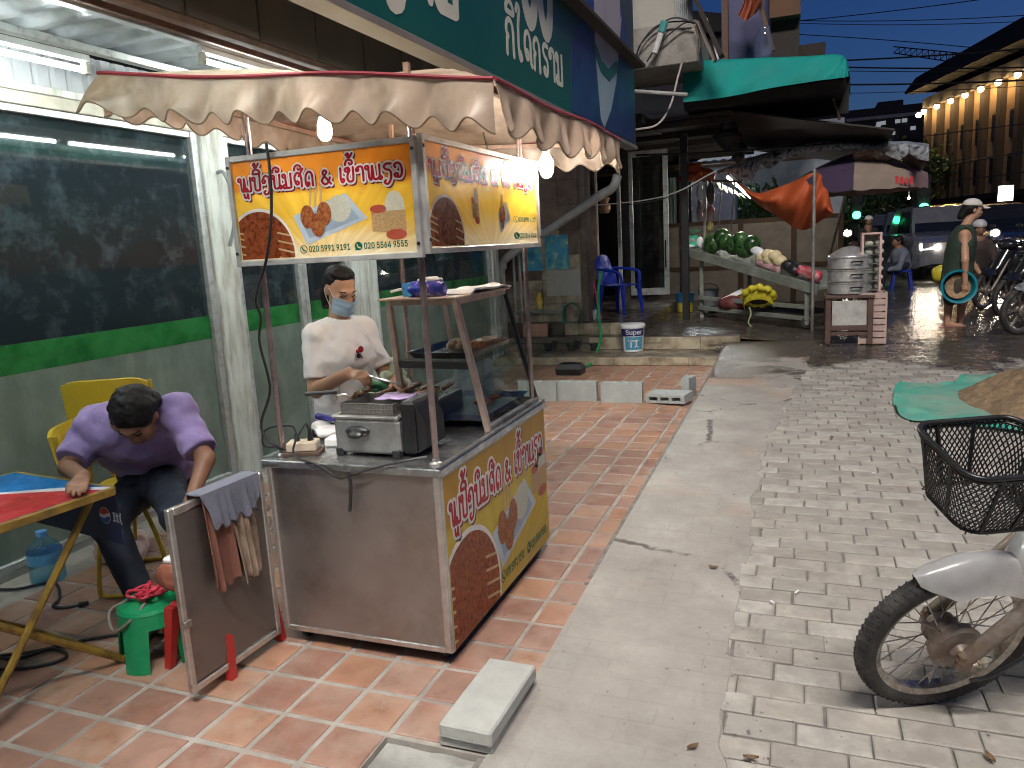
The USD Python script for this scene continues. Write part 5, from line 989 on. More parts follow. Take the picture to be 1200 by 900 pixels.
# water jug, pink bag, cables on the floor
jg = thing('water_jug', 'clear blue tinted water jug on the floor by the window', 'jug', (-3.48, 2.5, 0)); jc = np.array([-3.47, 2.46, 0])
part('bottle', B().lathe([(.07, 0), (.078, .01), (.078, .07), (.074, .08), (.078, .09), (.078, .16), (.06, .19), (.03, .215), (.022, .235)], jc), GLASS('jug_plastic', (.55, .8, .92), 1.4, dust=.15, dustcol='#9cc4d8'), jg)
part('label', B().lathe([(.0795, .10), (.0795, .155)], jc, cap=False), M('jug_label', (.1, .35, .6), .4, var=.2, scale=40), jg); part('cap', B().cyl(jc+(0, 0, .232), jc+(0, 0, .255), .025), M('jug_cap', (.1, .3, .6), .4), jg)
part('plastic_bag', B().add(*blob([ell((-3.30, 2.75, .08), (.14, .12, .085)), ell((-3.18, 2.68, .06), (.08, .08, .06))], .01, .04, wrinkle=.02, ws=22)), M('pinkish_bag', (.62, .42, .40), .35, var=.15, scale=8), None, label='pale pink plastic bag slumped behind the yellow chair leg', cat='bag')
part('floor_cable', B().tube(cat_smooth([PZ(-20, 690, .008), PZ(20, 690, .008), PZ(62, 682, .008), PZ(70, 700, .008), PZ(62, 710, .008), PZ(75, 712, .008), PZ(98, 708, .012)], 6), .007, 7), wirem, None, label='black cable with plug lying on tiles near the water jug', cat='cable')
part('cable_plug', B().cyl(PZ(92, 709, .014), PZ(104, 706, .014), .013, .009, 10), blackp, None, label='black plug at the end of the floor cable', cat='plug')
part('floor_cable', B().tube(cat_smooth([PZ(-20, 770, .008), PZ(30, 765, .008), PZ(70, 757, .008), PZ(110, 748, .008), PZ(160, 742, .008), PZ(200, 745, .008)], 6), .007, 7), wirem, None, label='black cable running under the table to the green stool', cat='cable')
part('floor_cable', B().tube(cat_smooth([PZ(-10, 785, .008), PZ(38, 782, .008), PZ(78, 770, .008), PZ(60, 760, .008), PZ(20, 772, .008), PZ(-10, 768, .008)], 6), .007, 7), wirem, None, label='black cable coiled loosely under the folding table', cat='cable')
# loose concrete slabs
cslab = M('concrete_slab', (.38, .38, .355), .85, var=.12, scale=12, dirt=(.36, .35, .32), ds=8, bump=.003, bs=120)
part('concrete_slab', B().box((-.93, 2.04, .062), (.175, .39, .05), rotz(-.02), .006), cslab, None, smooth=False, label='upper pale concrete slab lying beside the poured strip', cat='slab')
part('concrete_slab', B().box((-.945, 2.055, .018), (.18, .39, .037), rotz(.01), .006), cslab, None, smooth=False, label='lower concrete slab carrying another one by the tile edge', cat='slab')
# ================================================================ parked motorbike at the right edge
chrome = M('chrome_spotty', (.45, .42, .38), .32, metal=.8, var=.15, scale=20, dirt=(.25, .16, .1), ds=14, da=.6); rusty_al = M('corroded_alloy', (.27, .23, .20), .48, metal=.55, var=.3, scale=18, dirt=(.17, .10, .06), ds=14, da=.8, bump=.001)
tyre_m = M('tyre_rubber', (.030, .029, .028), .75, var=.3, scale=30, dirt=(.12, .11, .1), ds=12, da=.5, bump=.006, bs=90); silver_p = M('silver_paint', (.62, .61, .60), .32, metal=.08, var=.07, scale=6, coat=.5, dirt=(.35, .28, .2), ds=7, da=.4, dt=.62)
def motorbike(name, label, o, phi, lean, paint, spokes=True, basket=True, group=None, cast=None):
    """A step-through motorbike; o: where the front tyre meets the ground, phi: heading."""
    o = np.asarray(o, float); h = np.array([math.cos(phi), math.sin(phi), 0]); s = np.array([-h[1], h[0], 0]); z = np.array([0, 0, 1.0])
    U_, S_ = math.cos(lean)*z+math.sin(lean)*s, math.cos(lean)*s-math.sin(lean)*z
    W = lambda f, a, u: o+h*f+S_*a+U_*u
    Rm = np.stack([h, S_, U_], 1); t = thing(name, label, 'motorbike', o, group=group)
    Rw = np.stack([h, U_, -S_], 1)        # lathe axis -> sideways
    for wi, wf in enumerate((0.0, -1.22)):
        w = sub('front_wheel' if wi == 0 else 'rear_wheel', t); c = W(wf, 0, .283)
        prof = [(.228, -.022), (.245, -.031), (.265, -.031), (.278, -.020), (.283, 0), (.278, .020), (.265, .031), (.245, .031), (.228, .022)]
        part('tyre', B().lathe(prof, c, Rw, 64 if wi == 0 else 36, False), tyre_m, w, smooth=50)
        if wi == 0 and spokes:
            tr = B()
            for k in range(72):
                a = 2*math.pi*k/72; e = h*math.cos(a)+U_*math.sin(a); tn = -h*math.sin(a)+U_*math.cos(a)
                for sg in (-1, 1): tr.bar(c+e*.2795+tn*.004*sg+S_*.004*sg, c+e*.272+tn*.012+S_*.025*sg, .009, .007)
            part('tread', tr, tyre_m, w, smooth=False)
        part('rim', B().lathe([(.215, -.016), (.229, -.024), (.232, -.024), (.226, -.010), (.220, 0), (.226, .010), (.232, .024), (.229, .024), (.215, .016), (.212, 0), (.215, -.016)], c, Rw, 56, False), chrome, w, smooth=40)
        if spokes:
            for k in range(32):
                a = 2*math.pi*k/32; sg = 1 if k % 2 else -1; a2 = a+(.32 if (k//2) % 2 else -.32)
                part('spoke', B().cyl(c+(h*math.cos(a2)+U_*math.sin(a2))*.052+S_*.028*sg, c+(h*math.cos(a)+U_*math.sin(a))*.216, .0019, n=5), chrome, w)
        else:
            for k in range(6):
                a = 2*math.pi*k/6; e = h*math.cos(a)+U_*math.sin(a); part('spoke', B().bar(c+e*.04, c+e*.216, .025, .02), chrome, w)
        part('hub', B().lathe([(.02, -.055), (.052, -.050), (.055, -.03), (.046, -.02), (.046, .012), (.075, .018), (.080, .042), (.070, .052), (.03, .058), (.014, .085), (.0, .085)], c, np.stack([h, U_, np.cross(h, U_)], 1) if np.cross(h, U_) @ S_ > 0 else np.stack([U_, h, np.cross(U_, h)], 1), 36), rusty_al, w, smooth=35)
    for sg in (-1, 1):
        part('fork_leg', B().tube([W(0.01, .088*sg, .27), W(-.10, .088*sg, .42), W(-.30, .085*sg, .74)], [.022, .024, .018], 12), rusty_al, t)
        part('fork_foot', B().box(W(.0, .088*sg, .275), (.05, .03, .07), Rm, .008), rusty_al, t)
    part('brake_cable', B().tube(cat_smooth([W(-.03, .1, .20), W(-.10, .11, .24), W(-.24, .12, .42), W(-.33, .1, .75)]), .006, 6), blackp, t)
    G = []
    for a in np.linspace(math.radians(57), math.radians(152), 30):
        r = .315+.02*max(0, (a-1.3)); tp = min(1, (a-math.radians(57))/.28)
        row = []
        for b_ in np.linspace(-1, 1, 15):
            sd = .066*b_*(.28+.72*tp**.5); dr = -.092*abs(b_)**2.3*(.3+.7*tp)
            row.append(W(math.cos(a)*(r+dr), sd*1.0, .283+math.sin(a)*(r+dr)))
        G.append(row)
    part('front_fender', B().grid(np.array(G), .003), paint, t, smooth=60)
    part('fork_cover', B().add(*blob([cap(W(-.22, 0, .60), W(-.40, 0, .86), .085, .12), cap(W(-.16, 0, .55), W(-.36, 0, .62), .055, .10)], .010, .05)), paint, t, smooth=60)
    part('rear_fender', B().grid(np.array([[W(-1.22+math.cos(a)*(.32-.05*abs(b_)**2.5), .07*b_, .283+math.sin(a)*(.32-.05*abs(b_)**2.5)) for b_ in np.linspace(-1, 1, 9)] for a in np.linspace(.3, 2.6, 20)]), .003), blackp, t, smooth=60)
    Rb = np.stack([h, S_, U_], 1); E = lambda f, a, u, r1, r2, r3: ell(W(f, a, u), (r1, r2, r3), Rb)
    part('body', B().add(*blob([E(-.42, 0, .66, .07, .17, .22), E(-.42, 0, .42, .06, .13, .16), cap(W(-.45, 0, .38), W(-.85, 0, .40), .085, .10), E(-1.05, 0, .60, .34, .11, .10), E(-1.35, 0, .68, .2, .08, .06)], .012, .06)), paint, t, smooth=60)
    part('seat', B().add(*blob([E(-.88, 0, .76, .22, .115, .05), E(-1.2, 0, .80, .24, .11, .05)], .012, .05)), blackp, t, smooth=60)
    part('engine', B().add(*blob([E(-.66, 0, .28, .17, .12, .09), E(-.5, 0, .30, .08, .06, .06)], .012, .03)), rusty_al, t)
    part('exhaust', B().tube(cat_smooth([W(-.6, -.1, .22), W(-.8, -.13, .20), W(-1.0, -.15, .24), W(-1.45, -.16, .34)]), [.02]*13+[.02]*0 if False else .028, 10), chrome, t)
    part('headlamp_cowl', B().add(*blob([E(-.33, 0, .93, .10, .14, .085), cap(W(-.36, -.2, .95), W(-.36, .2, .95), .03)], .01, .04)), paint, t, smooth=60)
    part('headlight', B().add(*blob([E(-.25, 0, .93, .03, .085, .05)], .008, .01)), GLASS('lamp_glass', (.8, .82, .85), 1.5, dust=.2), t)
    for sg in (-1, 1):
        part('handlebar', B().tube([W(-.36, .18*sg, .96), W(-.40, .26*sg, .985), W(-.47, .36*sg, .985)], .012, 8), chrome, t); part('grip', B().cyl(W(-.42, .27*sg, .985), W(-.48, .385*sg, .985), .017, n=10), rubber, t)
        part('mirror', B().add(*blob([E(-.40, .30*sg, 1.16, .012, .055, .035)], .007, .01)), blackp, t); part('mirror_stem', B().cyl(W(-.41, .27*sg, .985), W(-.40, .29*sg, 1.14), .006, n=6), blackp, t)
        part('foot_peg', B().cyl(W(-.68, .08*sg, .24), W(-.68, .24*sg, .24), .014, n=8), rubber, t)
    part('side_stand', B().cyl(W(-.72, .08, .26), np.append(W(-.78, .30, 0)[:2], o[2]), .011, n=8), blackp, t)
    if basket:
        bs = sub('basket', t); f0, f1, a0, u0, u1 = .212, -.085, .128, .785, .98
        def ring(k, inset, round_=.05):
            pg = sbox(f1+inset*.7+round_, -a0+inset*.6+round_, f0-inset*1.25-round_, a0-inset*.6-round_).buffer(round_, 6); n = 96
            return np.array([W(*pg.exterior.interpolate(q, True).coords[0], u0+(u1-u0)*k) for q in np.linspace(0, 1, n, endpoint=False)])
        part('rim', B().tube(ring(1, 0), .0075, 8, True), blackp, bs, smooth=60); part('base_ring', B().tube(ring(0, .045), .006, 6, True), blackp, bs)
        part('rim', B().tube(ring(.93, .003), .0045, 6, True), blackp, bs)
        mesh_ = B(); nk, na = 10, 64
        for k in range(na):
            for sgn in (1, -1):
                pts = []
                for j in range(nk+1):
                    q = j/nk; r_ = ring_cache[(j)] if False else None
                    pts.append((q, k/na+sgn*q*.125))
                pp_ = [ring_pt(W, f0, f1, a0, u0, u1, q, ss) for q, ss in pts]
                mesh_.tube(np.array(pp_), .0021, 4)
        part('mesh_sides', mesh_, blackp, bs, kind='stuff')
        fl = B()
        pgb = sbox(f1+.045*.7, -a0+.027, f0-.045*1.25, a0-.027).buffer(0)
        for d_ in (1, -1):
            for c_ in np.arange(-.6, .6, .017):
                l = LineString([(-.5, c_-.5*d_), (.5, c_+.5*d_)]).intersection(pgb)
                if l.length > .01: p_, q_ = l.coords[0], l.coords[-1]; fl.cyl(W(*p_, u0), W(*q_, u0), .002, n=4, cap=False)
        part('mesh_floor', fl, blackp, bs, kind='stuff')
        for q in (.02, .125, .30, .42, .55, .66, .80, .92): part('rib', B().tube(np.array([ring_pt(W, f0, f1, a0, u0, u1, k, q, .001) for k in np.linspace(0, 1, 6)]), .006, 5), blackp, bs)
        part('bracket', B().bar(W(-.05, 0, u0-.006), W(-.3, 0, u0-.02), .08, .012), blackp, bs); part('bracket', B().bar(W(-.15, 0, u0-.01), W(-.25, 0, .70), .05, .012), blackp, bs)
    return t
_rc = {}
def ring_pt(W, f0, f1, a0, u0, u1, k, q, out=0):
    inset = .045*(1-k); key = round(inset, 4)
    if key not in _rc: _rc[key] = sbox(f1+inset*.7+.05, -a0+inset*.6+.05, f0-inset*1.25-.05, a0-inset*.6-.05).buffer(.05, 6).exterior
    return W(*_rc[key].interpolate(q % 1, True).coords[0], u0+(u1-u0)*k)
motorbike('motorbike', 'silver motorbike with black mesh basket parked by the pavers', (.376, 2.511, 0.003), 3.602, .338, silver_p)

# ================================================================ loose blocks across the tiles
blk_m = M('grey_block', (.33, .345, .33), .88, var=.12, scale=10, dirt=(.30, .32, .31), ds=7, bump=.003, bs=110)
tb_ = thing('concrete_block', 'grey concrete block standing on edge, rightmost of the row', 'block', (0, 0, 0))
tb_.base = np.zeros(3)
def cblock(label, c, rz, tilt=0, flat=False, group='concrete blocks set out across the tiles', first=[None]):
    t = thing('concrete_block', label, 'block', c, group=group); R = rotz(rz)
    if flat: R = R @ rotx(math.pi/2+tilt)
    body = trimesh.creation.box((.39, .075, .19))
    m = manifold3d.Manifold.cube((.39, .075, .19), True)
    for k in (-.115, 0, .115): m = m-manifold3d.Manifold.cube((.085, .038, .3), True).translate((k, 0, 0))
    mm = m.to_mesh(); part('block', (np.asarray(c)+mm.vert_properties[:, :3] @ R.T, mm.tri_verts), blk_m, t, smooth=False)
stage.RemovePrim(tb_.path); _taken.discard(tb_.path)
def blk_at(px, py): return PZ(px, py, 0.0)
cblock('solid grey block standing on edge farthest left beside the cart pole', PZ(632, 470, 0)+(-.02, .04, .095), .0, group=None)
cblock('grey block on edge between its two neighbours in the row', PZ(676, 470, 0)+(0, .04, .095), -.02, group=None)
cblock('grey block on edge at the right of the row on the tiles', PZ(728, 472, 0)+(0, .04, .095), .02, group=None)
t_ = thing('concrete_block', 'hollow grey block lying flat with its holes showing', 'block', PZ(785, 470, 0), group=None)
m = manifold3d.Manifold.cube((.39, .19, .075), True)
for k in (-.115, 0, .115): m = m-manifold3d.Manifold.cube((.085, .3, .036), True).translate((k, 0, 0))
mm = m.to_mesh(); c = PZ(783, 474, 0)+(0, .06, .062); part('block', (c+mm.vert_properties[:, :3] @ (rotz(-.30) @ rotx(.10) @ roty(-.05)).T, mm.tri_verts), blk_m, t_, smooth=False)
m = manifold3d.Manifold.cube((.075, .20, .19), True)
for k in (-.055, .0, .055): m = m-manifold3d.Manifold.cube((.036, .042, .3), True).translate((0, k, 0))
mm = m.to_mesh(); t_ = thing('concrete_block', 'short hollow block standing upright next to the flat one', 'block', PZ(806, 464, 0)); c = PZ(806, 467, 0)+(0, .08, .098); part('block', (c+mm.vert_properties[:, :3] @ rotz(-.2).T, mm.tri_verts), blk_m, t_, smooth=False)
# green tarp with a heap of sand
def hz(x, y): return float(zg(y))
sx0, sy0 = 2.05, 6.75
_tp = cat_smooth([(x, y, 0) for x, y in [(.70, 6.80), (.68, 6.55), (.72, 6.15), (1.05, 6.0), (1.6, 5.75), (2.3, 5.5), (3.2, 5.7), (3.4, 6.6), (3.2, 7.7), (2.3, 7.9), (1.45, 7.75), (1.2, 7.45), (.80, 7.35)]], 8, True)
def tarp_pt(a, r):
    c = _tp; i = a*len(c); p = c[int(i) % len(c)]*(1-i % 1)+c[(int(i)+1) % len(c)]*(i % 1); q = np.array([2.0, 6.7, 0])*(1-r)+p*r
    return (q[0], q[1], hz(*q[:2])+.014+(.10*max(0, meshkit.noise(np.array([q[0]*5, q[1]*5, 2.]))-.40)+.028*abs(meshkit.noise(np.array([q[0]*11+q[1]*4, q[1]*9, 5.]))-.5)*2)*r**2.5)
tg_m = M('green_tarp', (.05, .36, .27), .5, var=.2, scale=4, dirt=(.30, .36, .29), ds=2.2, da=.75, dt=.5, bump=.003, bs=50)
part('tarp', B().grid(np.array([[tarp_pt(a, r) for r in np.linspace(.02, 1, 30)] for a in np.linspace(0, 1, 120, endpoint=False)])[::-1], .003, True), tg_m, None, smooth=60, label='green tarp spread on the pavers under the sand heap', cat='tarp')
sand_m = M('sand', (.25, .17, .10), .95, var=.35, scale=22, dirt=(.15, .10, .06), ds=7, da=.7, bump=.02, bs=70)
G = []
for a in np.linspace(0, 2*math.pi, 140, endpoint=False):
    row = []
    for r in np.linspace(0, 1, 46):
        x, y = 2.12+1.02*r*math.cos(a)*(1+.1*math.sin(3*a+1)), 6.72+.82*r*math.sin(a)*(1+.08*math.sin(2*a)); hgt = .50*max(0, 1-r)**.9*(1+.0)
        row.append((x, y, hz(x, y)+.012+hgt+(.085*(meshkit.fbm(np.array([x*8, y*8, 1.]), 5)-.5))*min(1, (1-r)*8+.02)))
    G.append(row)
part('sand_heap', B().grid(np.array(G), closed_u=True), sand_m, None, smooth=True, kind='stuff', label='heap of brown building sand on a green tarp', cat='sand')
# small litter on the pavers
wl = M('litter_white', (.7, .7, .68), .6)
for k, (px, py, lb) in enumerate([(1024, 557, None), (934, 697, None), (905, 709, None), (760, 443, None), (1090, 470, None)]):
    p = PG(px, py); part('paper_scrap', B().box(p+(0, 0, .014), (.022+.01*(k % 2), .008, .004), rotz(k*1.1)), wl, None, label='tiny white paper scrap dropped on the ground', cat='litter', group='paper scraps on the ground')

# grit and dry leaves lying on the ground
gr_ = B(); gl = B(); g9 = np.random.default_rng(31)
def ground_z(x, y): return (.001 if x < -.87 else float(zg(y))+(.005 if x < -.2 else .0015))
for k in range(1100):
    y = 1.6+9*g9.random()**1.7; x = g9.uniform(-1.15, 1.6) if g9.random() < .75 else g9.normal(-.2, .08)
    if -1.3 < x < -.87 and y < 3.6 and g9.random() < .5: continue
    r = g9.uniform(.0012, .0042); c = np.array([x, y, ground_z(x, y)+r*.5]); gr_.hull(c+g9.normal(0, r, (7, 3))*[1, 1, .6])
part('grit', gr_, M('grit_stone', (.30, .28, .25), .9, var=.5, scale=60), None, smooth=False, kind='stuff', label='grit and small pebbles scattered over the pavement', cat='grit')
leaf_d = M('dry_leaf', (.16, .09, .04), .7, var=.4, scale=30)
for k, (px, py, lb) in enumerate(((880, 893, 'curled dry leaf at the bottom of the pavers'), (1160, 893, 'dry leaf bits below the motorbike wheel'), (812, 880, 'dark scrap at the bottom of the concrete strip'), (836, 668, 'dry leaf by the crack in the concrete strip'), (975, 515, 'dark leaf where the strip meets the pavers'))):
    p = PG(px, py)+(0, 0, .012); L = .022; d = nrm((math.cos(k*2.), math.sin(k*2.), .1)); s_ = np.cross((0, 0, 1), d); part('leaf', B().grid(np.array([[p+d*L*u+s_*L*.42*v*math.sin(math.pi*(u*.5+.5))+np.array([0, 0, .006*v*v+.004*u*u]) for v in (-1, -.5, 0, .5, 1)] for u in np.linspace(-1, 1, 7)]), .0006), leaf_d, None, smooth=60, label=lb, cat='leaf')
# ================================================================ unseen floodlight behind the camera, placed to light the pavement
lamp = thing('unseen_floodlight', 'unseen floodlight mast behind the viewer placed to light the pavement', 'floodlight', (2.5, -5, 0)); lm_ = M('lamp_post_steel', (.25, .26, .27), .5, metal=.6)
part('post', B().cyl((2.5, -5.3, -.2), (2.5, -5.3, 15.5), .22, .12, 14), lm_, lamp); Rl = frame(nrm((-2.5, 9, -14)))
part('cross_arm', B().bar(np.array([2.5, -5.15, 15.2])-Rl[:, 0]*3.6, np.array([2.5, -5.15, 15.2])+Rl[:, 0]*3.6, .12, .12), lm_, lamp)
for sx in (-2.7, -.9, .9, 2.7): c = np.array([2.5, -5, 15.0])+Rl[:, 0]*sx; part('head', B().box(c, (1.66, 1.66, .16), Rl, .02), lm_, lamp); part('lens', B().box(c+Rl[:, 2]*.088, (1.6, 1.6, .012), Rl), EM('floodlight_glow', (1.0, .945, .885), UNSEEN_FLOOD_L), lamp)

# ================================================================ steps and tiled corner of the next shop
wetf = M('wet_dark_floor', (.06, .048, .040), .22, var=.35, scale=4, dirt=(.12, .10, .085), ds=3, da=.5, bump=.004, bs=40, rv=.12)
beige_t = M('beige_wall_tile', (.42, .36, .26), .45, var=.1, scale=6, dirt=(.13, .09, .05), ds=4.5, da=.85, dt=.52); brown_t = M('brown_wall_tile', (.15, .10, .075), .5, var=.2, scale=6, dirt=(.06, .045, .04), ds=5, da=.8)
grime = M('grimy_mortar', (.12, .10, .08), .9, var=.3)
st = thing('tiled_step', 'beige tiled step with grimy top below the fruit stall', 'step', (-2.2, 9.4, 0))
part('ledge', B().bb((-4.2, 8.95, -.05), (-.83, 9.60, .105), .004), M('ledge_top', (.30, .25, .19), .6, dirt=(.08, .06, .04), ds=5, da=.9, dt=.45), st)
part('core', B().bb((-3.9, 9.60, -.05), (-.72, 9.72, .268)), grime, st)
for k in range(7):
    if k < 4: x0 = -2.62+.475*k; part('tile', B().bb((x0+.003, 9.592, .108), (min(x0+.472, -.705), 9.598, .262), .002), beige_t, st)
    x0 = -3.95+.45*k; part('tile', B().bb((x0+.003, 8.942, .006), (x0+.447, 8.948, .100), .002), beige_t, st)
fl_ = B().grid(np.array([[(x, y, .272-.07*max(0, (x+1.3)/1.0)*(x > -1.3)-(.0)) for y in np.linspace(9.60, 16, 20)] for x in (-.2, -.5, -.8, -1.3, -2.5, -4.6)])); part('wet_floor', fl_, wetf, kind='structure', smooth=20)
pf = thing('platform', 'low brown tiled platform carrying the blue chair', 'platform', (-2.6, 11, .25))
part('top', B().bb((-4.4, 9.80, .27), (-1.98, 14.6, .435)), wetf, pf)
for k in range(5): part('tile', B().bb((-3.0+.205*k, 9.79, .275), (-2.80+.205*k, 9.797, .43), .002), beige_t, pf)
wl_ = thing('tiled_wall', 'grimy tiled wall with drain pipe and blue posters', 'wall', (-3.3, 10, 0))
part('core', B().bb((-4.6, 10.02, -.05), (-2.74, 10.25, 3.4)), grime, wl_)
for r in range(9):
    for k in range(5):
        x0, z0 = -3.92+.275*k, .02+.33*r; x1_ = min(x0+.272, -2.81); part('tile', B().bb((x0+.003, 10.008+rng.normal(0, .001), z0+.003), (x1_, 10.018, z0+.327), .002), brown_t if (r > 4 or (r == 3 and k < 2) or (r == 4 and k in (0, 3))) else beige_t, wl_)
part('return_wall', B().bb((-2.80, 10.0, -.05), (-2.72, 10.3, 3.4), .004), M('dark_doorpost', (.10, .075, .06), .7, dirt=(.2, .17, .14), ds=6), wl_)
n_p = {'geo': ('geometry', {}), 'n': ('noise_texture', {'scale': 9., 'detail': 5}), 'r': ('rgb_ramp', {'ramp': [(.3, (.03, .22, .42)), (.5, (.05, .33, .52)), (.58, (.16, .42, .33)), (.66, (.32, .55, .62))]}), 'p': ('principled_bsdf', {'roughness': .5})}
m_po = usdkit.material(stage, '/World/Looks/poster_print', n_p, [('geo.position', 'n.vector'), ('n.fac', 'r.fac'), ('r.color', 'p.base_color')], surface='p.BSDF')
for k, (a, c) in enumerate((((606, 279), (636, 317)), ((638, 276), (667, 315)))):
    p, q = PY(*a, 10.0), PY(*c, 10.0); part('poster', B().bb((p[0], 9.999, q[2]), (q[0], 10.003, p[2])), m_po, None, label='blue printed poster on the tiled wall, '+('next to the drain pipe' if k == 0 else 'nearer the doorway'), cat='poster')
p, q = PY(640, 317, 10.0), PY(681, 346, 10.0); part('paper_sheet', B().bb((p[0], 9.998, q[2]), (q[0], 10.004, p[2])), M('old_paper', (.42, .41, .38), .8, dirt=(.25, .22, .18), ds=6), None, label='faded paper sheet stuck below the blue posters', cat='paper')
pvc = M('grey_pvc', (.38, .38, .37), .5, dirt=(.16, .13, .11), ds=4, da=.6)
dp = thing('drain_pipe', 'grey drain pipe slanting from the billboard end to the wall', 'pipe', (-2.6, 9.3, 1.8))
part('slanted_pipe', B().tube(cat_smooth([PY(724, 205, 9.2), PY(718, 220, 9.2), PY(700, 231, 9.25), PY(650, 265, 9.4), PY(598, 299, 9.5), PY(588, 312, 9.5), PY(588, 335, 9.5), np.append(PY(588, 335, 9.5)[:2], .1)], 5), .055, 12), pvc, dp)
part('collar', B().cyl(PY(588, 313, 9.5)-(0, 0, .03), PY(588, 313, 9.5)+(0, 0, .05), .068, n=14), pvc, dp)
for k, px in enumerate((602, 609)): p = PY(px, 330, 9.9); part('wall_pipe', B().cyl((p[0], 9.93, .1), (p[0], 9.93, 2.2), .022, n=8), pvc, None, label=('thin grey pipe running up the wall beside the drain pipe', 'thin grey pipe nearest the blue poster on the wall')[k], cat='pipe')
bluep = M('blue_pipe', (.06, .26, .36), .4)
part('water_pipe', B().tube([PY(605, 366, 9.9), PY(660, 366, 9.9), PY(660, 366, 9.9)+(0, -.03, -.01), PY(660, 412, 9.85)], .018, 8), M('grey_pipe', (.2, .24, .24), .5), None, label='grey water pipe with tap line low on the tiled wall', cat='pipe')
part('tap_pipe', B().cyl(PY(661, 358, 9.86), PY(661, 380, 9.86), .024, n=8), bluep, None, label='blue pipe joint at the tap on the tiled wall', cat='pipe')
yb = PY(632, 354, 9.85); part('detergent_bag', B().add(*blob([ell(yb, (.055, .03, .11)), ell(yb+(.01, 0, .10), (.02, .02, .04))], .01, .03, wrinkle=.006, ws=20)), M('yellow_pack', (.62, .38, .02), .4, dirt=(.5, .45, .3), ds=9), None, label='yellow detergent pack standing on the wall pipe', cat='detergent pack')
for k, dz in enumerate((0, .19)):
    p = PY(627, 413, 9.62); part('leaning_tile', B().box(p+np.array([0, .04+.02*k, .10+dz]), (.36, .02, .185), rotx(-.12), .003), tiles_m[k], None, label=('lower terracotta tile leaning on the wall', 'upper terracotta tile leaning on the wall')[k], cat='tile')
hose_m = M('green_hose', (.02, .30, .10), .35); c = PZ(672, 400, .12)
part('garden_hose', B().tube(cat_smooth([PY(705, 318, 10.1), PY(701, 340, 10.0), PY(702, 372, 9.7), PY(704, 395, 9.5), PY(698, 415, 9.3), PZ(690, 428, .02), PZ(678, 430, .02), PZ(664, 431, .05)], 6), .018, 8), hose_m, None, label='green garden hose hanging down by the blue chair', cat='hose')
part('garden_hose', B().tube(np.array([PY(671+10*math.cos(t), 368+13*math.sin(t), 9.85)+(0, -.02*t/6, 0) for t in np.linspace(0, 15, 70)]), .014, 6), M('dark_green_hose', (.03, .12, .07), .45), None, label='dark green hose coiled on the tap at the wall', cat='hose')
part('mop_pole', B().cyl(PY(690, 303, 10.6), PY(704, 375, 10.3), .016, n=8), M('pink_plastic', (.50, .03, .20), .35), None, label='pink mop pole leaning beside the blue chair', cat='pole')
part('broom_pole', B().cyl(PY(687, 318, 10.5), PY(702, 382, 10.2), .014, n=8), M('teal_plastic', (.03, .15, .20), .35), None, label='dark teal broom pole next to the pink one', cat='pole')
pc = thing('pail', 'small white pail with wire handle at the platform corner', 'pail', PZ(694, 374, .43)); p = PZ(694, 374, .435)
part('bucket', B().lathe([(.055, 0), (.07, .13), (.072, .135), (.064, .13), (.05, .01)], p, n=20), M('white_plastic', (.66, .66, .64), .4), pc); part('handle', B().tube([p+(.07*math.cos(t), 0, .13+.14*math.sin(t)) for t in np.linspace(0, math.pi, 14)], .004, 5), wirem, pc)
pm = thing('pump_box', 'black plastic pump box on the tiles before the ledge', 'box', PZ(666, 441, 0)); p = PZ(666, 440, 0)+(0, .10, 0)
part('case', B().hull([p+(a*.145, b_*.10, .0) for a in (-1, 1) for b_ in (-1, 1)]+[p+(a*.155, b_*.11, .07) for a in (-1, 1) for b_ in (-1, 1)]+[p+(a*.12, b_*.08, .125) for a in (-1, 1) for b_ in (-1, 1)]), blackp, pm); part('handle', B().bar(p+(-.07, 0, .13), p+(.07, 0, .13), .03, .02, ch=.004), blackp, pm)
# dark clutter at the foot of the tap
for k in range(7): part('pot_shard' if k % 2 else 'plant_pot', B().lathe([(.04, 0), (.06, .09+.02*(k % 3)), (.064, .095+.02*(k % 3)), (.05, .08)], PZ(640+9*k, 412-2*(k % 3), .11)+(0, .1, 0), n=12), M('dark_pot', (.03, .035, .03), .8, var=.4), None, label='small dark pot standing on the grimy ledge', cat='pot', group='dark pots on the ledge')
# paint bucket
bk = thing('paint_bucket', 'white and navy paint bucket standing on the ledge', 'bucket', PZ(739, 414, .108)); p = PZ(739, 413, .108)+(0, .15, 0)
part('body', B().lathe([(.125, 0), (.13, .005), (.148, .30)], p, n=36), M('paint_bucket_white', (.72, .73, .72), .35, var=.05), bk, smooth=50)
part('lid_rim', B().lathe([(.149, .295), (.158, .30), (.16, .335), (.150, .345), (.05, .348)], p, n=36), M('paint_bucket_white', (.72, .73, .72), .35), bk)
def wrap(pg, r0, r1, name, m_, off, a0):   # flat print wrapped round the bucket
    for g in getattr(pg, 'geoms', [pg]):
        mm = trimesh.creation.extrude_polygon(g.segmentize(.02), .001, engine='earcut'); v = np.array(mm.vertices); a = a0+v[:, 0]/.14; r = r0+(r1-r0)*v[:, 1]/.3+off+v[:, 2]
        part(name, (np.stack([p[0]+r*np.cos(a), p[1]+r*np.sin(a), p[2]+v[:, 1]], 1), np.array(mm.faces)), m_, bk)
nav = M('navy_print', (.02, .03, .13), .35); cyan = M('cyan_print', (.08, .30, .45), .35, var=.4, scale=60)
wrap(shapely.MultiPolygon([sbox(-.17+.014*i, .20, -.1562+.014*i, .29) for i in range(24)]), .1315, .1495, 'label_band', nav, .0005, -1.40); wrap(affinity.translate(latin('Super', .055, True), -.10, .222), .1315, .1495, 'lettering', wht, .002, -1.30)
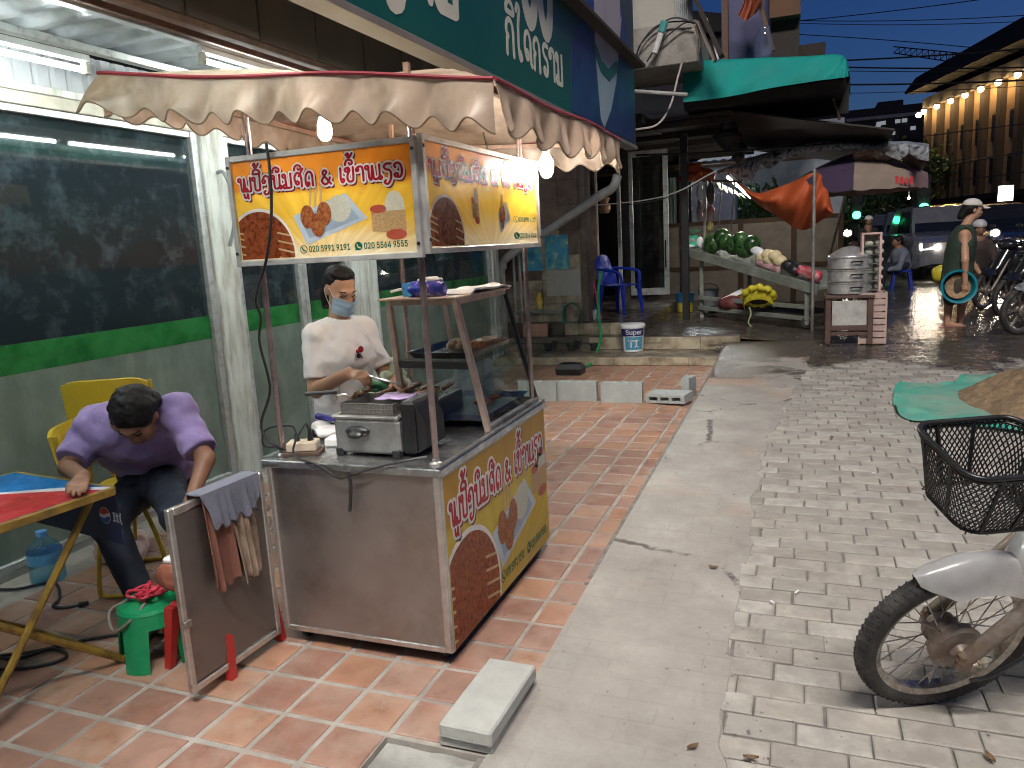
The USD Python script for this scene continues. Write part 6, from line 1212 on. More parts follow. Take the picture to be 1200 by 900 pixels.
wrap(shapely.MultiPolygon([sbox(-.10+.014*i, .03, -.0862+.014*i, .19) for i in range(17)]), .1315, .1495, 'label_picture', cyan, .0005, -1.38)
wrap(affinity.translate(latin('TI', .09, True), -.075, .06), .1315, .1495, 'lettering', wht, .002, -1.30); wrap(shapely.MultiPolygon([sbox(-.175+.014*i, .0, -.1612+.014*i, .20) for i in range(3)]), .1315, .1495, 'grey_stripe', M('grey_print2', (.25, .27, .3), .4), .001, -1.38)
# blue plastic chair
bl = M('blue_plastic', (.012, .03, .30), .28, var=.08)
p0 = PZ(724, 369, .435)+(0, .2, 0); bc = thing('plastic_chair', 'blue plastic chair standing on the low platform', 'chair', p0); R = rotz(-.45); g = lambda x, y, z: p0+R @ np.array([x, y, z])
part('seat', B().grid(np.array([[g(x, y, .43-.02*math.cos(x*6)*math.cos(y*6)) for y in np.linspace(-.21, .21, 8)] for x in np.linspace(-.22, .22, 8)]), .012), bl, bc)
part('backrest', B().grid(np.array([[g(-.21-.10*(z-.43)/.4-.0*abs(w), w*(.21-.04*max(0, (z-.65)/.2)), z-.10*(abs(w)**3)*(z > .7)) for z in np.linspace(.43, .86, 10)] for w in np.linspace(-1, 1, 11)]), .012), bl, bc, smooth=60)
for sx in (-1, 1):
    for sy in (-1, 1): part('leg', B().hull([g(.19*sx+a, .18*sy+c_, .43) for a in (-.028, .028) for c_ in (-.028, .028)]+[g(.235*sx+a, .215*sy+c_, 0) for a in (-.015, .015) for c_ in (-.015, .015)]), bl, bc)
    part('arm', B().tube(cat_smooth([g(-.26, .21*sx, .66), g(-.05, .24*sx, .64), g(.16, .23*sx, .60), g(.20, .2*sx, .44)]), .022, 8), bl, bc)
# doorway, door leaf and dark room
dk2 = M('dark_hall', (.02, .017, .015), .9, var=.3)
hall = thing('second_shop', 'dark open shop with aluminium glass door above the platform', 'shop', (-2.8, 13, .4))
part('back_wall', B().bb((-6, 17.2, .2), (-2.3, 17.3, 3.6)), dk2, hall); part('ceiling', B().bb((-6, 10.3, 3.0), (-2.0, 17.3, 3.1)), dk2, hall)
for a, c in ((700, 12.0), (727, 12.4)): p = PY(a, 300, c); part('door_jamb', B().bb((p[0]-.03, c-.03, .43), (p[0]+.03, c+.03, 3.0), .004), alu, hall)
for a, w, c, m_ in ((692, .22, 11.6, brown_t), (742, .36, 13.3, M('grey_door_panel', (.10, .09, .08), .6, dirt=(.05, .045, .04), ds=5))): p = PY(a, 300, c); part('wall_panel', B().bb((p[0]-w/2, c-.02, .43), (p[0]+w/2, c+.03, 3.0), .003), m_, hall)
p = PY(708, 241, 12.3); part('rattan_basket', B().lathe([(.07, -.12), (.10, -.08), (.10, .02), (.06, .04), (.08, .08), (.10, .12)], p, n=18), M('rattan', (.36, .20, .09), .7, var=.3, scale=40), None, label='brown rattan basket hanging in the dark doorway', cat='basket')
dl = sub('door_leaf', hall); Yd = 13.2; pa, pb_2 = PY(737, 178, Yd), PY(785, 345, Yd); xa, xb, zb, zt2 = pa[0]-.02, pb_2[0], pb_2[2], pa[2]
for x0, x1 in ((xa, xa+.07), (xb-.085, xb)): part('stile', B().bb((x0, Yd-.02, zb), (x1, Yd+.02, zt2), .004), alu, dl)
for z0, z1 in ((zb, zb+.12), (zt2-.10, zt2)): part('rail', B().bb((xa+.07, Yd-.018, z0), (xb-.085, Yd+.018, z1), .004), alu, dl)
part('pane', B().bb((xa+.07, Yd-.004, zb+.12), (xb-.085, Yd+.002, zt2-.10)), GLASS('door_glass', (.45, .50, .5), 1.6, dust=.10), dl); part('handle', B().tube(cat_smooth([(xb-.05, Yd-.03, 1.45), (xb-.05, Yd-.07, 1.4), (xb-.05, Yd-.07, 1.05), (xb-.05, Yd-.03, 1.0)]), .012, 6), blackp, dl)
part('numeral', B().poly(affinity.translate(latin('5', .10, True), 0, 0), PY(760, 180, Yd-.03), (1, 0, 0), (0, 0, 1), 0, .004), wht, dl)
# back wall of the fruit stall bay with timber posts
bay = thing('stall_bay_wall', 'beige panel wall with brown timber posts behind the fruit stall', 'wall', (-1.3, 15, .2)); tim = M('brown_timber', (.12, .065, .038), .75, var=.3, scale=6, dirt=(.06, .035, .02), ds=6); pan = M('beige_panel', (.33, .28, .22), .7, var=.12, scale=4, dirt=(.16, .13, .10), ds=3, da=.6)
Yb = 15.0; xs_ = [PY(x, 300, Yb)[0] for x in (770, 800, 868, 930, 985)]; zt3 = PY(860, 257, Yb)[2]
for k in range(4):
    for j, (z0, z1) in enumerate(((.2, .85), (.90, zt3-.09))): part('panel', B().bb((xs_[k]+.05, Yb, z0), (xs_[k+1]-.05, Yb+.03, z1)), pan, bay)
for x in xs_: part('post', B().bb((x-.045, Yb-.04, .2), (x+.045, Yb+.05, 3.2 if x in (xs_[0], xs_[1]) else zt3), .006), tim, bay)
for z in (.875, zt3-.045): part('rail', B().bb((xs_[0], Yb-.03, z-.04), (xs_[-1], Yb+.04, z+.04), .004), tim, bay)
# yard beyond: pale lit roof, green plants, lilac cabinet
yard = thing('yard_roof', 'pale translucent yard roof lit from below behind the stall', 'roof', (-2.4, 19, 3)); wr_ = M('pale_roof_sheet', (.62, .68, .70), .6, var=.1)
nvv = 80; yv = np.linspace(15.4, 24, 14); xv = np.linspace(-6.5, .2, nvv); part('roof_sheet', B().grid(np.array([[(x, y, 2.85+.14*(y-15.4)+(.03 if i % 2 else 0)) for y in yv] for i, x in enumerate(xv)])), wr_, yard, smooth=False)
for k in range(7): part('rafter', B().bar((-6.5, 15.6+1.2*k, 2.80+.168*k), (.2, 15.6+1.2*k, 2.80+.168*k), .06, .05), tim, yard)
part('end_wall', B().bb((-6.5, 24, 0), (1.0, 24.2, 4.5)), M('yard_wall', (.30, .32, .36), .8, dirt=(.15, .15, .16)), yard); part('side_wall', B().bb((-6.6, 15.2, 0), (-6.4, 24, 4.0)), M('yard_wall', (.3, .32, .36), .8), yard)
t = thing('fluorescent_lamp', 'unseen fluorescent tube lighting the yard roof behind the stall', 'lamp', (-2.5, 18, 2.7)); part('fitting', B().bb((-3.1, 17.97, 2.80), (-1.9, 18.03, 2.84)), steel_wh, t); part('tube', B().cyl((-3.05, 18, 2.77), (-1.95, 18, 2.77), .016, n=10), EM('yard_tube_glow', (.88, .96, 1.0), STALL_L*2.2), t)  # unseen tube, placed to light the yard roof from below
p, q = PY(840, 226, 17.0), PY(862, 258, 17.0); lc = thing('cabinet', 'pale lilac cabinet seen through the gap behind the melons', 'cabinet', p); part('carcass', B().bb((p[0], 17, .2), (q[0], 17.5, p[2]), .01), M('lilac_panel', (.36, .40, .62), .5), lc); part('door', B().bb((p[0]+.02, 16.985, .25), (q[0]-.02, 17.0, p[2]-.02), .006), M('lilac_panel', (.36, .40, .62), .5), lc)
p, q = PY(775, 215, 16.2), PY(793, 262, 16.2); part('curtain', B().grid(np.array([[(p[0]+(q[0]-p[0])*u, 16.2+.04*math.sin(u*28), z) for z in np.linspace(.3, p[2]+.1, 8)] for u in np.linspace(0, 1, 40)]), .004), M('pale_green_curtain', (.38, .46, .40), .85, var=.1), None, smooth=60, label='pale green curtain hanging behind the timber posts', cat='curtain')
leaf_m = M('dark_leaf', (.03, .075, .02), .5, var=.5, scale=9)
def leaves(c, r, n, size, seed, squash=(1, 1, 1)):
    g_ = np.random.default_rng(seed); cl = g_.normal(0, 1, (max(8, n//40), 3)); cl = cl/np.linalg.norm(cl, axis=1, keepdims=True)*(g_.random((len(cl), 1))**.4); V, F = [], []
    for i in range(n):
        b_ = cl[g_.integers(len(cl))]; p = np.asarray(c)+np.asarray(squash)*r*(b_*.8+g_.normal(0, .16, 3)); d = nrm(g_.normal(0, 1, 3)); s = nrm(np.cross(d, g_.normal(0, 1, 3))); L = size*(.6+.8*g_.random())
        k = len(V); V += [p, p+d*L*.5+s*L*.22, p+d*L, p+d*L*.5-s*L*.22]; F.append((k, k+1, k+2, k+3))
    return np.array(V), np.array(F)
bsh = thing('yard_bush', 'dark green bush behind the low wall of the fruit stall', 'bush', (-.9, 18, .2)); p = PY(892, 244, 18)
part('foliage', leaves(p-(0, 0, .1), .85, 1500, .16, 3, (1.0, .5, .7)), leaf_m, bsh, smooth=False); part('stem', B().cyl((p[0], 18, .2), p, .05, n=8), tim, bsh)
# ceiling of the bay and dark canopy hanging over the stall
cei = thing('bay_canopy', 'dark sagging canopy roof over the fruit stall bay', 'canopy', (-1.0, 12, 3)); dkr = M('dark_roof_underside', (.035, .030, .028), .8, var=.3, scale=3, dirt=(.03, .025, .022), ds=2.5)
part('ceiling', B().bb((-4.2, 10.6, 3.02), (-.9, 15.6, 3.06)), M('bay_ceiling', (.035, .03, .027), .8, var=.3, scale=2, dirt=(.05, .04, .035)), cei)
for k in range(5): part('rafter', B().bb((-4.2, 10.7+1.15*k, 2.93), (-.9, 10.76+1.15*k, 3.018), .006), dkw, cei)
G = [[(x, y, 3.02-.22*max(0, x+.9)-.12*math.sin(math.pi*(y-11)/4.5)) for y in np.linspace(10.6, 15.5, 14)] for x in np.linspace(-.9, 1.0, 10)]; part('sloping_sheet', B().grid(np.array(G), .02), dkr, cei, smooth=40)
for x in (PY(802, 200, 11.5)[0],): part('steel_post', B().bb((x-.05, 11.45, .25), (x+.05, 11.55, 2.95), .006), M('black_steel', (.02, .02, .022), .5, metal=.4), cei)
p = PY(742, 128, 9.6); part('cross_pole', B().cyl(PY(730, 106, 9.3), PY(806, 111, 9.3), .022, n=8), pvc, cei)
for k, (a, c, d) in enumerate((((640, 245), (770, 232), (840, 200)), ((735, 240), (780, 232), (835, 205)), ((745, 182), (850, 178), (985, 168)))): part('sagging_wire', B().tube(cat_smooth([PY(*q, 10.6+.2*k) for q in (a, c, d)], 8), .008 if k < 2 else .016, 6), wirem if k else pvc, None, label=('pale wire slung across the doorway', 'black wire slung before the glass door', 'thick black line stretched above the stall')[k], cat='wire')
# two dark hanging bundles
for k, (px, py, r) in enumerate(((852, 160, .20), (865, 184, .09))):
    p = PY(px, py, 11.2); t = thing('hanging_lantern', ('larger dark lantern hanging above the stall roof', 'smaller dark lantern hanging above the stall roof')[k], 'lantern', p); part('body', B().lathe([(.25*r, -1.05*r), (.3*r, -.8*r), (1*r, -.1*r), (.95*r, .15*r), (.55*r, .45*r), (.5*r, .9*r), (.1*r, 1.0*r)], p, n=10), M('lantern_dark', (.02, .02, .022), .7), t); part('cord', B().cyl(p+(0, 0, r), (p[0], p[1], 3.0), .006, n=5), wirem, t)

# ================================================================ fruit stall
steel_g = M('galvanised_pole', (.36, .34, .32), .45, metal=.6, var=.2, scale=12, dirt=(.2, .16, .12), ds=8); wood_g = M('grey_green_wood', (.17, .19, .16), .75, var=.25, scale=5, dirt=(.10, .09, .07), ds=7)
stall = thing('fruit_stall', 'sloping wooden fruit stand on wheels with melons', 'fruit stand', (-.7, 11.2, .2))
A = PG(815, 375)+(0, .3, 0); A = np.array([A[0], 11.9, .27]); Bq = np.array([PY(951, 393, 10.6)[0], 10.6, .2]); dA = nrm((Bq-A)*[1, 1, 0]); bk_ = np.array([-dA[1], dA[0], 0])*1.1
tL, tR = PY(800, 291, 11.95), PY(958, 337, 10.62); hi = lambda p: p
part('deck', B().hull(np.vstack([[tL, tR, tR+bk_, tL+bk_], np.array([tL, tR, tR+bk_, tL+bk_])-(0, 0, .03)])), wood_g, stall)
part('front_rail', B().bar(tL-(0, .03, .03), tR-(0, .03, .03), .05, .13, ch=.005), wood_g, stall)
legs = [(PY(822, 290, 11.85)[0], 11.85), (PY(946, 330, 10.72)[0], 10.72)]
for (x, y) in legs:
    for o_ in (0, 1): q = np.array([x, y, 0])+bk_*o_*.95; tt = (np.array([x, y, 0])-tL)[0]/(tR-tL)[0]; zt4 = tL[2]+(tR[2]-tL[2])*tt-.06; part('leg', B().bb((q[0]-.03, q[1]-.03, .32), (q[0]+.03, q[1]+.03, zt4), .004), wood_g, stall)
    w = sub('wheel', stall); q = np.array([x, y, .29]); part('tyre', B().cyl(q-(0, .02, 0), q+(0, .02, 0), .07, n=16), rubber, w); part('hub', B().cyl(q-(0, .026, 0), q-(0, .02, 0), .03, n=10), steel_g, w)
for z in (.40, .55):
    a, c = np.array([legs[0][0]-.05, legs[0][1]-.03, z+.02]), np.array([legs[1][0]+.05, legs[1][1]-.03, z-.06]); part('lower_rail', B().bar(a, c, .03, .06, ch=.004), wood_g, stall)
part('lower_shelf', B().hull(np.vstack([[np.array([*legs[0], .42]), np.array([*legs[1], .36]), np.array([*legs[1], .36])+bk_*.9, np.array([*legs[0], .42])+bk_*.9]]+[np.array([[*legs[0], .40], [*legs[1], .34]])])), dkw, stall)
part('side_tray', B().hull(np.vstack([[PY(797, 290, 11.95), PY(824, 292, 11.9), PY(824, 292, 11.9)+bk_*.4, PY(797, 290, 11.95)+bk_*.4]]+[np.array([PY(797, 290, 11.95), PY(824, 292, 11.9)])-(0, 0, .03)])), wood_g, stall)
for a, m_ in (((953, 393), steel_g),): x = PY(953, 300, 10.55)[0]; part('roof_pole', B().cyl((x, 10.55, .2), (x, 10.55, PY(953, 198, 10.55)[2]), .022, n=10), m_, stall)
for px in (843, 858, 826): x = PY(px, 270, 12.2)[0]; part('thin_pole', B().cyl(PY(px-4, 300, 12.2), PY(px+3, 212, 12.2), .012, n=6), steel_g, stall)
part('hanging_bar', B().cyl(PY(796, 211, 12), PY(870, 213, 12), .018, n=8), tim, stall); part('left_pole', B().cyl(PY(824, 300, 11.95), PY(829, 195, 11.95), .02, n=8), steel_g, stall)
# silvery tarpaulin roof
n_s = {'geo': ('geometry', {}), 'n': ('noise_texture', {'scale': 7., 'detail': 6, 'distortion': 1.5}), 'r': ('rgb_ramp', {'ramp': [(.36, (.05, .05, .055)), (.46, (.30, .31, .33)), (.56, (.55, .57, .60)), (.66, (.16, .16, .17))]}), 'p': ('principled_bsdf', {'roughness': .38, 'metallic': .35}), 'b': ('bump', {'strength': .8, 'distance': .03})}
m_sil = usdkit.material(stage, '/World/Looks/silver_tarp', n_s, [('geo.position', 'n.vector'), ('n.fac', 'r.fac'), ('r.color', 'p.base_color'), ('n.fac', 'b.height'), ('b.normal', 'p.normal')], surface='p.BSDF')
top = cat_smooth([np.append((x, y), 0) for x, y in ((842, 200), (866, 191), (897, 180), (930, 172), (963, 167), (1010, 168), (1053, 168), (1088, 172))], 6)[:, :2]
bot = lambda x: np.interp(x, [842, 850, 862, 878, 886, 893, 898, 905, 925, 960, 1000, 1018, 1040, 1055, 1065, 1088], [203, 204, 206, 216, 205, 190, 198, 196, 184, 177, 174, 182, 183, 190, 180, 190])
G = []
for x, y in top:
    Yr = 12.3-1.6*(x-842)/246; p = PY(x, y, Yr); b_ = PY(x, bot(x)+1.5*math.sin(x*.9), Yr-.02); row = [b_, b_*.5+p*.5+(0, -.03, 0), p]
    for j in range(1, 9): row.append(p+np.array([.12*j*.3, .26*j, .16*math.sin(j/8*2.2)-.03*j*.2+.03*(meshkit.noise(np.array([x*.05, j*.7, 1.]))-.5)]))
    G.append(row)
part('silver_roof', B().grid(np.array(G), .006), m_sil, stall, smooth=50)
part('ridge_pole', B().tube(np.array([q[2]+(0, .03, -.03) for q in G[::6]]), .018, 6), tim, stall)
part('torn_lining', B().grid(np.array([[PY(x, y+2*math.sin(x*.5+y), 11.0+.02*(y-178)) for y in np.linspace(176, 192+6*math.sin(x*.13), 6)] for x in np.linspace(1000, 1086, 30)]), .006), M('brown_torn_tarp', (.15, .09, .065), .8, var=.4, scale=8, dirt=(.45, .45, .45), ds=6, da=.9, dt=.62), stall, smooth=40)
# orange tarp hanging under the roof
org = M('orange_tarp', (.42, .075, .016), .65, var=.15, scale=3, dirt=(.25, .05, .015), ds=3, da=.5)
up_ = [(862, 211), (885, 226), (905, 222), (930, 213), (952, 203), (962, 205), (970, 225), (976, 248)]; lo_ = [(863, 213), (884, 236), (900, 247), (917, 257), (934, 268), (948, 268), (962, 258), (977, 252)]
us, ls = cat_smooth([np.append(q, 0) for q in up_], 6), cat_smooth([np.append(q, 0) for q in lo_], 6); G = []
for i in range(len(us)):
    row = []
    for w in np.linspace(0, 1, 12): q = us[i]*(1-w)+ls[i]*w; row.append(PY(q[0], q[1], 11.6-.9*i/len(us)-.25*math.sin(math.pi*w)+.05*math.sin(i*.8+w*3)))
    G.append(row)
part('orange_tarp', B().grid(np.array(G), .004), org, stall, smooth=60)
b_ = [(800, 205), (812, 198), (822, 203), (832, 199)]; part('orange_bundle', B().add(*blob([cap(PY(799, 210, 11.95), PY(815, 202, 11.95), .06, .11), cap(PY(815, 203, 11.95), PY(833, 205, 11.95), .11, .07), ell(PY(812, 197, 11.95), (.13, .1, .08))], .016, .05, wrinkle=.05, ws=9)), org, None, label='orange cloth bundle lying on the bar above the scale', cat='cloth')
# hanging bags
for nm, lb, px, py, rx_, rz_, m_ in (('plastic_bag', 'white plastic bag hanging from the stall bar', 820, 226, .05, .12, M('white_bag', (.7, .72, .74), .4)), ('plastic_bag', 'pinkish brown bag hanging below the white one', 820, 247, .045, .16, M('pinkish_brown_bag', (.30, .16, .14), .5)), ('net_bag', 'long dark bag hanging on the stall bar', 833, 228, .06, .16, M('dark_bag', (.10, .085, .08), .7)),
                                 ('net_bag', 'red and green net bag hanging over the melons', 833, 250, .065, .12, M('red_net', (.40, .13, .13), .6, dirt=(.1, .3, .22), ds=9, da=.9)), ('net_bag', 'olive net bag at the end of the hanging net', 832, 266, .05, .08, M('olive_net', (.20, .17, .05), .6))):
    p = PY(px, py, 11.9); part(nm, B().add(*blob([ell(p, (rx_, .05, rz_)), cap(p+(0, 0, rz_*.8), p+(0, 0, rz_*1.3), .02, .012)], .012, .03, wrinkle=.012, ws=14)), m_, None, label=lb, cat='bag')
sc = thing('scale', 'green kitchen scale with steel dish on the stall tray', 'scale', PY(812, 290, 12.0)); p = PY(812, 289, 12.05); gsc = M('scale_green', (.02, .38, .20), .35)
part('body', B().hull([p+(a*.10, b2*.08, 0) for a in (-1, 1) for b2 in (-1, 1)]+[p+(a*.07, b2*.05, .17) for a in (-1, 1) for b2 in (-1, 1)]), gsc, sc); part('dial', B().cyl(p+(0, -.075, .085), p+(0, -.068, .09), .045, n=18), wht, sc); part('dish', B().lathe([(.03, .20), (.10, .215), (.16, .25), (.16, .255), (.09, .222), (.02, .206)], p, n=24), steel_l, sc); part('neck', B().cyl(p+(0, 0, .17), p+(0, 0, .205), .02, n=8), steel_l, sc)
part('white_bag', B().add(*blob([ell(PY(820, 284, 11.9), (.05, .05, .09)), ell(PY(806, 289, 11.9), (.10, .05, .03))], .012, .03, wrinkle=.012, ws=14)), M('white_bag', (.7, .72, .74), .4), None, label='white plastic bag next to the green scale', cat='bag')
# melons
wmm = {'geo': ('geometry', {}), 'n': ('noise_texture', {'scale': 7., 'detail': 4, 'distortion': 1.}), 'r': ('rgb_ramp', {'ramp': [(.4, (.010, .035, .010)), (.52, (.03, .085, .02)), (.6, (.06, .13, .04))]}), 'p': ('principled_bsdf', {'roughness': .28})}
m_wm = usdkit.material(stage, '/World/Looks/watermelon', wmm, [('geo.position', 'n.vector'), ('n.fac', 'r.fac'), ('r.color', 'p.base_color')], surface='p.BSDF'); m_mel = M('pale_melon', (.62, .52, .30), .45, var=.1)
def on_deck(px, py, r): return PY(px, py, 11.95-1.33*(px-800)/158+.12+r*.6)
for k, (px, py, r, lb) in enumerate(((836, 285, .15, 'leftmost dark watermelon on the fruit stand'), (851, 284, .13, 'second watermelon from the scale'), (861, 287, .15, 'middle watermelon of the front row'), (873, 290, .155, 'largest round watermelon at the front'), (846, 277, .12, 'small watermelon peeping out behind the others'), (868, 281, .12, 'watermelon behind the largest one'), (881, 286, .13, 'watermelon next to the pale melons'))):
    t = part('watermelon', B().add(*blob([ell(on_deck(px, py, r), (r, r*.95, r*.98))], .016, .01)), m_wm, None, smooth=True, label=lb, cat='watermelon')
for k, (px, py, lb) in enumerate(((894, 301, 'pale melon next to the watermelons'), (902, 304, 'pale melon in the middle of the pale ones'), (908, 300, 'pale melon lying on top at the back'), (914, 306, 'pale melon furthest down the slope'), (900, 299, 'pale melon half hidden at the back'))):
    part('melon', B().add(*blob([ell(on_deck(px, py, .09), (.095, .085, .085))], .014, .01)), m_mel, None, smooth=True, label=lb, cat='melon')
for nm, lb, a, c, r, m_ in (('net_bag', 'pink net bag of fruit on the slope below the melons', (890, 307), (912, 315), .06, M('pink_net', (.42, .25, .26), .6, var=.4, scale=30)), ('black_bag', 'shiny black bag beside the pale melons', (922, 310), (932, 317), .075, M('black_bag', (.02, .02, .022), .3)), ('red_bag', 'bright red bag at the low end of the fruit stand', (940, 317), (957, 324), .075, M('red_bag', (.55, .04, .06), .4, dirt=(.6, .5, .5), ds=8)), ('white_wrap', 'white paper wrap behind the watermelons', (885, 293), (892, 297), .06, M('white_bag', (.7, .72, .74), .4))):
    part(nm, B().add(*blob([cap(on_deck(*a, r), on_deck(*c, r), r)], .014, .04, wrinkle=.02, ws=12)), m_, None, label=lb, cat='bag')
ring = [PY(889+17*math.cos(t), 347+10*math.sin(t), 11.0+.12*math.sin(t)) for t in np.linspace(0, 2*math.pi, 40, endpoint=False)]
ybg = thing('sack', 'open yellow sack with rolled rim under the fruit stand', 'sack', ring[10]); yel_b = M('yellow_sack', (.55, .47, .03), .5, var=.25, scale=20)
part('rolled_rim', B().tube(np.array(ring)+rng.normal(0, .006, (40, 3)), .045+.012*np.sin(np.arange(40)*1.7), 8, True), yel_b, ybg, smooth=50); part('contents', B().add(*blob([ell(np.mean(ring, 0)+(0, .12, -.03), (.20, .14, .10))], .02, .02)), M('dark_contents', (.03, .025, .02), .9), ybg); part('skirt', B().grid(np.array([[q, q-[0, -.05, .16]] for q in ring[18:41]+ring[:1]]), .01), yel_b, ybg)
part('straw_tuft', B().tube(cat_smooth([PY(878, 360, 10.95), PY(880, 368, 10.9), PY(877, 378, 10.9), PY(882, 384, 10.9)]), .014, 5), M('straw_green', (.22, .24, .12), .8), None, label='straggly green tie hanging from the yellow sack', cat='string')
part('foam_slab', B().hull([PY(x, y, 11.5)+(0, o_, 0) for x, y in ((845, 350), (868, 339), (872, 343), (848, 353)) for o_ in (0, .3)]), M('styrofoam', (.78, .78, .76), .7), None, label='white foam box lid under the fruit stand', cat='box lid')
part('dark_red_sack', B().add(*blob([ell(PY(860, 355, 11.6), (.24, .2, .14))], .02, .02, wrinkle=.02, ws=10)), M('maroon_sack', (.12, .03, .03), .7), None, label='maroon sack below the white foam lid', cat='sack')
bb2 = thing('bucket', 'blue and yellow bucket at the left foot of the fruit stand', 'bucket', PZ(802, 367, .28)); p = PZ(802, 366, .28)+(0, .1, 0); part('body', B().lathe([(.12, 0), (.15, .30)], p, n=24), M('yellow_bucket', (.50, .42, .05), .45), bb2); part('upper_band', B().lathe([(.14, .16), (.155, .30), (.16, .31), (.145, .31)], p, n=24), M('blue_bucket', (.02, .14, .30), .4), bb2)
gb = thing('bucket', 'dark grey bucket under the high end of the fruit stand', 'bucket', PZ(830, 362, .3)); p = PY(830, 352, 12.2); part('body', B().lathe([(.13, -.2), (.16, .16), (.17, .17), (.15, .16)], p, n=22), M('grey_bucket', (.13, .14, .15), .5), gb); part('handle', B().tube([p+(.16*math.cos(t), 0, .16+.10*math.sin(t)) for t in np.linspace(0, math.pi, 12)], .006, 5), wirem, gb)
t = thing('fluorescent_lamp', 'bright tube lamp under the silvery roof of the fruit stall', 'lamp', PY(870, 220, 12.6)); a, c = PY(853, 207, 12.7), PY(880, 231, 12.5); part('tube', B().cyl(a, c, .026, n=10), EM('stall_tube_glow', (1.0, .95, .86), STALL_L), t); part('fitting', B().bar(a+(0, 0, .045), c+(0, 0, .045), .05, .03), steel_wh, t)
for k in range(5): part('leaf_sheet', B().hull([PY(840+6*k, 213+3*k, 12.9), PY(848+6*k, 216+3*k, 12.9), PY(846+7*k, 225+2*k, 12.85), PY(838+6*k, 218+2*k, 12.95)]), M('pale_leaf', (.45, .45, .35), .6, var=.2), None, label='pale hanging leaf strip beside the stall lamp', cat='leaf strip', group='pale leaf strips by the stall lamp')

# ================================================================ umbrella, steamer, crates
um = thing('umbrella', 'faded market umbrella with red lettering behind the fruit stall', 'umbrella', PG(965, 330)); uc = PY(1003, 188, 11.6)
cols = [M('umb_mauve', (.14, .075, .09), .8, var=.12), M('umb_cream', (.24, .185, .15), .8, var=.12), M('umb_pink', (.34, .22, .205), .8, var=.15), M('umb_purple', (.05, .03, .07), .8, var=.15)]
for k in range(8):
    a0_, a1_ = 2*math.pi*(k-.1)/8, 2*math.pi*(k+.9)/8; G = []
    for a in np.linspace(a0_, a1_, 7):
        sag = 1-.05*math.sin(math.pi*(a-a0_)/(a1_-a0_)); G.append([uc+np.array([.86*r*sag*math.cos(a), .86*r*sag*math.sin(a), .10-.34*r**1.4]) for r in np.linspace(0, 1, 8)]+[uc+np.array([.87*sag*math.cos(a), .87*sag*math.sin(a), -.24-z+.01*math.sin(a*30)]) for z in (.09, .19)])
    part('panel', B().grid(np.array(G), .003), cols[[2, 2, 1, 0, 0, 3, 1, 2][k]], um, smooth=50)
    part('rib', B().cyl(uc+(0, 0, .08), uc+np.array([.85*math.cos(a0_), .85*math.sin(a0_), -.25]), .006, n=5), steel_g, um)
part('pole', B().cyl(uc+(0, 0, .12), PG(962, 345)+(0, .4, 0), .022, n=10), steel_g, um)
red_l = M('umb_red', (.45, .03, .04), .7); o_ = PY(1032, 215, 10.85); part('lettering', B().poly(unary_union([sbox(.0+.055*i, .012*(i % 2), .04+.055*i, .10-.01*(i % 3)) for i in range(7)]), o_, nrm((1, .12, -.12)), (0, 0, 1), 0, .002), red_l, um)
# stool with steamer pots
dwood = M('dark_stool_wood', (.09, .05, .04), .65, var=.25, scale=8); ps = thing('wooden_stool', 'dark wooden stool carrying the steamer pots', 'stool', (.5, 9.6, .2)); zs = float(zg(9.5)); pL, pR = PZ(970, 405, zs), PZ(1018, 402, zs); yF = (pL[1]+pR[1])/2; zT = PY(994, 346, yF)[2]
cxs = (pL[0]+pR[0])/2; hw = (pR[0]-pL[0])/2
for sx in (-1, 1):
    for o2 in (0, .42): part('leg', B().bb((cxs+sx*hw-.03, yF+o2-.03, zs), (cxs+sx*hw+.03, yF+o2+.03, zT-.03), .005), dwood, ps)
part('top', B().bb((cxs-hw-.04, yF-.05, zT-.035), (cxs+hw+.04, yF+.47, zT), .006), dwood, ps); part('front_panel', B().bb((cxs-hw+.04, yF-.022, zT-.34), (cxs+hw-.04, yF-.005, zT-.06), .003), M('dirty_white_panel', (.45, .44, .42), .7, dirt=(.25, .2, .17), ds=8), ps); part('stretcher', B().bb((cxs-hw, yF-.02, zT-.40), (cxs+hw, yF+.02, zT-.345), .004), dwood, ps); part('stretcher', B().bb((cxs-hw, yF-.015, zs+.10), (cxs+hw, yF+.015, zs+.14), .004), dwood, ps)
pot = thing('steamer_pot', 'three tier aluminium steamer pot on the wooden stool', 'steamer', (cxs, yF+.2, zT)); am = M('aluminium_pot', (.66, .65, .64), .34, metal=.7, var=.08, scale=10, dirt=(.35, .28, .24), ds=8, da=.4); pc_ = np.array([cxs+.01, yF+.21, zT]); r_ = (PY(1022, 320, yF+.2)[0]-PY(968, 320, yF+.2)[0])/2; hP = PY(994, 290, yF+.2)[2]-zT; dh = hP*.27
for k in range(3):
    z0 = dh*k; part('tier', B().lathe([(r_*.90, z0), (r_*.98, z0+.015), (r_*.98, z0+dh-.02), (r_*1.01, z0+dh-.012), (r_*1.01, z0+dh-.002), (r_*.95, z0+dh)], pc_, n=36), am, pot, smooth=40)
    for ang in (-1.35, 1.7): u = np.array([math.cos(ang), math.sin(ang), 0]); w_ = np.array([-u[1], u[0], 0]); q = pc_+u*r_*.98+(0, 0, z0+dh*.55); part('handle', B().tube(cat_smooth([q-w_*.05, q-w_*.055+u*.035+(0, 0, .01), q+w_*.055+u*.035+(0, 0, .01), q+w_*.05]), .008, 6), blackp, pot)
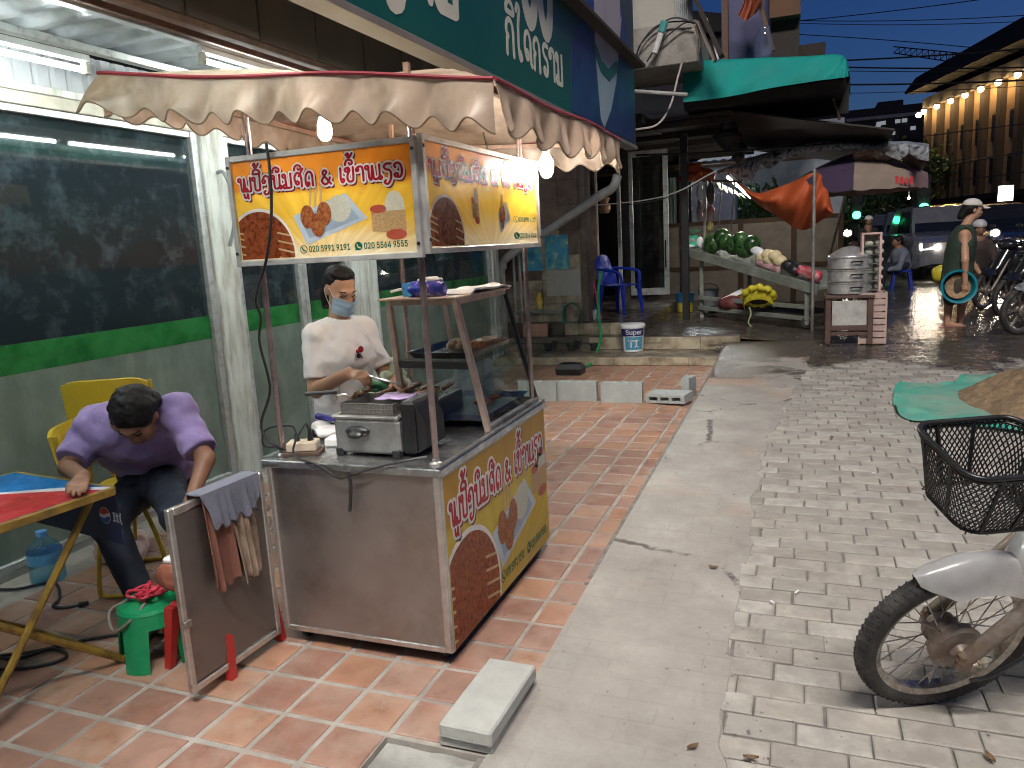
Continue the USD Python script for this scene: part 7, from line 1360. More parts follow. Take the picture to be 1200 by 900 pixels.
part('lid', B().lathe([(r_*1.0, dh*3), (r_*.96, dh*3+.02), (r_*.72, dh*3+.055), (r_*.70, dh*3+.062), (r_*.4, dh*3+.10), (r_*.08, dh*3+.115)], pc_, n=36), am, pot, smooth=40); part('knob', B().lathe([(.012, dh*3+.11), (.012, dh*3+.13), (.025, dh*3+.14), (.02, dh*3+.16)], pc_, n=14), blackp, pot)
# crates and bun case
cr_m = M('pale_crate', (.50, .36, .32), .6, var=.1, dirt=(.3, .2, .18), ds=6); p = PZ(1018, 405, zs)+(.02, .12, 0); cw = PZ(1037, 402, zs)[0]-p[0]-.02
def crate(name, label, x0, y0, z0, w, d, h):
    t = thing(name, label, 'crate', (x0+w/2, y0+d/2, z0))
    for k in range(4):
        for (lo, hi_) in (((x0, y0), (x0+w, y0+.012)), ((x0, y0+d-.012), (x0+w, y0+d)), ((x0, y0+.0125), (x0+.012, y0+d-.0125)), ((x0+w-.012, y0+.0125), (x0+w, y0+d-.0125))): part('slat', B().bb((*lo, z0+h*k/4+.006), (*hi_, z0+h*(k+1)/4-.008)), cr_m, t)
    for sx in (x0-.004, x0+w-.016): part('corner', B().bb((sx, y0-.004, z0), (sx+.02, y0+.016, z0+h)), cr_m, t)
    part('base', B().bb((x0+.012, y0+.012, z0), (x0+w-.012, y0+d-.012, z0+.012)), cr_m, t)
zc = PY(1028, 342, p[1])[2]
crate('crate', 'pale pink plastic crate at the bottom of the stack beside the steamer', p[0]-.12, p[1], zs, cw+.14, .36, (zc-zs)*.5-.002); crate('crate', 'pale pink plastic crate stacked on top of the lower crate', p[0]-.12, p[1], zs+(zc-zs)*.5, cw+.14, .36, (zc-zs)*.5-.002)
bn = thing('bun_case', 'tall narrow display case of white buns standing on the crates', 'display case', (p[0], p[1], zc)); a, c = PY(1008, 341, p[1]+.05), PY(1034, 274, p[1]+.05); fr_p = M('pink_frame', (.55, .36, .33), .5)
for x in (a[0], c[0]-.025): part('post', B().bb((x, p[1]+.02, zc), (x+.025, p[1]+.05, c[2]), .003), fr_p, bn); part('post', B().bb((x, p[1]+.28, zc), (x+.025, p[1]+.31, c[2]), .003), fr_p, bn)
part('roof', B().bb((a[0], p[1]+.02, c[2]), (c[0], p[1]+.31, c[2]+.02)), fr_p, bn); part('back_panel', B().bb((a[0]+.025, p[1]+.29, zc), (c[0]-.025, p[1]+.30, c[2])), M('case_back', (.3, .22, .2), .7), bn); part('front_pane', B().bb((a[0]+.026, p[1]+.028, zc), (c[0]-.026, p[1]+.032, c[2]-.01)), cg, bn)
bun = M('white_bun', (.62, .57, .50), .7)
for j in range(6):
    z = zc+.03+(c[2]-zc-.05)*j/6; part('shelf', B().bb((a[0]+.026, p[1]+.04, z-.012), (c[0]-.026, p[1]+.28, z-.004)), steel_l, bn)
    for i in range(2): part('bun', B().lathe([(.036, 0), (.048, .02), (.043, .045), (.015, .06)], (a[0]+.085+.105*i, p[1]+.14, z), n=14), bun, bn)
# ================================================================ upper storey beyond the billboard, green awning
conc = M('raw_concrete', (.30, .28, .25), .85, var=.2, scale=3, dirt=(.12, .11, .10), ds=3, da=.8, bump=.008, bs=22); upw = M('upper_plaster', (.36, .34, .30), .8, var=.1, scale=3, dirt=(.3, .28, .25), ds=2, da=.6)
ub = thing('upper_balcony', 'concrete balcony with old boards above the green awning', 'balcony', (-1.5, 10, 3.6))
Yu = 9.6
def qx(a, c, Y, d=.3): p, q = PY(*a, Y), PY(*c, Y); return (p[0], Y, q[2]), (q[0], Y+d, p[2])
part('slab', B().bb(*qx((715, 38), (818, 72), Yu, 1.2), .01), conc, ub); part('wall', B().bb(*qx((715, -60), (805, 40), Yu+.15, .12)), upw, ub)
nvv = 36; p, q = PY(790, -40, Yu+.1), PY(812, 30, Yu+.1); part('ribbed_sheet', B().grid(np.array([[(p[0]+(q[0]-p[0])*i/nvv, Yu+.1+(.02 if i % 4 < 2 else 0), z) for z in (q[2]-.05, p[2])] for i in range(nvv+1)])), panel_white, ub, smooth=False)
part('timber_brace', B().bar(PY(806, -20, Yu-.05), PY(846, 66, Yu-.05), .20, .05), dkw, ub); part('timber_brace', B().bar(PY(818, 25, Yu), PY(838, 72, Yu), .10, .04), M('grey_board', (.24, .19, .16), .8, var=.25), ub)
part('white_strip', B().bar(PY(828, 22, Yu-.1), PY(842, 70, Yu-.1), .07, .02), M('pale_strip', (.48, .46, .52), .6), ub)
part('upper_wall', B().bb(*qx((845, -40), (908, 72), 11.2, .15)), M('lilac_wall', (.085, .085, .17), .8, var=.2, scale=2), ub); part('pillar', B().bb(*qx((846, -40), (853, 72), 10.6, .12)), tim, ub)
part('pillar', B().bb(*qx((905, -40), (936, 75), 11.0, .4)), dkw, ub); part('dark_gable', B().bb(*qx((902, -30), (938, 16), 10.8, .3)), M('rust_gable', (.10, .05, .025), .8, var=.3, scale=4), ub)
part('timber_brace', B().bar(PY(884, -20, 10.7), PY(906, 60, 10.7), .09, .05), tim, ub); part('parapet', B().bb(*qx((930, 54), (967, 80), 12.5, .3)), dkw, ub)
part('hanging_cloth', B().grid(np.array([[PY(868+22*u+4*math.sin(w*4), -15+40*w*(1-.45*abs(u-.4)), 10.5+.06*math.sin(u*14)) for w in np.linspace(0, 1, 8)] for u in np.linspace(0, 1, 14)]), .004), M('orange_cloth', (.30, .07, .03), .8), ub)
bt = thing('glass_jar', 'clear glass jar standing on the green awning edge', 'jar', PY(895, 68, 10.3)); p = PY(895, 68, 10.3); part('jar', B().lathe([(.10, 0), (.11, .02), (.11, .24), (.07, .31), (.07, .36)], p, n=20), GLASS('jar_glass', (.75, .8, .88), 1.5, dust=.12, dustcol='#b8c4d8'), bt)
t = thing('unlit_tube', 'unlit teal and white tube leaning on the balcony slab', 'tube lamp', PY(770, 60, Yu-.1)); part('teal_end', B().cyl(PY(779, 25, Yu-.15), PY(775, 38, Yu-.15), .045, n=10), M('teal_plastic2', (.06, .26, .25), .4), t); part('white_end', B().cyl(PY(775, 38, Yu-.15), PY(767, 62, Yu-.15), .035, n=10), wht, t)
for k, (pts) in enumerate(([(742, 72), (755, 45), (775, 28), (812, 24)], [(758, 72), (772, 52), (800, 28), (815, 27)], [(745, 70), (752, 50), (785, 22), (814, 26)])): part('loose_wire', B().tube(cat_smooth([PY(*q, Yu-.08-.02*k) for q in pts], 8), .010, 5), wirem, None, label=('black wire drooping over the concrete slab', 'black wire running across the slab corner', 'black wire bundled to the ribbed sheet')[k], cat='wire')
part('loose_wire', B().tube(cat_smooth([PY(815, 30, Yu-.1), PY(820, 50, Yu-.1), PY(818, 65, Yu-.1)], 6), .012, 5), tim, None, label='brown wire dangling off the slab end', cat='wire')
part('white_cable', B().tube(cat_smooth([PY(799, 74, 9.5), PY(794, 92, 9.5), PY(785, 125, 9.5), PY(770, 146, 9.5), PY(745, 152, 9.4)], 8), .012, 6), M('white_cable', (.45, .40, .38), .6), None, label='pale cable swinging from the green awning to the billboard', cat='cable')
aw = thing('green_awning', 'long teal green tarp awning over the fruit stall', 'awning', (-.5, 10.2, 3.4))
tl_m = M('teal_awning', (.010, .25, .225), .7, spec=.2, var=.12, scale=3, dirt=(.010, .20, .19), ds=2, da=.5, bump=.003, bs=25); Ya = 10.2; top_ = [(800, 72), (850, 70), (900, 68), (950, 66), (980, 64), (990, 68), (994, 78)]; bot_ = [(801, 120), (850, 114), (900, 104), (950, 96), (980, 92), (990, 91), (994, 90)]
ts, bs_ = cat_smooth([np.append(q, 0) for q in top_], 6), cat_smooth([np.append(q, 0) for q in bot_], 6); G = []
for i in range(len(ts)):
    row = [PY(*(ts[i]*(1-w)+bs_[i]*w)[:2], Ya-.15*math.sin(w*1.5)+.015*math.sin(i*.9+w*5)-.04*max(0, w-.75)*math.sin(i*1.3)) for w in np.linspace(0, 1, 12)]
    row = [row[0]+np.array([.15, 2.6, .05]), row[0]+np.array([.08, 1.3, .08])]+row; G.append(row)
part('tarp', B().grid(np.array(G), .006), tl_m, aw, smooth=50)
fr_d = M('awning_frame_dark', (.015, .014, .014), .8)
p, q = PY(801, 119, Ya+.1), PY(992, 92, Ya+.1)
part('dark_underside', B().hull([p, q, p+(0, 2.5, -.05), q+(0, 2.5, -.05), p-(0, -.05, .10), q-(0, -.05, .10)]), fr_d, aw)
part('back_board', B().bb((PY(846, 110, 11.4)[0], 11.4, PY(846, 148, 11.4)[2]), (PY(995, 110, 11.4)[0], 11.5, PY(990, 92, 11.4)[2]+.05)), fr_d, aw)
part('stay', B().cyl(PY(846, 124, 11.0), PY(985, 108, 11.0), .014, n=6), steel_g, aw); part('stay', B().bar(PY(976, 115, 11.0), PY(984, 140, 11.0), .06, .03), tim, aw)

# ================================================================ the street beyond: buildings, trees, wires
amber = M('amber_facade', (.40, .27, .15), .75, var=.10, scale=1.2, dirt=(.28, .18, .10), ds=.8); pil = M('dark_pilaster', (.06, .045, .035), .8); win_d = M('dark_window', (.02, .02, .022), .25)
fb = thing('lit_building', 'long building washed by amber lamps under a dark roof', 'building', (12, 45, 0)); L0, L1 = PY(1092, 127, 62), None
zt5 = L0[2]
def solveY(px, py, z):
    d = ray(px, py); return EYE+d*((z-EYE[2])/d[2])
R1 = solveY(1197, 86, zt5); dF = nrm((R1-L0)*[1, 1, 0]); nF = np.array([dF[1], -dF[0], 0]); nF = nF if nF @ (EYE-L0) > 0 else -nF; Lf = np.linalg.norm((R1-L0)[:2])*2.2
fp = lambda u, z, o_=0: np.array([L0[0], L0[1], 0])+dF*u+nF*o_+np.array([0, 0, z])
Rf = np.stack([dF, nF, (0, 0, 1.)], 1)
def fbox(u0, u1, z0, z1, o0, o1): return B().box(fp((u0+u1)/2, (z0+z1)/2, (o0+o1)/2), (u1-u0, abs(o1-o0), z1-z0), Rf)
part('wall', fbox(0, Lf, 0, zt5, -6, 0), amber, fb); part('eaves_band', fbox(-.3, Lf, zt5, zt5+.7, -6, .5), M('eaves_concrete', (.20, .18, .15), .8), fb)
bay_u = []
for px in (1091, 1106, 1122, 1139, 1157, 1177, 1199, 1224):
    d = ray(px, 130); A2 = np.array([[d[0], -dF[0]], [d[1], -dF[1]]]); s_ = np.linalg.solve(A2, np.array([L0[0], L0[1]])); bay_u.append(s_[1])
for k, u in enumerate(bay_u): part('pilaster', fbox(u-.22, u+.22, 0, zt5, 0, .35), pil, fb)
for k in range(len(bay_u)-1):
    u = (bay_u[k]+bay_u[k+1])/2; w_ = bay_u[k+1]-bay_u[k]
    for z0 in (1.0, 3.6, 6.0):
        wn = sub('window', fb); part('frame', fbox(u+w_*.12-.45, u+w_*.12+.45, z0, z0+1.5, 0, .08), pil, wn); part('pane', fbox(u+w_*.12-.36, u+w_*.12+.36, z0+.1, z0+1.4, .08, .1), win_d, wn)
    lt = sub('eaves_lamp', fb); lp = fp(u-w_*.15, zt5-.25, .75); part('housing', B().box(lp+(0, 0, .16), (.35, .35, .08), Rf), pil, lt); part('lens', B().tm(trimesh.creation.icosphere(1, .17).apply_translation(lp)), EM('amber_lamp', (1.0, .66, .30), AMBER_L), lt)
lp = fp(-.6, zt5-.3, .6); part('corner_lamp', B().tm(trimesh.creation.icosphere(1, .2).apply_translation(lp)), EM('amber_lamp', (1.0, .66, .30), AMBER_L), fb)
rf = [solveY(1091, 104, zt5+2.2), solveY(1110, 86, zt5+3.4), solveY(1150, 64, zt5+4.2), solveY(1205, 38, zt5+5)]
part('roof', B().hull([fp(-.7, zt5+1.25, 1.6), fp(1.2, zt5+1.9, 1.6), fp(Lf, zt5+2.5, 1.6), fp(Lf, zt5+1.2, 1.6), fp(-.4, zt5+1.1, 1.6)]+[fp(a, z, -7) for a, z in ((-.6, zt5+1.3), (1.2, zt5+2.0), (Lf, zt5+2.6), (Lf, zt5+1.2), (-.4, zt5+1.1))]), fr_d, fb)
for k in range(9): part('roof_post', fbox(.2+3.0*k, .4+3.0*k, zt5+.7, zt5+1.2, -.6, -.4), fr_d, fb)
part('canopy', fbox(-1, Lf, 2.6, 2.9, 0, 2.2), fr_d, fb)
sgn = thing('lit_sign', 'white lit box sign on the amber building side', 'sign', PY(1178, 226, 40)); a, c = PY(1170, 218, 40), PY(1187, 235, 40); part('case', B().bb((a[0]-.03, 40, c[2]-.03), (c[0]+.03, 40.2, a[2]+.03)), pil, sgn); part('lit_face', B().bb((a[0], 39.985, c[2]), (c[0], 39.998, a[2])), EM('sign_white', (.92, 1.0, .90), 1.2), sgn)
dark_b = M('night_building', (.035, .034, .038), .85, var=.2, scale=.5); mb = thing('dark_building', 'dark flat roofed building closing the street with few lit windows', 'building', (3, 85, 0))
p, q = PY(930, 134, 85), PY(1100, 123, 85); part('body', B().bb((p[0]-6, 85, 0), (q[0]+3, 92, PY(1010, 128, 85)[2])), dark_b, mb); a, c = PY(1031, 116, 84), PY(1061, 132, 84); part('roof_box', B().bb((a[0], 86, c[2]), (c[0], 90, a[2])), dark_b, mb)
part('lit_ledge', B().bb((PY(992, 144, 84.6)[0], 84.6, PY(1040, 138, 84.6)[2]), (PY(1092, 132, 84.6)[0], 85, PY(1040, 138, 84.6)[2]+.28)), M('pale_ledge', (.35, .35, .36), .7), mb)
for k, (px, py) in enumerate(((1030, 145), (1035, 144), (1029, 149), (1052, 142), (1060, 141), (1005, 152), (996, 149), (1070, 150), (1046, 156))): p = PY(px, py, 84.9); part('lit_window', B().box(p, (.45, .06, .35)), EM('far_window', (.75, .8, .9), .10+.05*(k % 3)), mb)
for k in range(16): p = PY(960+9*k, 170+6*(k % 3), 84.9); part('window', B().box(p, (.6, .08, 1.0)), win_d, mb)
lft = thing('added_dark_mass', 'added dark building mass closing sky gaps behind the stall', 'building', (-4, 30, 0)); part('wall', B().bb((-12, 26, 0), (-.6, 60, 7.6)), dark_b, lft); part('roof', B().hull([(-12, 25.6, 7.6), (-.4, 25.6, 7.6), (-.4, 60, 7.6), (-12, 60, 7.6), (-6, 25.6, 9.0), (-6, 60, 9.0)]), fr_d, lft)  # added mass, blocks the sky from showing behind the stall
for k in range(8): part('window', B().bb((-.59, 27+4*k, 1.2), (-.54, 28.4+4*k, 2.6)), win_d, lft)
rh = thing('temple_roof', 'far pale gable roof between the dark trees', 'building', PY(1040, 240, 70)); a = PY(1040, 238, 70); part('gable', B().hull([a+(-2.2, 0, -1.6), a+(2.2, 0, -1.6), a+(0, 0, .9), a+(-2.2, 2, -1.6), a+(2.2, 2, -1.6), a+(0, 2, .9)]), M('pale_gable', (.16, .14, .12), .8), rh); part('hall', B().bb(a+(-2, .1, -6), a+(2, 2, -1.61)), dark_b, rh)
for k, (px, py, Y, r, hgt, lb) in enumerate(((962, 262, 30, 1.7, 1.5, 'dark tree just left of the umbrella pole'), (1000, 262, 42, 2.6, 2.3, 'dark tree crown behind the market umbrella'), (1068, 215, 58, 3.2, 4.5, 'tall dark tree near the green traffic light'), (1020, 200, 66, 3.5, 5., 'dark tree in front of the flat roofed building'))):
    p = PY(px, py, Y); t = thing('street_tree', lb, 'tree', (p[0], Y, 0), group=None); part('crown', leaves(p, r, 1500, .13*r, 20+k, (1, .8, .9)), leaf_m, t, smooth=False); part('trunk', B().tube(cat_smooth([(p[0], Y, 0), (p[0]+.1, Y, p[2]*.5), p]), np.linspace(.16, .06, 13) if False else .12, 7), tim, t)
# overhead wires and the crane
for k, (y0_, y1_, sg_, Y) in enumerate(((25, -8, 2, 26), (24, 18, 3, 30), (27, 25, 3, 34), (40, 62, -2, 28), (73, 57, 2, 24), (77, 79, 2, 26), (82, 84, 1, 30), (99, 94, 2, 24), (110, 101, 2, 36))):
    pts = [PY(x, y0_+(y1_-y0_)*(x-930)/270+sg_*4*((x-930)/270)*(1-(x-930)/270), Y) for x in np.linspace(760, 1500, 22)]
    part('overhead_wire', B().tube(np.array(pts), .022 if k in (4, 5, 7) else .013, 4), wirem, None, label=('highest wire rising to the right across the sky', 'thin wire just below the rising one', 'third wire from the top of the sky', 'wire sloping down to the right in mid sky', 'thick wire rising towards the roof of the lit building', 'thick level wire above the flat roofed building', 'thin wire just under the thick level one', 'lowest thick wire over the flat roofed building', 'faint lowest wire in the sky')[k], cat='wire')
for k, (y0_, y1_, Y) in enumerate(((192, 180, 22), (200, 178, 24), (160, 145, 26), (216, 202, 23))):
    pts = [PY(x, y0_+(y1_-y0_)*(x-1080)/120, Y) for x in np.linspace(1060, 1400, 10)]; part('overhead_wire', B().tube(np.array(pts), .013, 4), wirem, None, label='thin dark wire crossing the amber facade', cat='wire', group='wires before the amber facade')
cr_ = thing('tower_crane', 'far tower crane jib against the blue dusk sky', 'crane', PY(1090, 75, 150)); cm = M('crane_steel', (.06, .06, .07), .7); a, c = PY(1047, 62, 150), PY(1130, 75, 150)
w = B()
for o_ in ((0, 0), (0, 1.0)): w.bar(a+(0, 0, o_[1]), c+(0, 0, o_[1]*1.6), .16, .16)
for k in range(12): f_ = k/12; p, q = i_(a, c, f_), i_(a, c, f_+1/12); w.bar(p, q+(0, 0, 1+.6*f_), .12, .12); w.bar(q, q+(0, 0, 1+.6*f_), .1, .1)
part('jib', w, cm, cr_); m_ = PY(1137, 60, 150); part('mast', B().bar(m_, (m_[0], m_[1], 0), .9, .9), cm, cr_); part('cab', B().box(PY(1136, 73, 150), (2.2, 2, 1.6)), cm, cr_)
# traffic lights, far lamps
for k, (px, py, Y, lb) in enumerate(((1004, 252, 26, 'green traffic light left under the umbrella'), (1083, 243, 24, 'green traffic light right of the umbrella tip'), (1078, 250, 25, 'small green traffic light below the larger one'))):
    p = PY(px, py, Y); r = .12 if k < 2 else .07; t = thing('traffic_light', lb, 'traffic light', p); part('housing', B().box(p+(0, .16, .35), (.34, .2, 1.05), None, .03), fr_d, t); part('green_lens', B().tm(trimesh.creation.icosphere(2, r).apply_scale((1, .5, 1)).apply_translation(p+(0, .04, 0))), EM('signal_green', (.06, 1.0, .35), 3), t)
    for dz in (.35, .70): part('dark_lens', B().tm(trimesh.creation.icosphere(1, .13).apply_scale((1, .4, 1)).apply_translation(p+(0, .05, dz))), fr_d, t)
    part('post', B().cyl((p[0], Y+.3, 0), (p[0], Y+.3, p[2]+.9), .06, n=8), fr_d, t)
for k, (px, py) in enumerate(((1110, 239), (1115, 238), (1119, 240), (1123, 236), (1117, 243))): p = PY(px, py, 58); t = thing('market_lamp', 'small orange lamp glowing in the distance under the amber building', 'lamp', p, group='orange lamps far down the street'); part('globe', B().tm(trimesh.creation.icosphere(1, .15).apply_translation(p)), EM('orange_lamp', (1.0, .55, .12), 3.5), t); part('hook', B().cyl(p+(0, 0, .15), p+(0, 0, .6), .02, n=5), fr_d, t)
p = PY(1065, 232, 14); t = thing('hanging_lamp', 'small white lamp hanging at the umbrella edge', 'lamp', p); part('globe', B().tm(trimesh.creation.icosphere(1, .022).apply_translation(p)), EM('small_white', (.9, .95, 1), 8), t); part('cord', B().cyl(p+(0, 0, .02), p+(0, 0, .35), .008, n=5), wht, t)

# ================================================================ traffic
wp = M('car_white', (.14, .14, .155), .22, var=.05, coat=.6); gp = M('car_grey', (.10, .105, .13), .22, var=.05, coat=.6); bp_ = M('car_dark', (.02, .02, .025), .2, var=.05, coat=.6); cgl = M('car_glass', (.012, .014, .018), .06, var=.1, spec=.8); tr_g = M('car_trim', (.02, .02, .02), .5)
def car(name, label, o, rz, paint, lights, cat='car', group=None, suv=True):
    """A car whose front looks along -y before turning by rz; o: ground point below its front centre."""
    o = np.asarray(o, float); R = rotz(rz); P_ = lambda x, y, z: o+R @ np.array([x, y, z]); t = thing(name, label, cat, o, group=group); H = 1.78 if suv else 1.45
    def loft(secs): return B().hull([P_(sx*w, y, z) for y, w, z in secs for sx in (-1, 1)])
    part('lower_body', loft([(0, .62, .45), (0, .60, .92), (.10, .84, .40), (.08, .80, .92), (.25, .90, .34), (.30, .86, 1.0), (.22, .70, 1.02), (1.4, .90, 1.10), (1.4, .7, 1.16), (4.5, .90, 1.08), (4.7, .85, .98), (4.7, .86, .42), (.5, .93, .42), (4.4, .93, .42), (.6, .93, .86), (4.4, .93, .92)]), paint, t, smooth=24)
    part('cabin', B().hull([P_(sx*w, y, z) for y, w, z in ((1.25, .78, 1.0), (2.0, .62, H-.04), (2.3, .60, H), (3.9, .60, H-.02), (4.4, .72, 1.05))for sx in (-1, 1)]), paint, t, smooth=20)
    part('windscreen', B().hull([P_(sx*w, y-.012, z+.012) for y, w, z in ((1.33, .70, 1.07), (1.97, .57, H-.11)) for sx in (-1, 1)]+[P_(sx*w, y+.02, z-.01) for y, w, z in ((1.33, .70, 1.07), (1.97, .57, H-.11)) for sx in (-1, 1)]), cgl, t)
    for sx in (-1, 1):
        part('side_window', B().hull([P_(sx*w, y, z) for y, w, z in ((1.55, .775, 1.08), (2.08, .66, H-.12), (3.0, .66, H-.10), (3.0, .775, 1.08), (1.55, .755, 1.08), (2.08, .64, H-.12), (3.0, .64, H-.10), (3.0, .755, 1.08))]), cgl, t)
        part('mirror', B().add(*blob([ell(P_(sx*.98, 1.45, 1.05), (.11, .07, .08))], .03, .02)), paint, t)
        part('headlight', B().hull([P_(sx*.50, -.04, .86), P_(sx*.86, .14, .90), P_(sx*.85, .10, .77), P_(sx*.53, -.04, .79), P_(sx*.6, .2, .85)]), EM('headlight_glow', (1.0, .86, .66), lights) if lights else cgl, t)
        part('fog_lamp', B().box(P_(sx*.68, .145, .46), (.20, .05, .11), R, .02), tr_g, t)
        for y in (.95, 3.75):
            w = sub('wheel', t); c = P_(sx*.80, y, .35); ax = R @ np.array([sx, 0, 0.]); part('tyre', B().lathe([(.22, -.11), (.34, -.11), (.36, -.06), (.36, .06), (.34, .11), (.22, .11)], c, frame(ax), 28), rubber, w); part('rim', B().lathe([(.02, .105), (.21, .115), (.22, .09)], c, frame(ax), 18), steel_g, w)
    part('grille', B().box(P_(0, .12, .74), (.72, .06, .20), R, .02), tr_g, t); part('bumper', B().box(P_(0, .16, .40), (1.45, .16, .12), R, .04), tr_g, t); part('number_plate', B().box(P_(0, .055, .52), (.36, .02, .12), R), M('plate', (.5, .45, .2), .5), t)
    return t
zr = .12
def rd(px, py, Y): p = PY(px, py, Y); return np.array([p[0], Y, 0.13])
car('pickup', 'pale grey pickup facing the camera with lit headlights', rd(1128, 320, 19.5), .10, wp, 70.0, 'pickup')
car('parked_car', 'dark silver car behind the seated woman, left of the pickup', rd(1068, 300, 27), -.05, gp, 0, 'car'); car('parked_car', 'dark car furthest left in the queue under the umbrella', rd(1042, 295, 31), -.05, gp, 0, 'car')
car('parked_car', 'dark car with glaring headlights at the right frame edge', rd(1206, 300, 22), .16, bp_, 70.0, 'car'); car('parked_car', 'dark purple car between the pickup and the rightmost car', rd(1170, 290, 32), .1, M('car_purple', (.05, .02, .04), .25, coat=.5), 60.0, 'car')
for k, (px, py, Y, lb) in enumerate(((1166, 273, 16.5, 'motorbike headlight glaring beside the walking man'), (1195, 285, 15.5, 'low headlamp near the right frame edge'), (993, 273, 33, 'single far headlight left under the umbrella'))):
    p = PY(px, py, Y); t = thing('headlamp', lb, 'headlamp', p); part('lens', B().tm(trimesh.creation.icosphere(2, .075*Y/16).apply_scale((1, .5, .8)).apply_translation(p)), EM('lamp_white', (1.0, .88, .70), 20), t); part('bowl', B().lathe([(.02, .12), (.07, .08), (.09*Y/16, .0)], p, frame((0, 1, 0)), 16), tr_g, t)
p = PY(1132, 258, 19.3); part('brake_lamp', B().box(PY(1132, 258, 26.0), (.35, .05, .16)), EM('brake_red', (1.0, .03, .04), 3.0), None, label='red brake lamp seen through the pickup windscreen', cat='lamp')
dkp = M('bike_black', (.014, .014, .017), .25, coat=.5)
motorbike('motorbike', 'black motorbike parked right behind the walking man', (*PG(1176, 372)[:2], float(zg(11))), 3.9, .14, dkp, False, False); motorbike('motorbike', 'dark motorbike whose front wheel meets the right frame edge', (*PG(1192, 392)[:2], float(zg(10.5))), 3.75, .14, M('bike_grey', (.25, .26, .28), .3, coat=.4, dirt=(.02, .02, .02), ds=4, da=1, dt=.5), False, False)
motorbike('motorbike', 'dark motorbike half hidden by the walking man', (*PG(1150, 362)[:2], float(zg(12.5))), 4.0, .14, dkp, False, False)
ytape = PG(1098, 322); part('yellow_bag', B().add(*blob([ell(PY(1101, 321, 12.3), (.10, .1, .13))], .02, .02, wrinkle=.02, ws=12)), M('yellow_sack', (.55, .47, .03), .5), None, label='yellow bag behind the legs of the walking man', cat='bag')

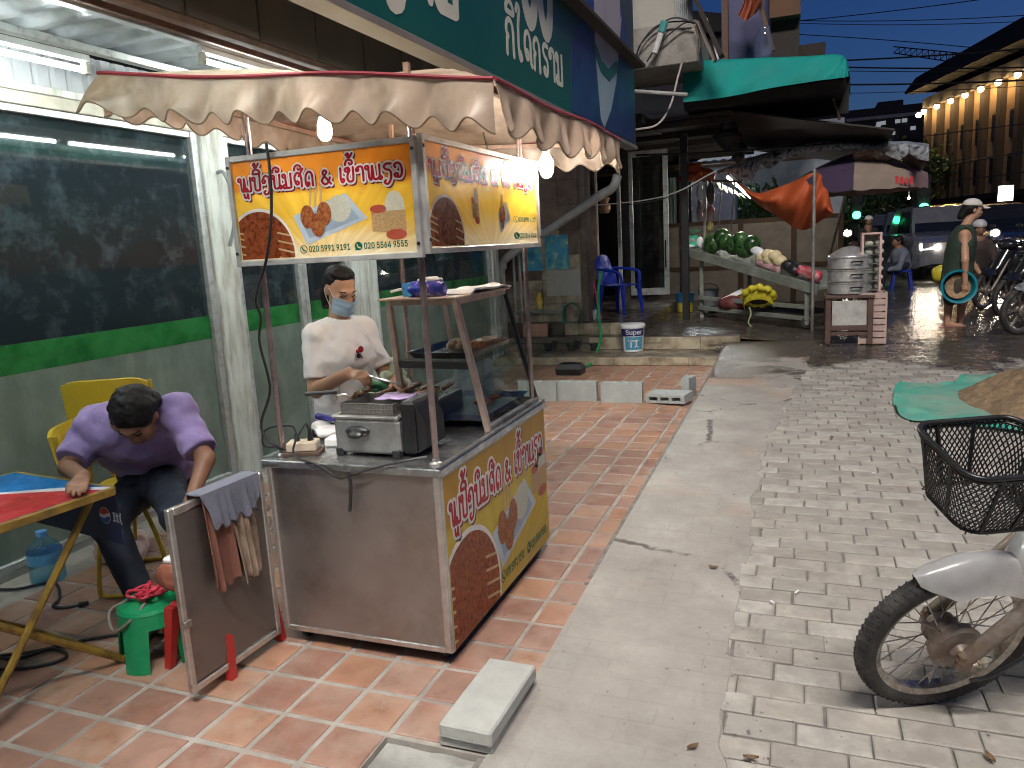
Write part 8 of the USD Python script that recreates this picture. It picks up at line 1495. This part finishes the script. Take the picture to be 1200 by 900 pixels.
# ================================================================ people on the pavement
def walker():
    Y = 10.9; s = lambda px, py, d=0.: PY(px, py, Y+d); t = thing('person', 'person in white cap and sleeveless green top carrying a basin', 'person', s(1122, 383))
    hd = s(1140, 246); f = nrm((1, .12, -.10)); fc, g, R = head_prims(hd, f, (0, 0, 1), 1.0); lat = np.cross((0, 0, 1), f)
    nk_ = s(1130, 263); pel_ = s(1121, 325); shr_ = s(1126, 275)-lat*.13; shl_ = s(1132, 273)+lat*.17; elb = s(1131, 305, -.22); hnd = s(1131, 331, -.20); kn1, kn2 = s(1112, 352, -.06), s(1128, 352, .10); an1, an2 = s(1110, 377, -.06), s(1124, 380, .08)
    b_ = fc+[cap(nk_-(0, 0, .04), hd-(0, 0, .06), .055, .05), cap(shr_, elb, .052, .042), cap(elb, hnd, .042, .03), cap(shl_, shl_+f*.08+(0, 0, -.28), .05, .04), cap(shl_+f*.08+(0, 0, -.28), shl_+f*.22+(0, 0, -.48), .04, .03), ell(i_(nk_, pel_, .35), (.13, .17, .22), np.stack([f, lat, (0, 0, 1.)], 1)), cap(shr_, shl_, .06), cap(pel_-lat*.07, kn1, .09, .06), cap(pel_+lat*.07, kn2, .09, .06), cap(kn1, an1, .058, .036), cap(kn2, an2, .058, .036)]
    for an in (an1, an2): b_ += [cap(an-(0, 0, .03), an+f*.15+(0, 0, -.045), .036, .028)]
    b_ += hand_prims(hnd, (.05, -.1, -1), (-.2, -1, .0), 1.0, .6, 1)
    part('body', blob(b_, .012, .02), skin, t, smooth=60)
    top = [cap(shr_+f*0, shl_, .075), ell(i_(nk_, pel_, .40), (.16, .20, .28), np.stack([f, lat, (0, 0, 1.)], 1)), cap(i_(nk_, pel_, .6), pel_-(0, 0, .08), .16, .19)]
    def ct(q): return np.maximum.reduce([.085-np.linalg.norm(q-(nk_+(0, 0, .05)), axis=-1), .095-np.linalg.norm(q-(shr_-lat*.06), axis=-1), .095-np.linalg.norm(q-(shl_+lat*.06), axis=-1), pel_[2]-.16-q[..., 2]])
    part('sleeveless_top', blob(top, .012, .05, cut=ct, wrinkle=.01, ws=10), M('dark_green_top', (.025, .045, .032), .85, var=.2), t, smooth=60)
    part('shorts', blob([cap(pel_-lat*.08-(0, 0, .08), i_(pel_, kn1, .92)-lat*.05, .12, .085), cap(pel_+lat*.08-(0, 0, .08), i_(pel_, kn2, .92)+lat*.05, .12, .085)], .012, .04), M('brown_shorts', (.05, .04, .03), .85), t, smooth=60)
    part('hair', blob([ell(g(0, -.03, .02), np.array([.085, .095, .085]), R), cap(g(0, -.09, -.01), g(0, -.12, -.08), .055, .045)], .010, .02, cut=lambda q: (q-g(0, .05, .03)) @ nrm(R @ np.array([0, 1, -.6]))), hair_m, t, smooth=60)
    capm_ = M('cap_white', (.60, .56, .52), .8, var=.1)
    part('cap_crown', blob([ell(g(0, -.015, .065), np.array([.090, .108, .075]), R)], .010, .01, cut=lambda q: -((q-g(0, 0, .048)) @ R[:, 2])), capm_, t, smooth=60)
    part('cap_peak', B().grid(np.array([[g(.075*math.sin(a)*(1-.1*r), .06+.05*math.cos(a)+.085*r*math.cos(a), .055-.025*r-.012*math.sin(a)**2) for r in np.linspace(0, 1, 5)] for a in np.linspace(-1.2, 1.2, 12)]), .004), capm_, t, smooth=60)
    for an in (an1, an2): part('flip_flop', B().add(*blob([cap(an-f*.06-(0, 0, .068), an+f*.18-(0, 0, .072), .042, .046)], .01, .01, cut=lambda q: np.abs(q[..., 2]-(an[2]-.068))-.014)), M('flip_flop', (.25, .10, .10), .6), t)
    part('shoulder_tag', B().add(*blob([cap(shr_+(0, 0, .07), nk_+lat*-.04+(0, 0, .02), .03)], .012, .01)), wht, t) if False else None
    bs = thing('basin', 'teal plastic basin carried on edge with a sieve inside', 'basin', hnd); c = s(1123, 336, -.24); Rb = frame(nrm((.12, -1, .12)))
    k = np.linalg.norm(s(1145, 336)-s(1101, 336))/2
    part('bowl', B().lathe([(k*.72, -.12), (k*.74, -.115), (k*.90, .0), (k*1.0, .02), (k*1.0, .035), (k*.88, .03), (k*.70, -.10)], c, Rb, 40, False), M('teal_basin', (.01, .20, .27), .35), bs, smooth=40)
    part('base', B().lathe([(.001, -.12), (k*.74, -.12), (k*.74, -.11), (.001, -.11)], c, Rb, 40, False), M('teal_basin', (.01, .2, .27), .35), bs); part('sieve', B().lathe([(.001, -.065), (k*.4, -.06), (k*.68, -.03), (k*.70, -.01)], c, Rb, 32, False), M('woven_sieve', (.36, .24, .14), .8, var=.4, scale=30, dirt=(.18, .11, .06), ds=18), bs, smooth=60)
walker()
def sitter(name, label, base_px, Y, head_px, face, top_m, hat=None, stool=True, low=None):
    g_ = PG(*base_px); Y = Y or g_[1]; s = lambda px, py, d=0.: PY(px, py, Y+d); hx, hy = head_px; sc_ = 1.0; hd = s(hx, hy); f = nrm(face); lat = np.cross((0, 0, 1), f); fc, g, R = head_prims(hd, f, (0, 0, 1), 1.0); zg_ = float(zg(Y)); hip = np.array([hd[0], Y, zg_+.48])-f*.10; nk_ = hd-(0, 0, .17)-f*.04
    t = thing(name, label, 'person', (hip[0], hip[1], zg_)); b_ = fc+[cap(nk_, hd-(0, 0, .05), .055, .05), cap(hip, nk_, .13, .1)]; tp = [cap(hip, i_(hip, nk_, .7), .17, .165), cap(nk_-(0, 0, .07)-lat*.15, nk_-(0, 0, .07)+lat*.15, .075)]; tr_2 = []
    for sx in (-1, 1):
        sh = nk_-(0, 0, .08)+lat*.18*sx; el = sh+f*.12-(0, 0, .25)+lat*.04*sx; hn = el+f*.24+(0, 0, .0)-lat*.08*sx; b_ += [cap(sh, el, .045, .04), cap(el, hn, .038, .028)]+hand_prims(hn, f, (0, 0, 1), 1, .5, sx); tp += [cap(sh, el, .065, .055), cap(el, i_(el, hn, .8), .055, .045)]
        kn = hip+f*.42+lat*.12*sx; an = np.array([kn[0], kn[1], zg_+.08])+f*.03; b_ += [cap(hip+lat*.08*sx, kn, .08, .055), cap(kn, an, .05, .035), cap(an, an+f*.14-(0, 0, .04), .035, .028)]; tr_2 += [cap(hip+lat*.08*sx, kn, .11, .075), cap(kn, an+(0, 0, .04), .07, .05)]
    part('body', blob(b_, .014, .02), skin_d, t, smooth=60); part('jacket', blob(tp, .014, .05, wrinkle=.008, ws=9), top_m, t, smooth=60); part('trousers', blob(tr_2, .014, .03), M('dark_trousers', (.012, .014, .022), .8), t, smooth=60)
    part('hair', blob([ell(g(0, -.02, .03), np.array([.085, .10, .09]), R), cap(g(0, -.08, -.02), g(0, -.13, -.22), .05, .045)], .012, .02, cut=lambda q: (q-g(0, .05, .03)) @ nrm(R @ np.array([0, 1, -.6]))), hair_m, t, smooth=60)
    if hat: part('cap_crown', blob([ell(g(0, -.01, .06), np.array([.10, .115, .09]), R)], .012, .01, cut=lambda q: -((q-g(0, 0, .03)) @ R[:, 2])), hat, t, smooth=60)
    if stool:
        st2 = thing('stool', 'blue plastic stool under '+label.split(' sitting')[0].replace('person ', 'the person '), 'stool', (hip[0], hip[1], zg_)); part('seat', B().box((hip[0], hip[1], zg_+.38), (.34, .34, .04), None, .012), bl, st2)
        for sx in (-1, 1):
            for sy in (-1, 1): part('leg', B().hull([(hip[0]+sx*.13+a, hip[1]+sy*.13+c, zg_+.36) for a in (-.03, .03) for c in (-.03, .03)]+[(hip[0]+sx*.18+a, hip[1]+sy*.18+c, zg_) for a in (-.02, .02) for c in (-.02, .02)]), bl, st2)
sitter('person', 'person in grey blue jacket sitting on a blue stool', (1053, 338), 17.0, (1052, 283), (-.85, -.35, -.1), M('grey_blue_jacket', (.15, .17, .21), .85))
sitter('person', 'person in dark grey sitting behind the steamer pots', (1005, 335), 14.5, (1000, 285), (.2, -.9, -.3), M('slate_jacket', (.06, .08, .10), .85), None, False)
sitter('person', 'person with white helmet waiting between bikes and headlights', (1150, 345), 14.0, (1148, 268), (.1, -1, -.1), M('brown_jacket', (.05, .035, .03), .85), M('helmet_white', (.50, .48, .50), .3), False)
sitter('person', 'far person with pale cap left of the dark cars', (1016, 300), 22.0, (1018, 259), (.1, -1, 0), M('black_shirt', (.015, .015, .015), .85), M('cap_white', (.60, .56, .52), .8), False)
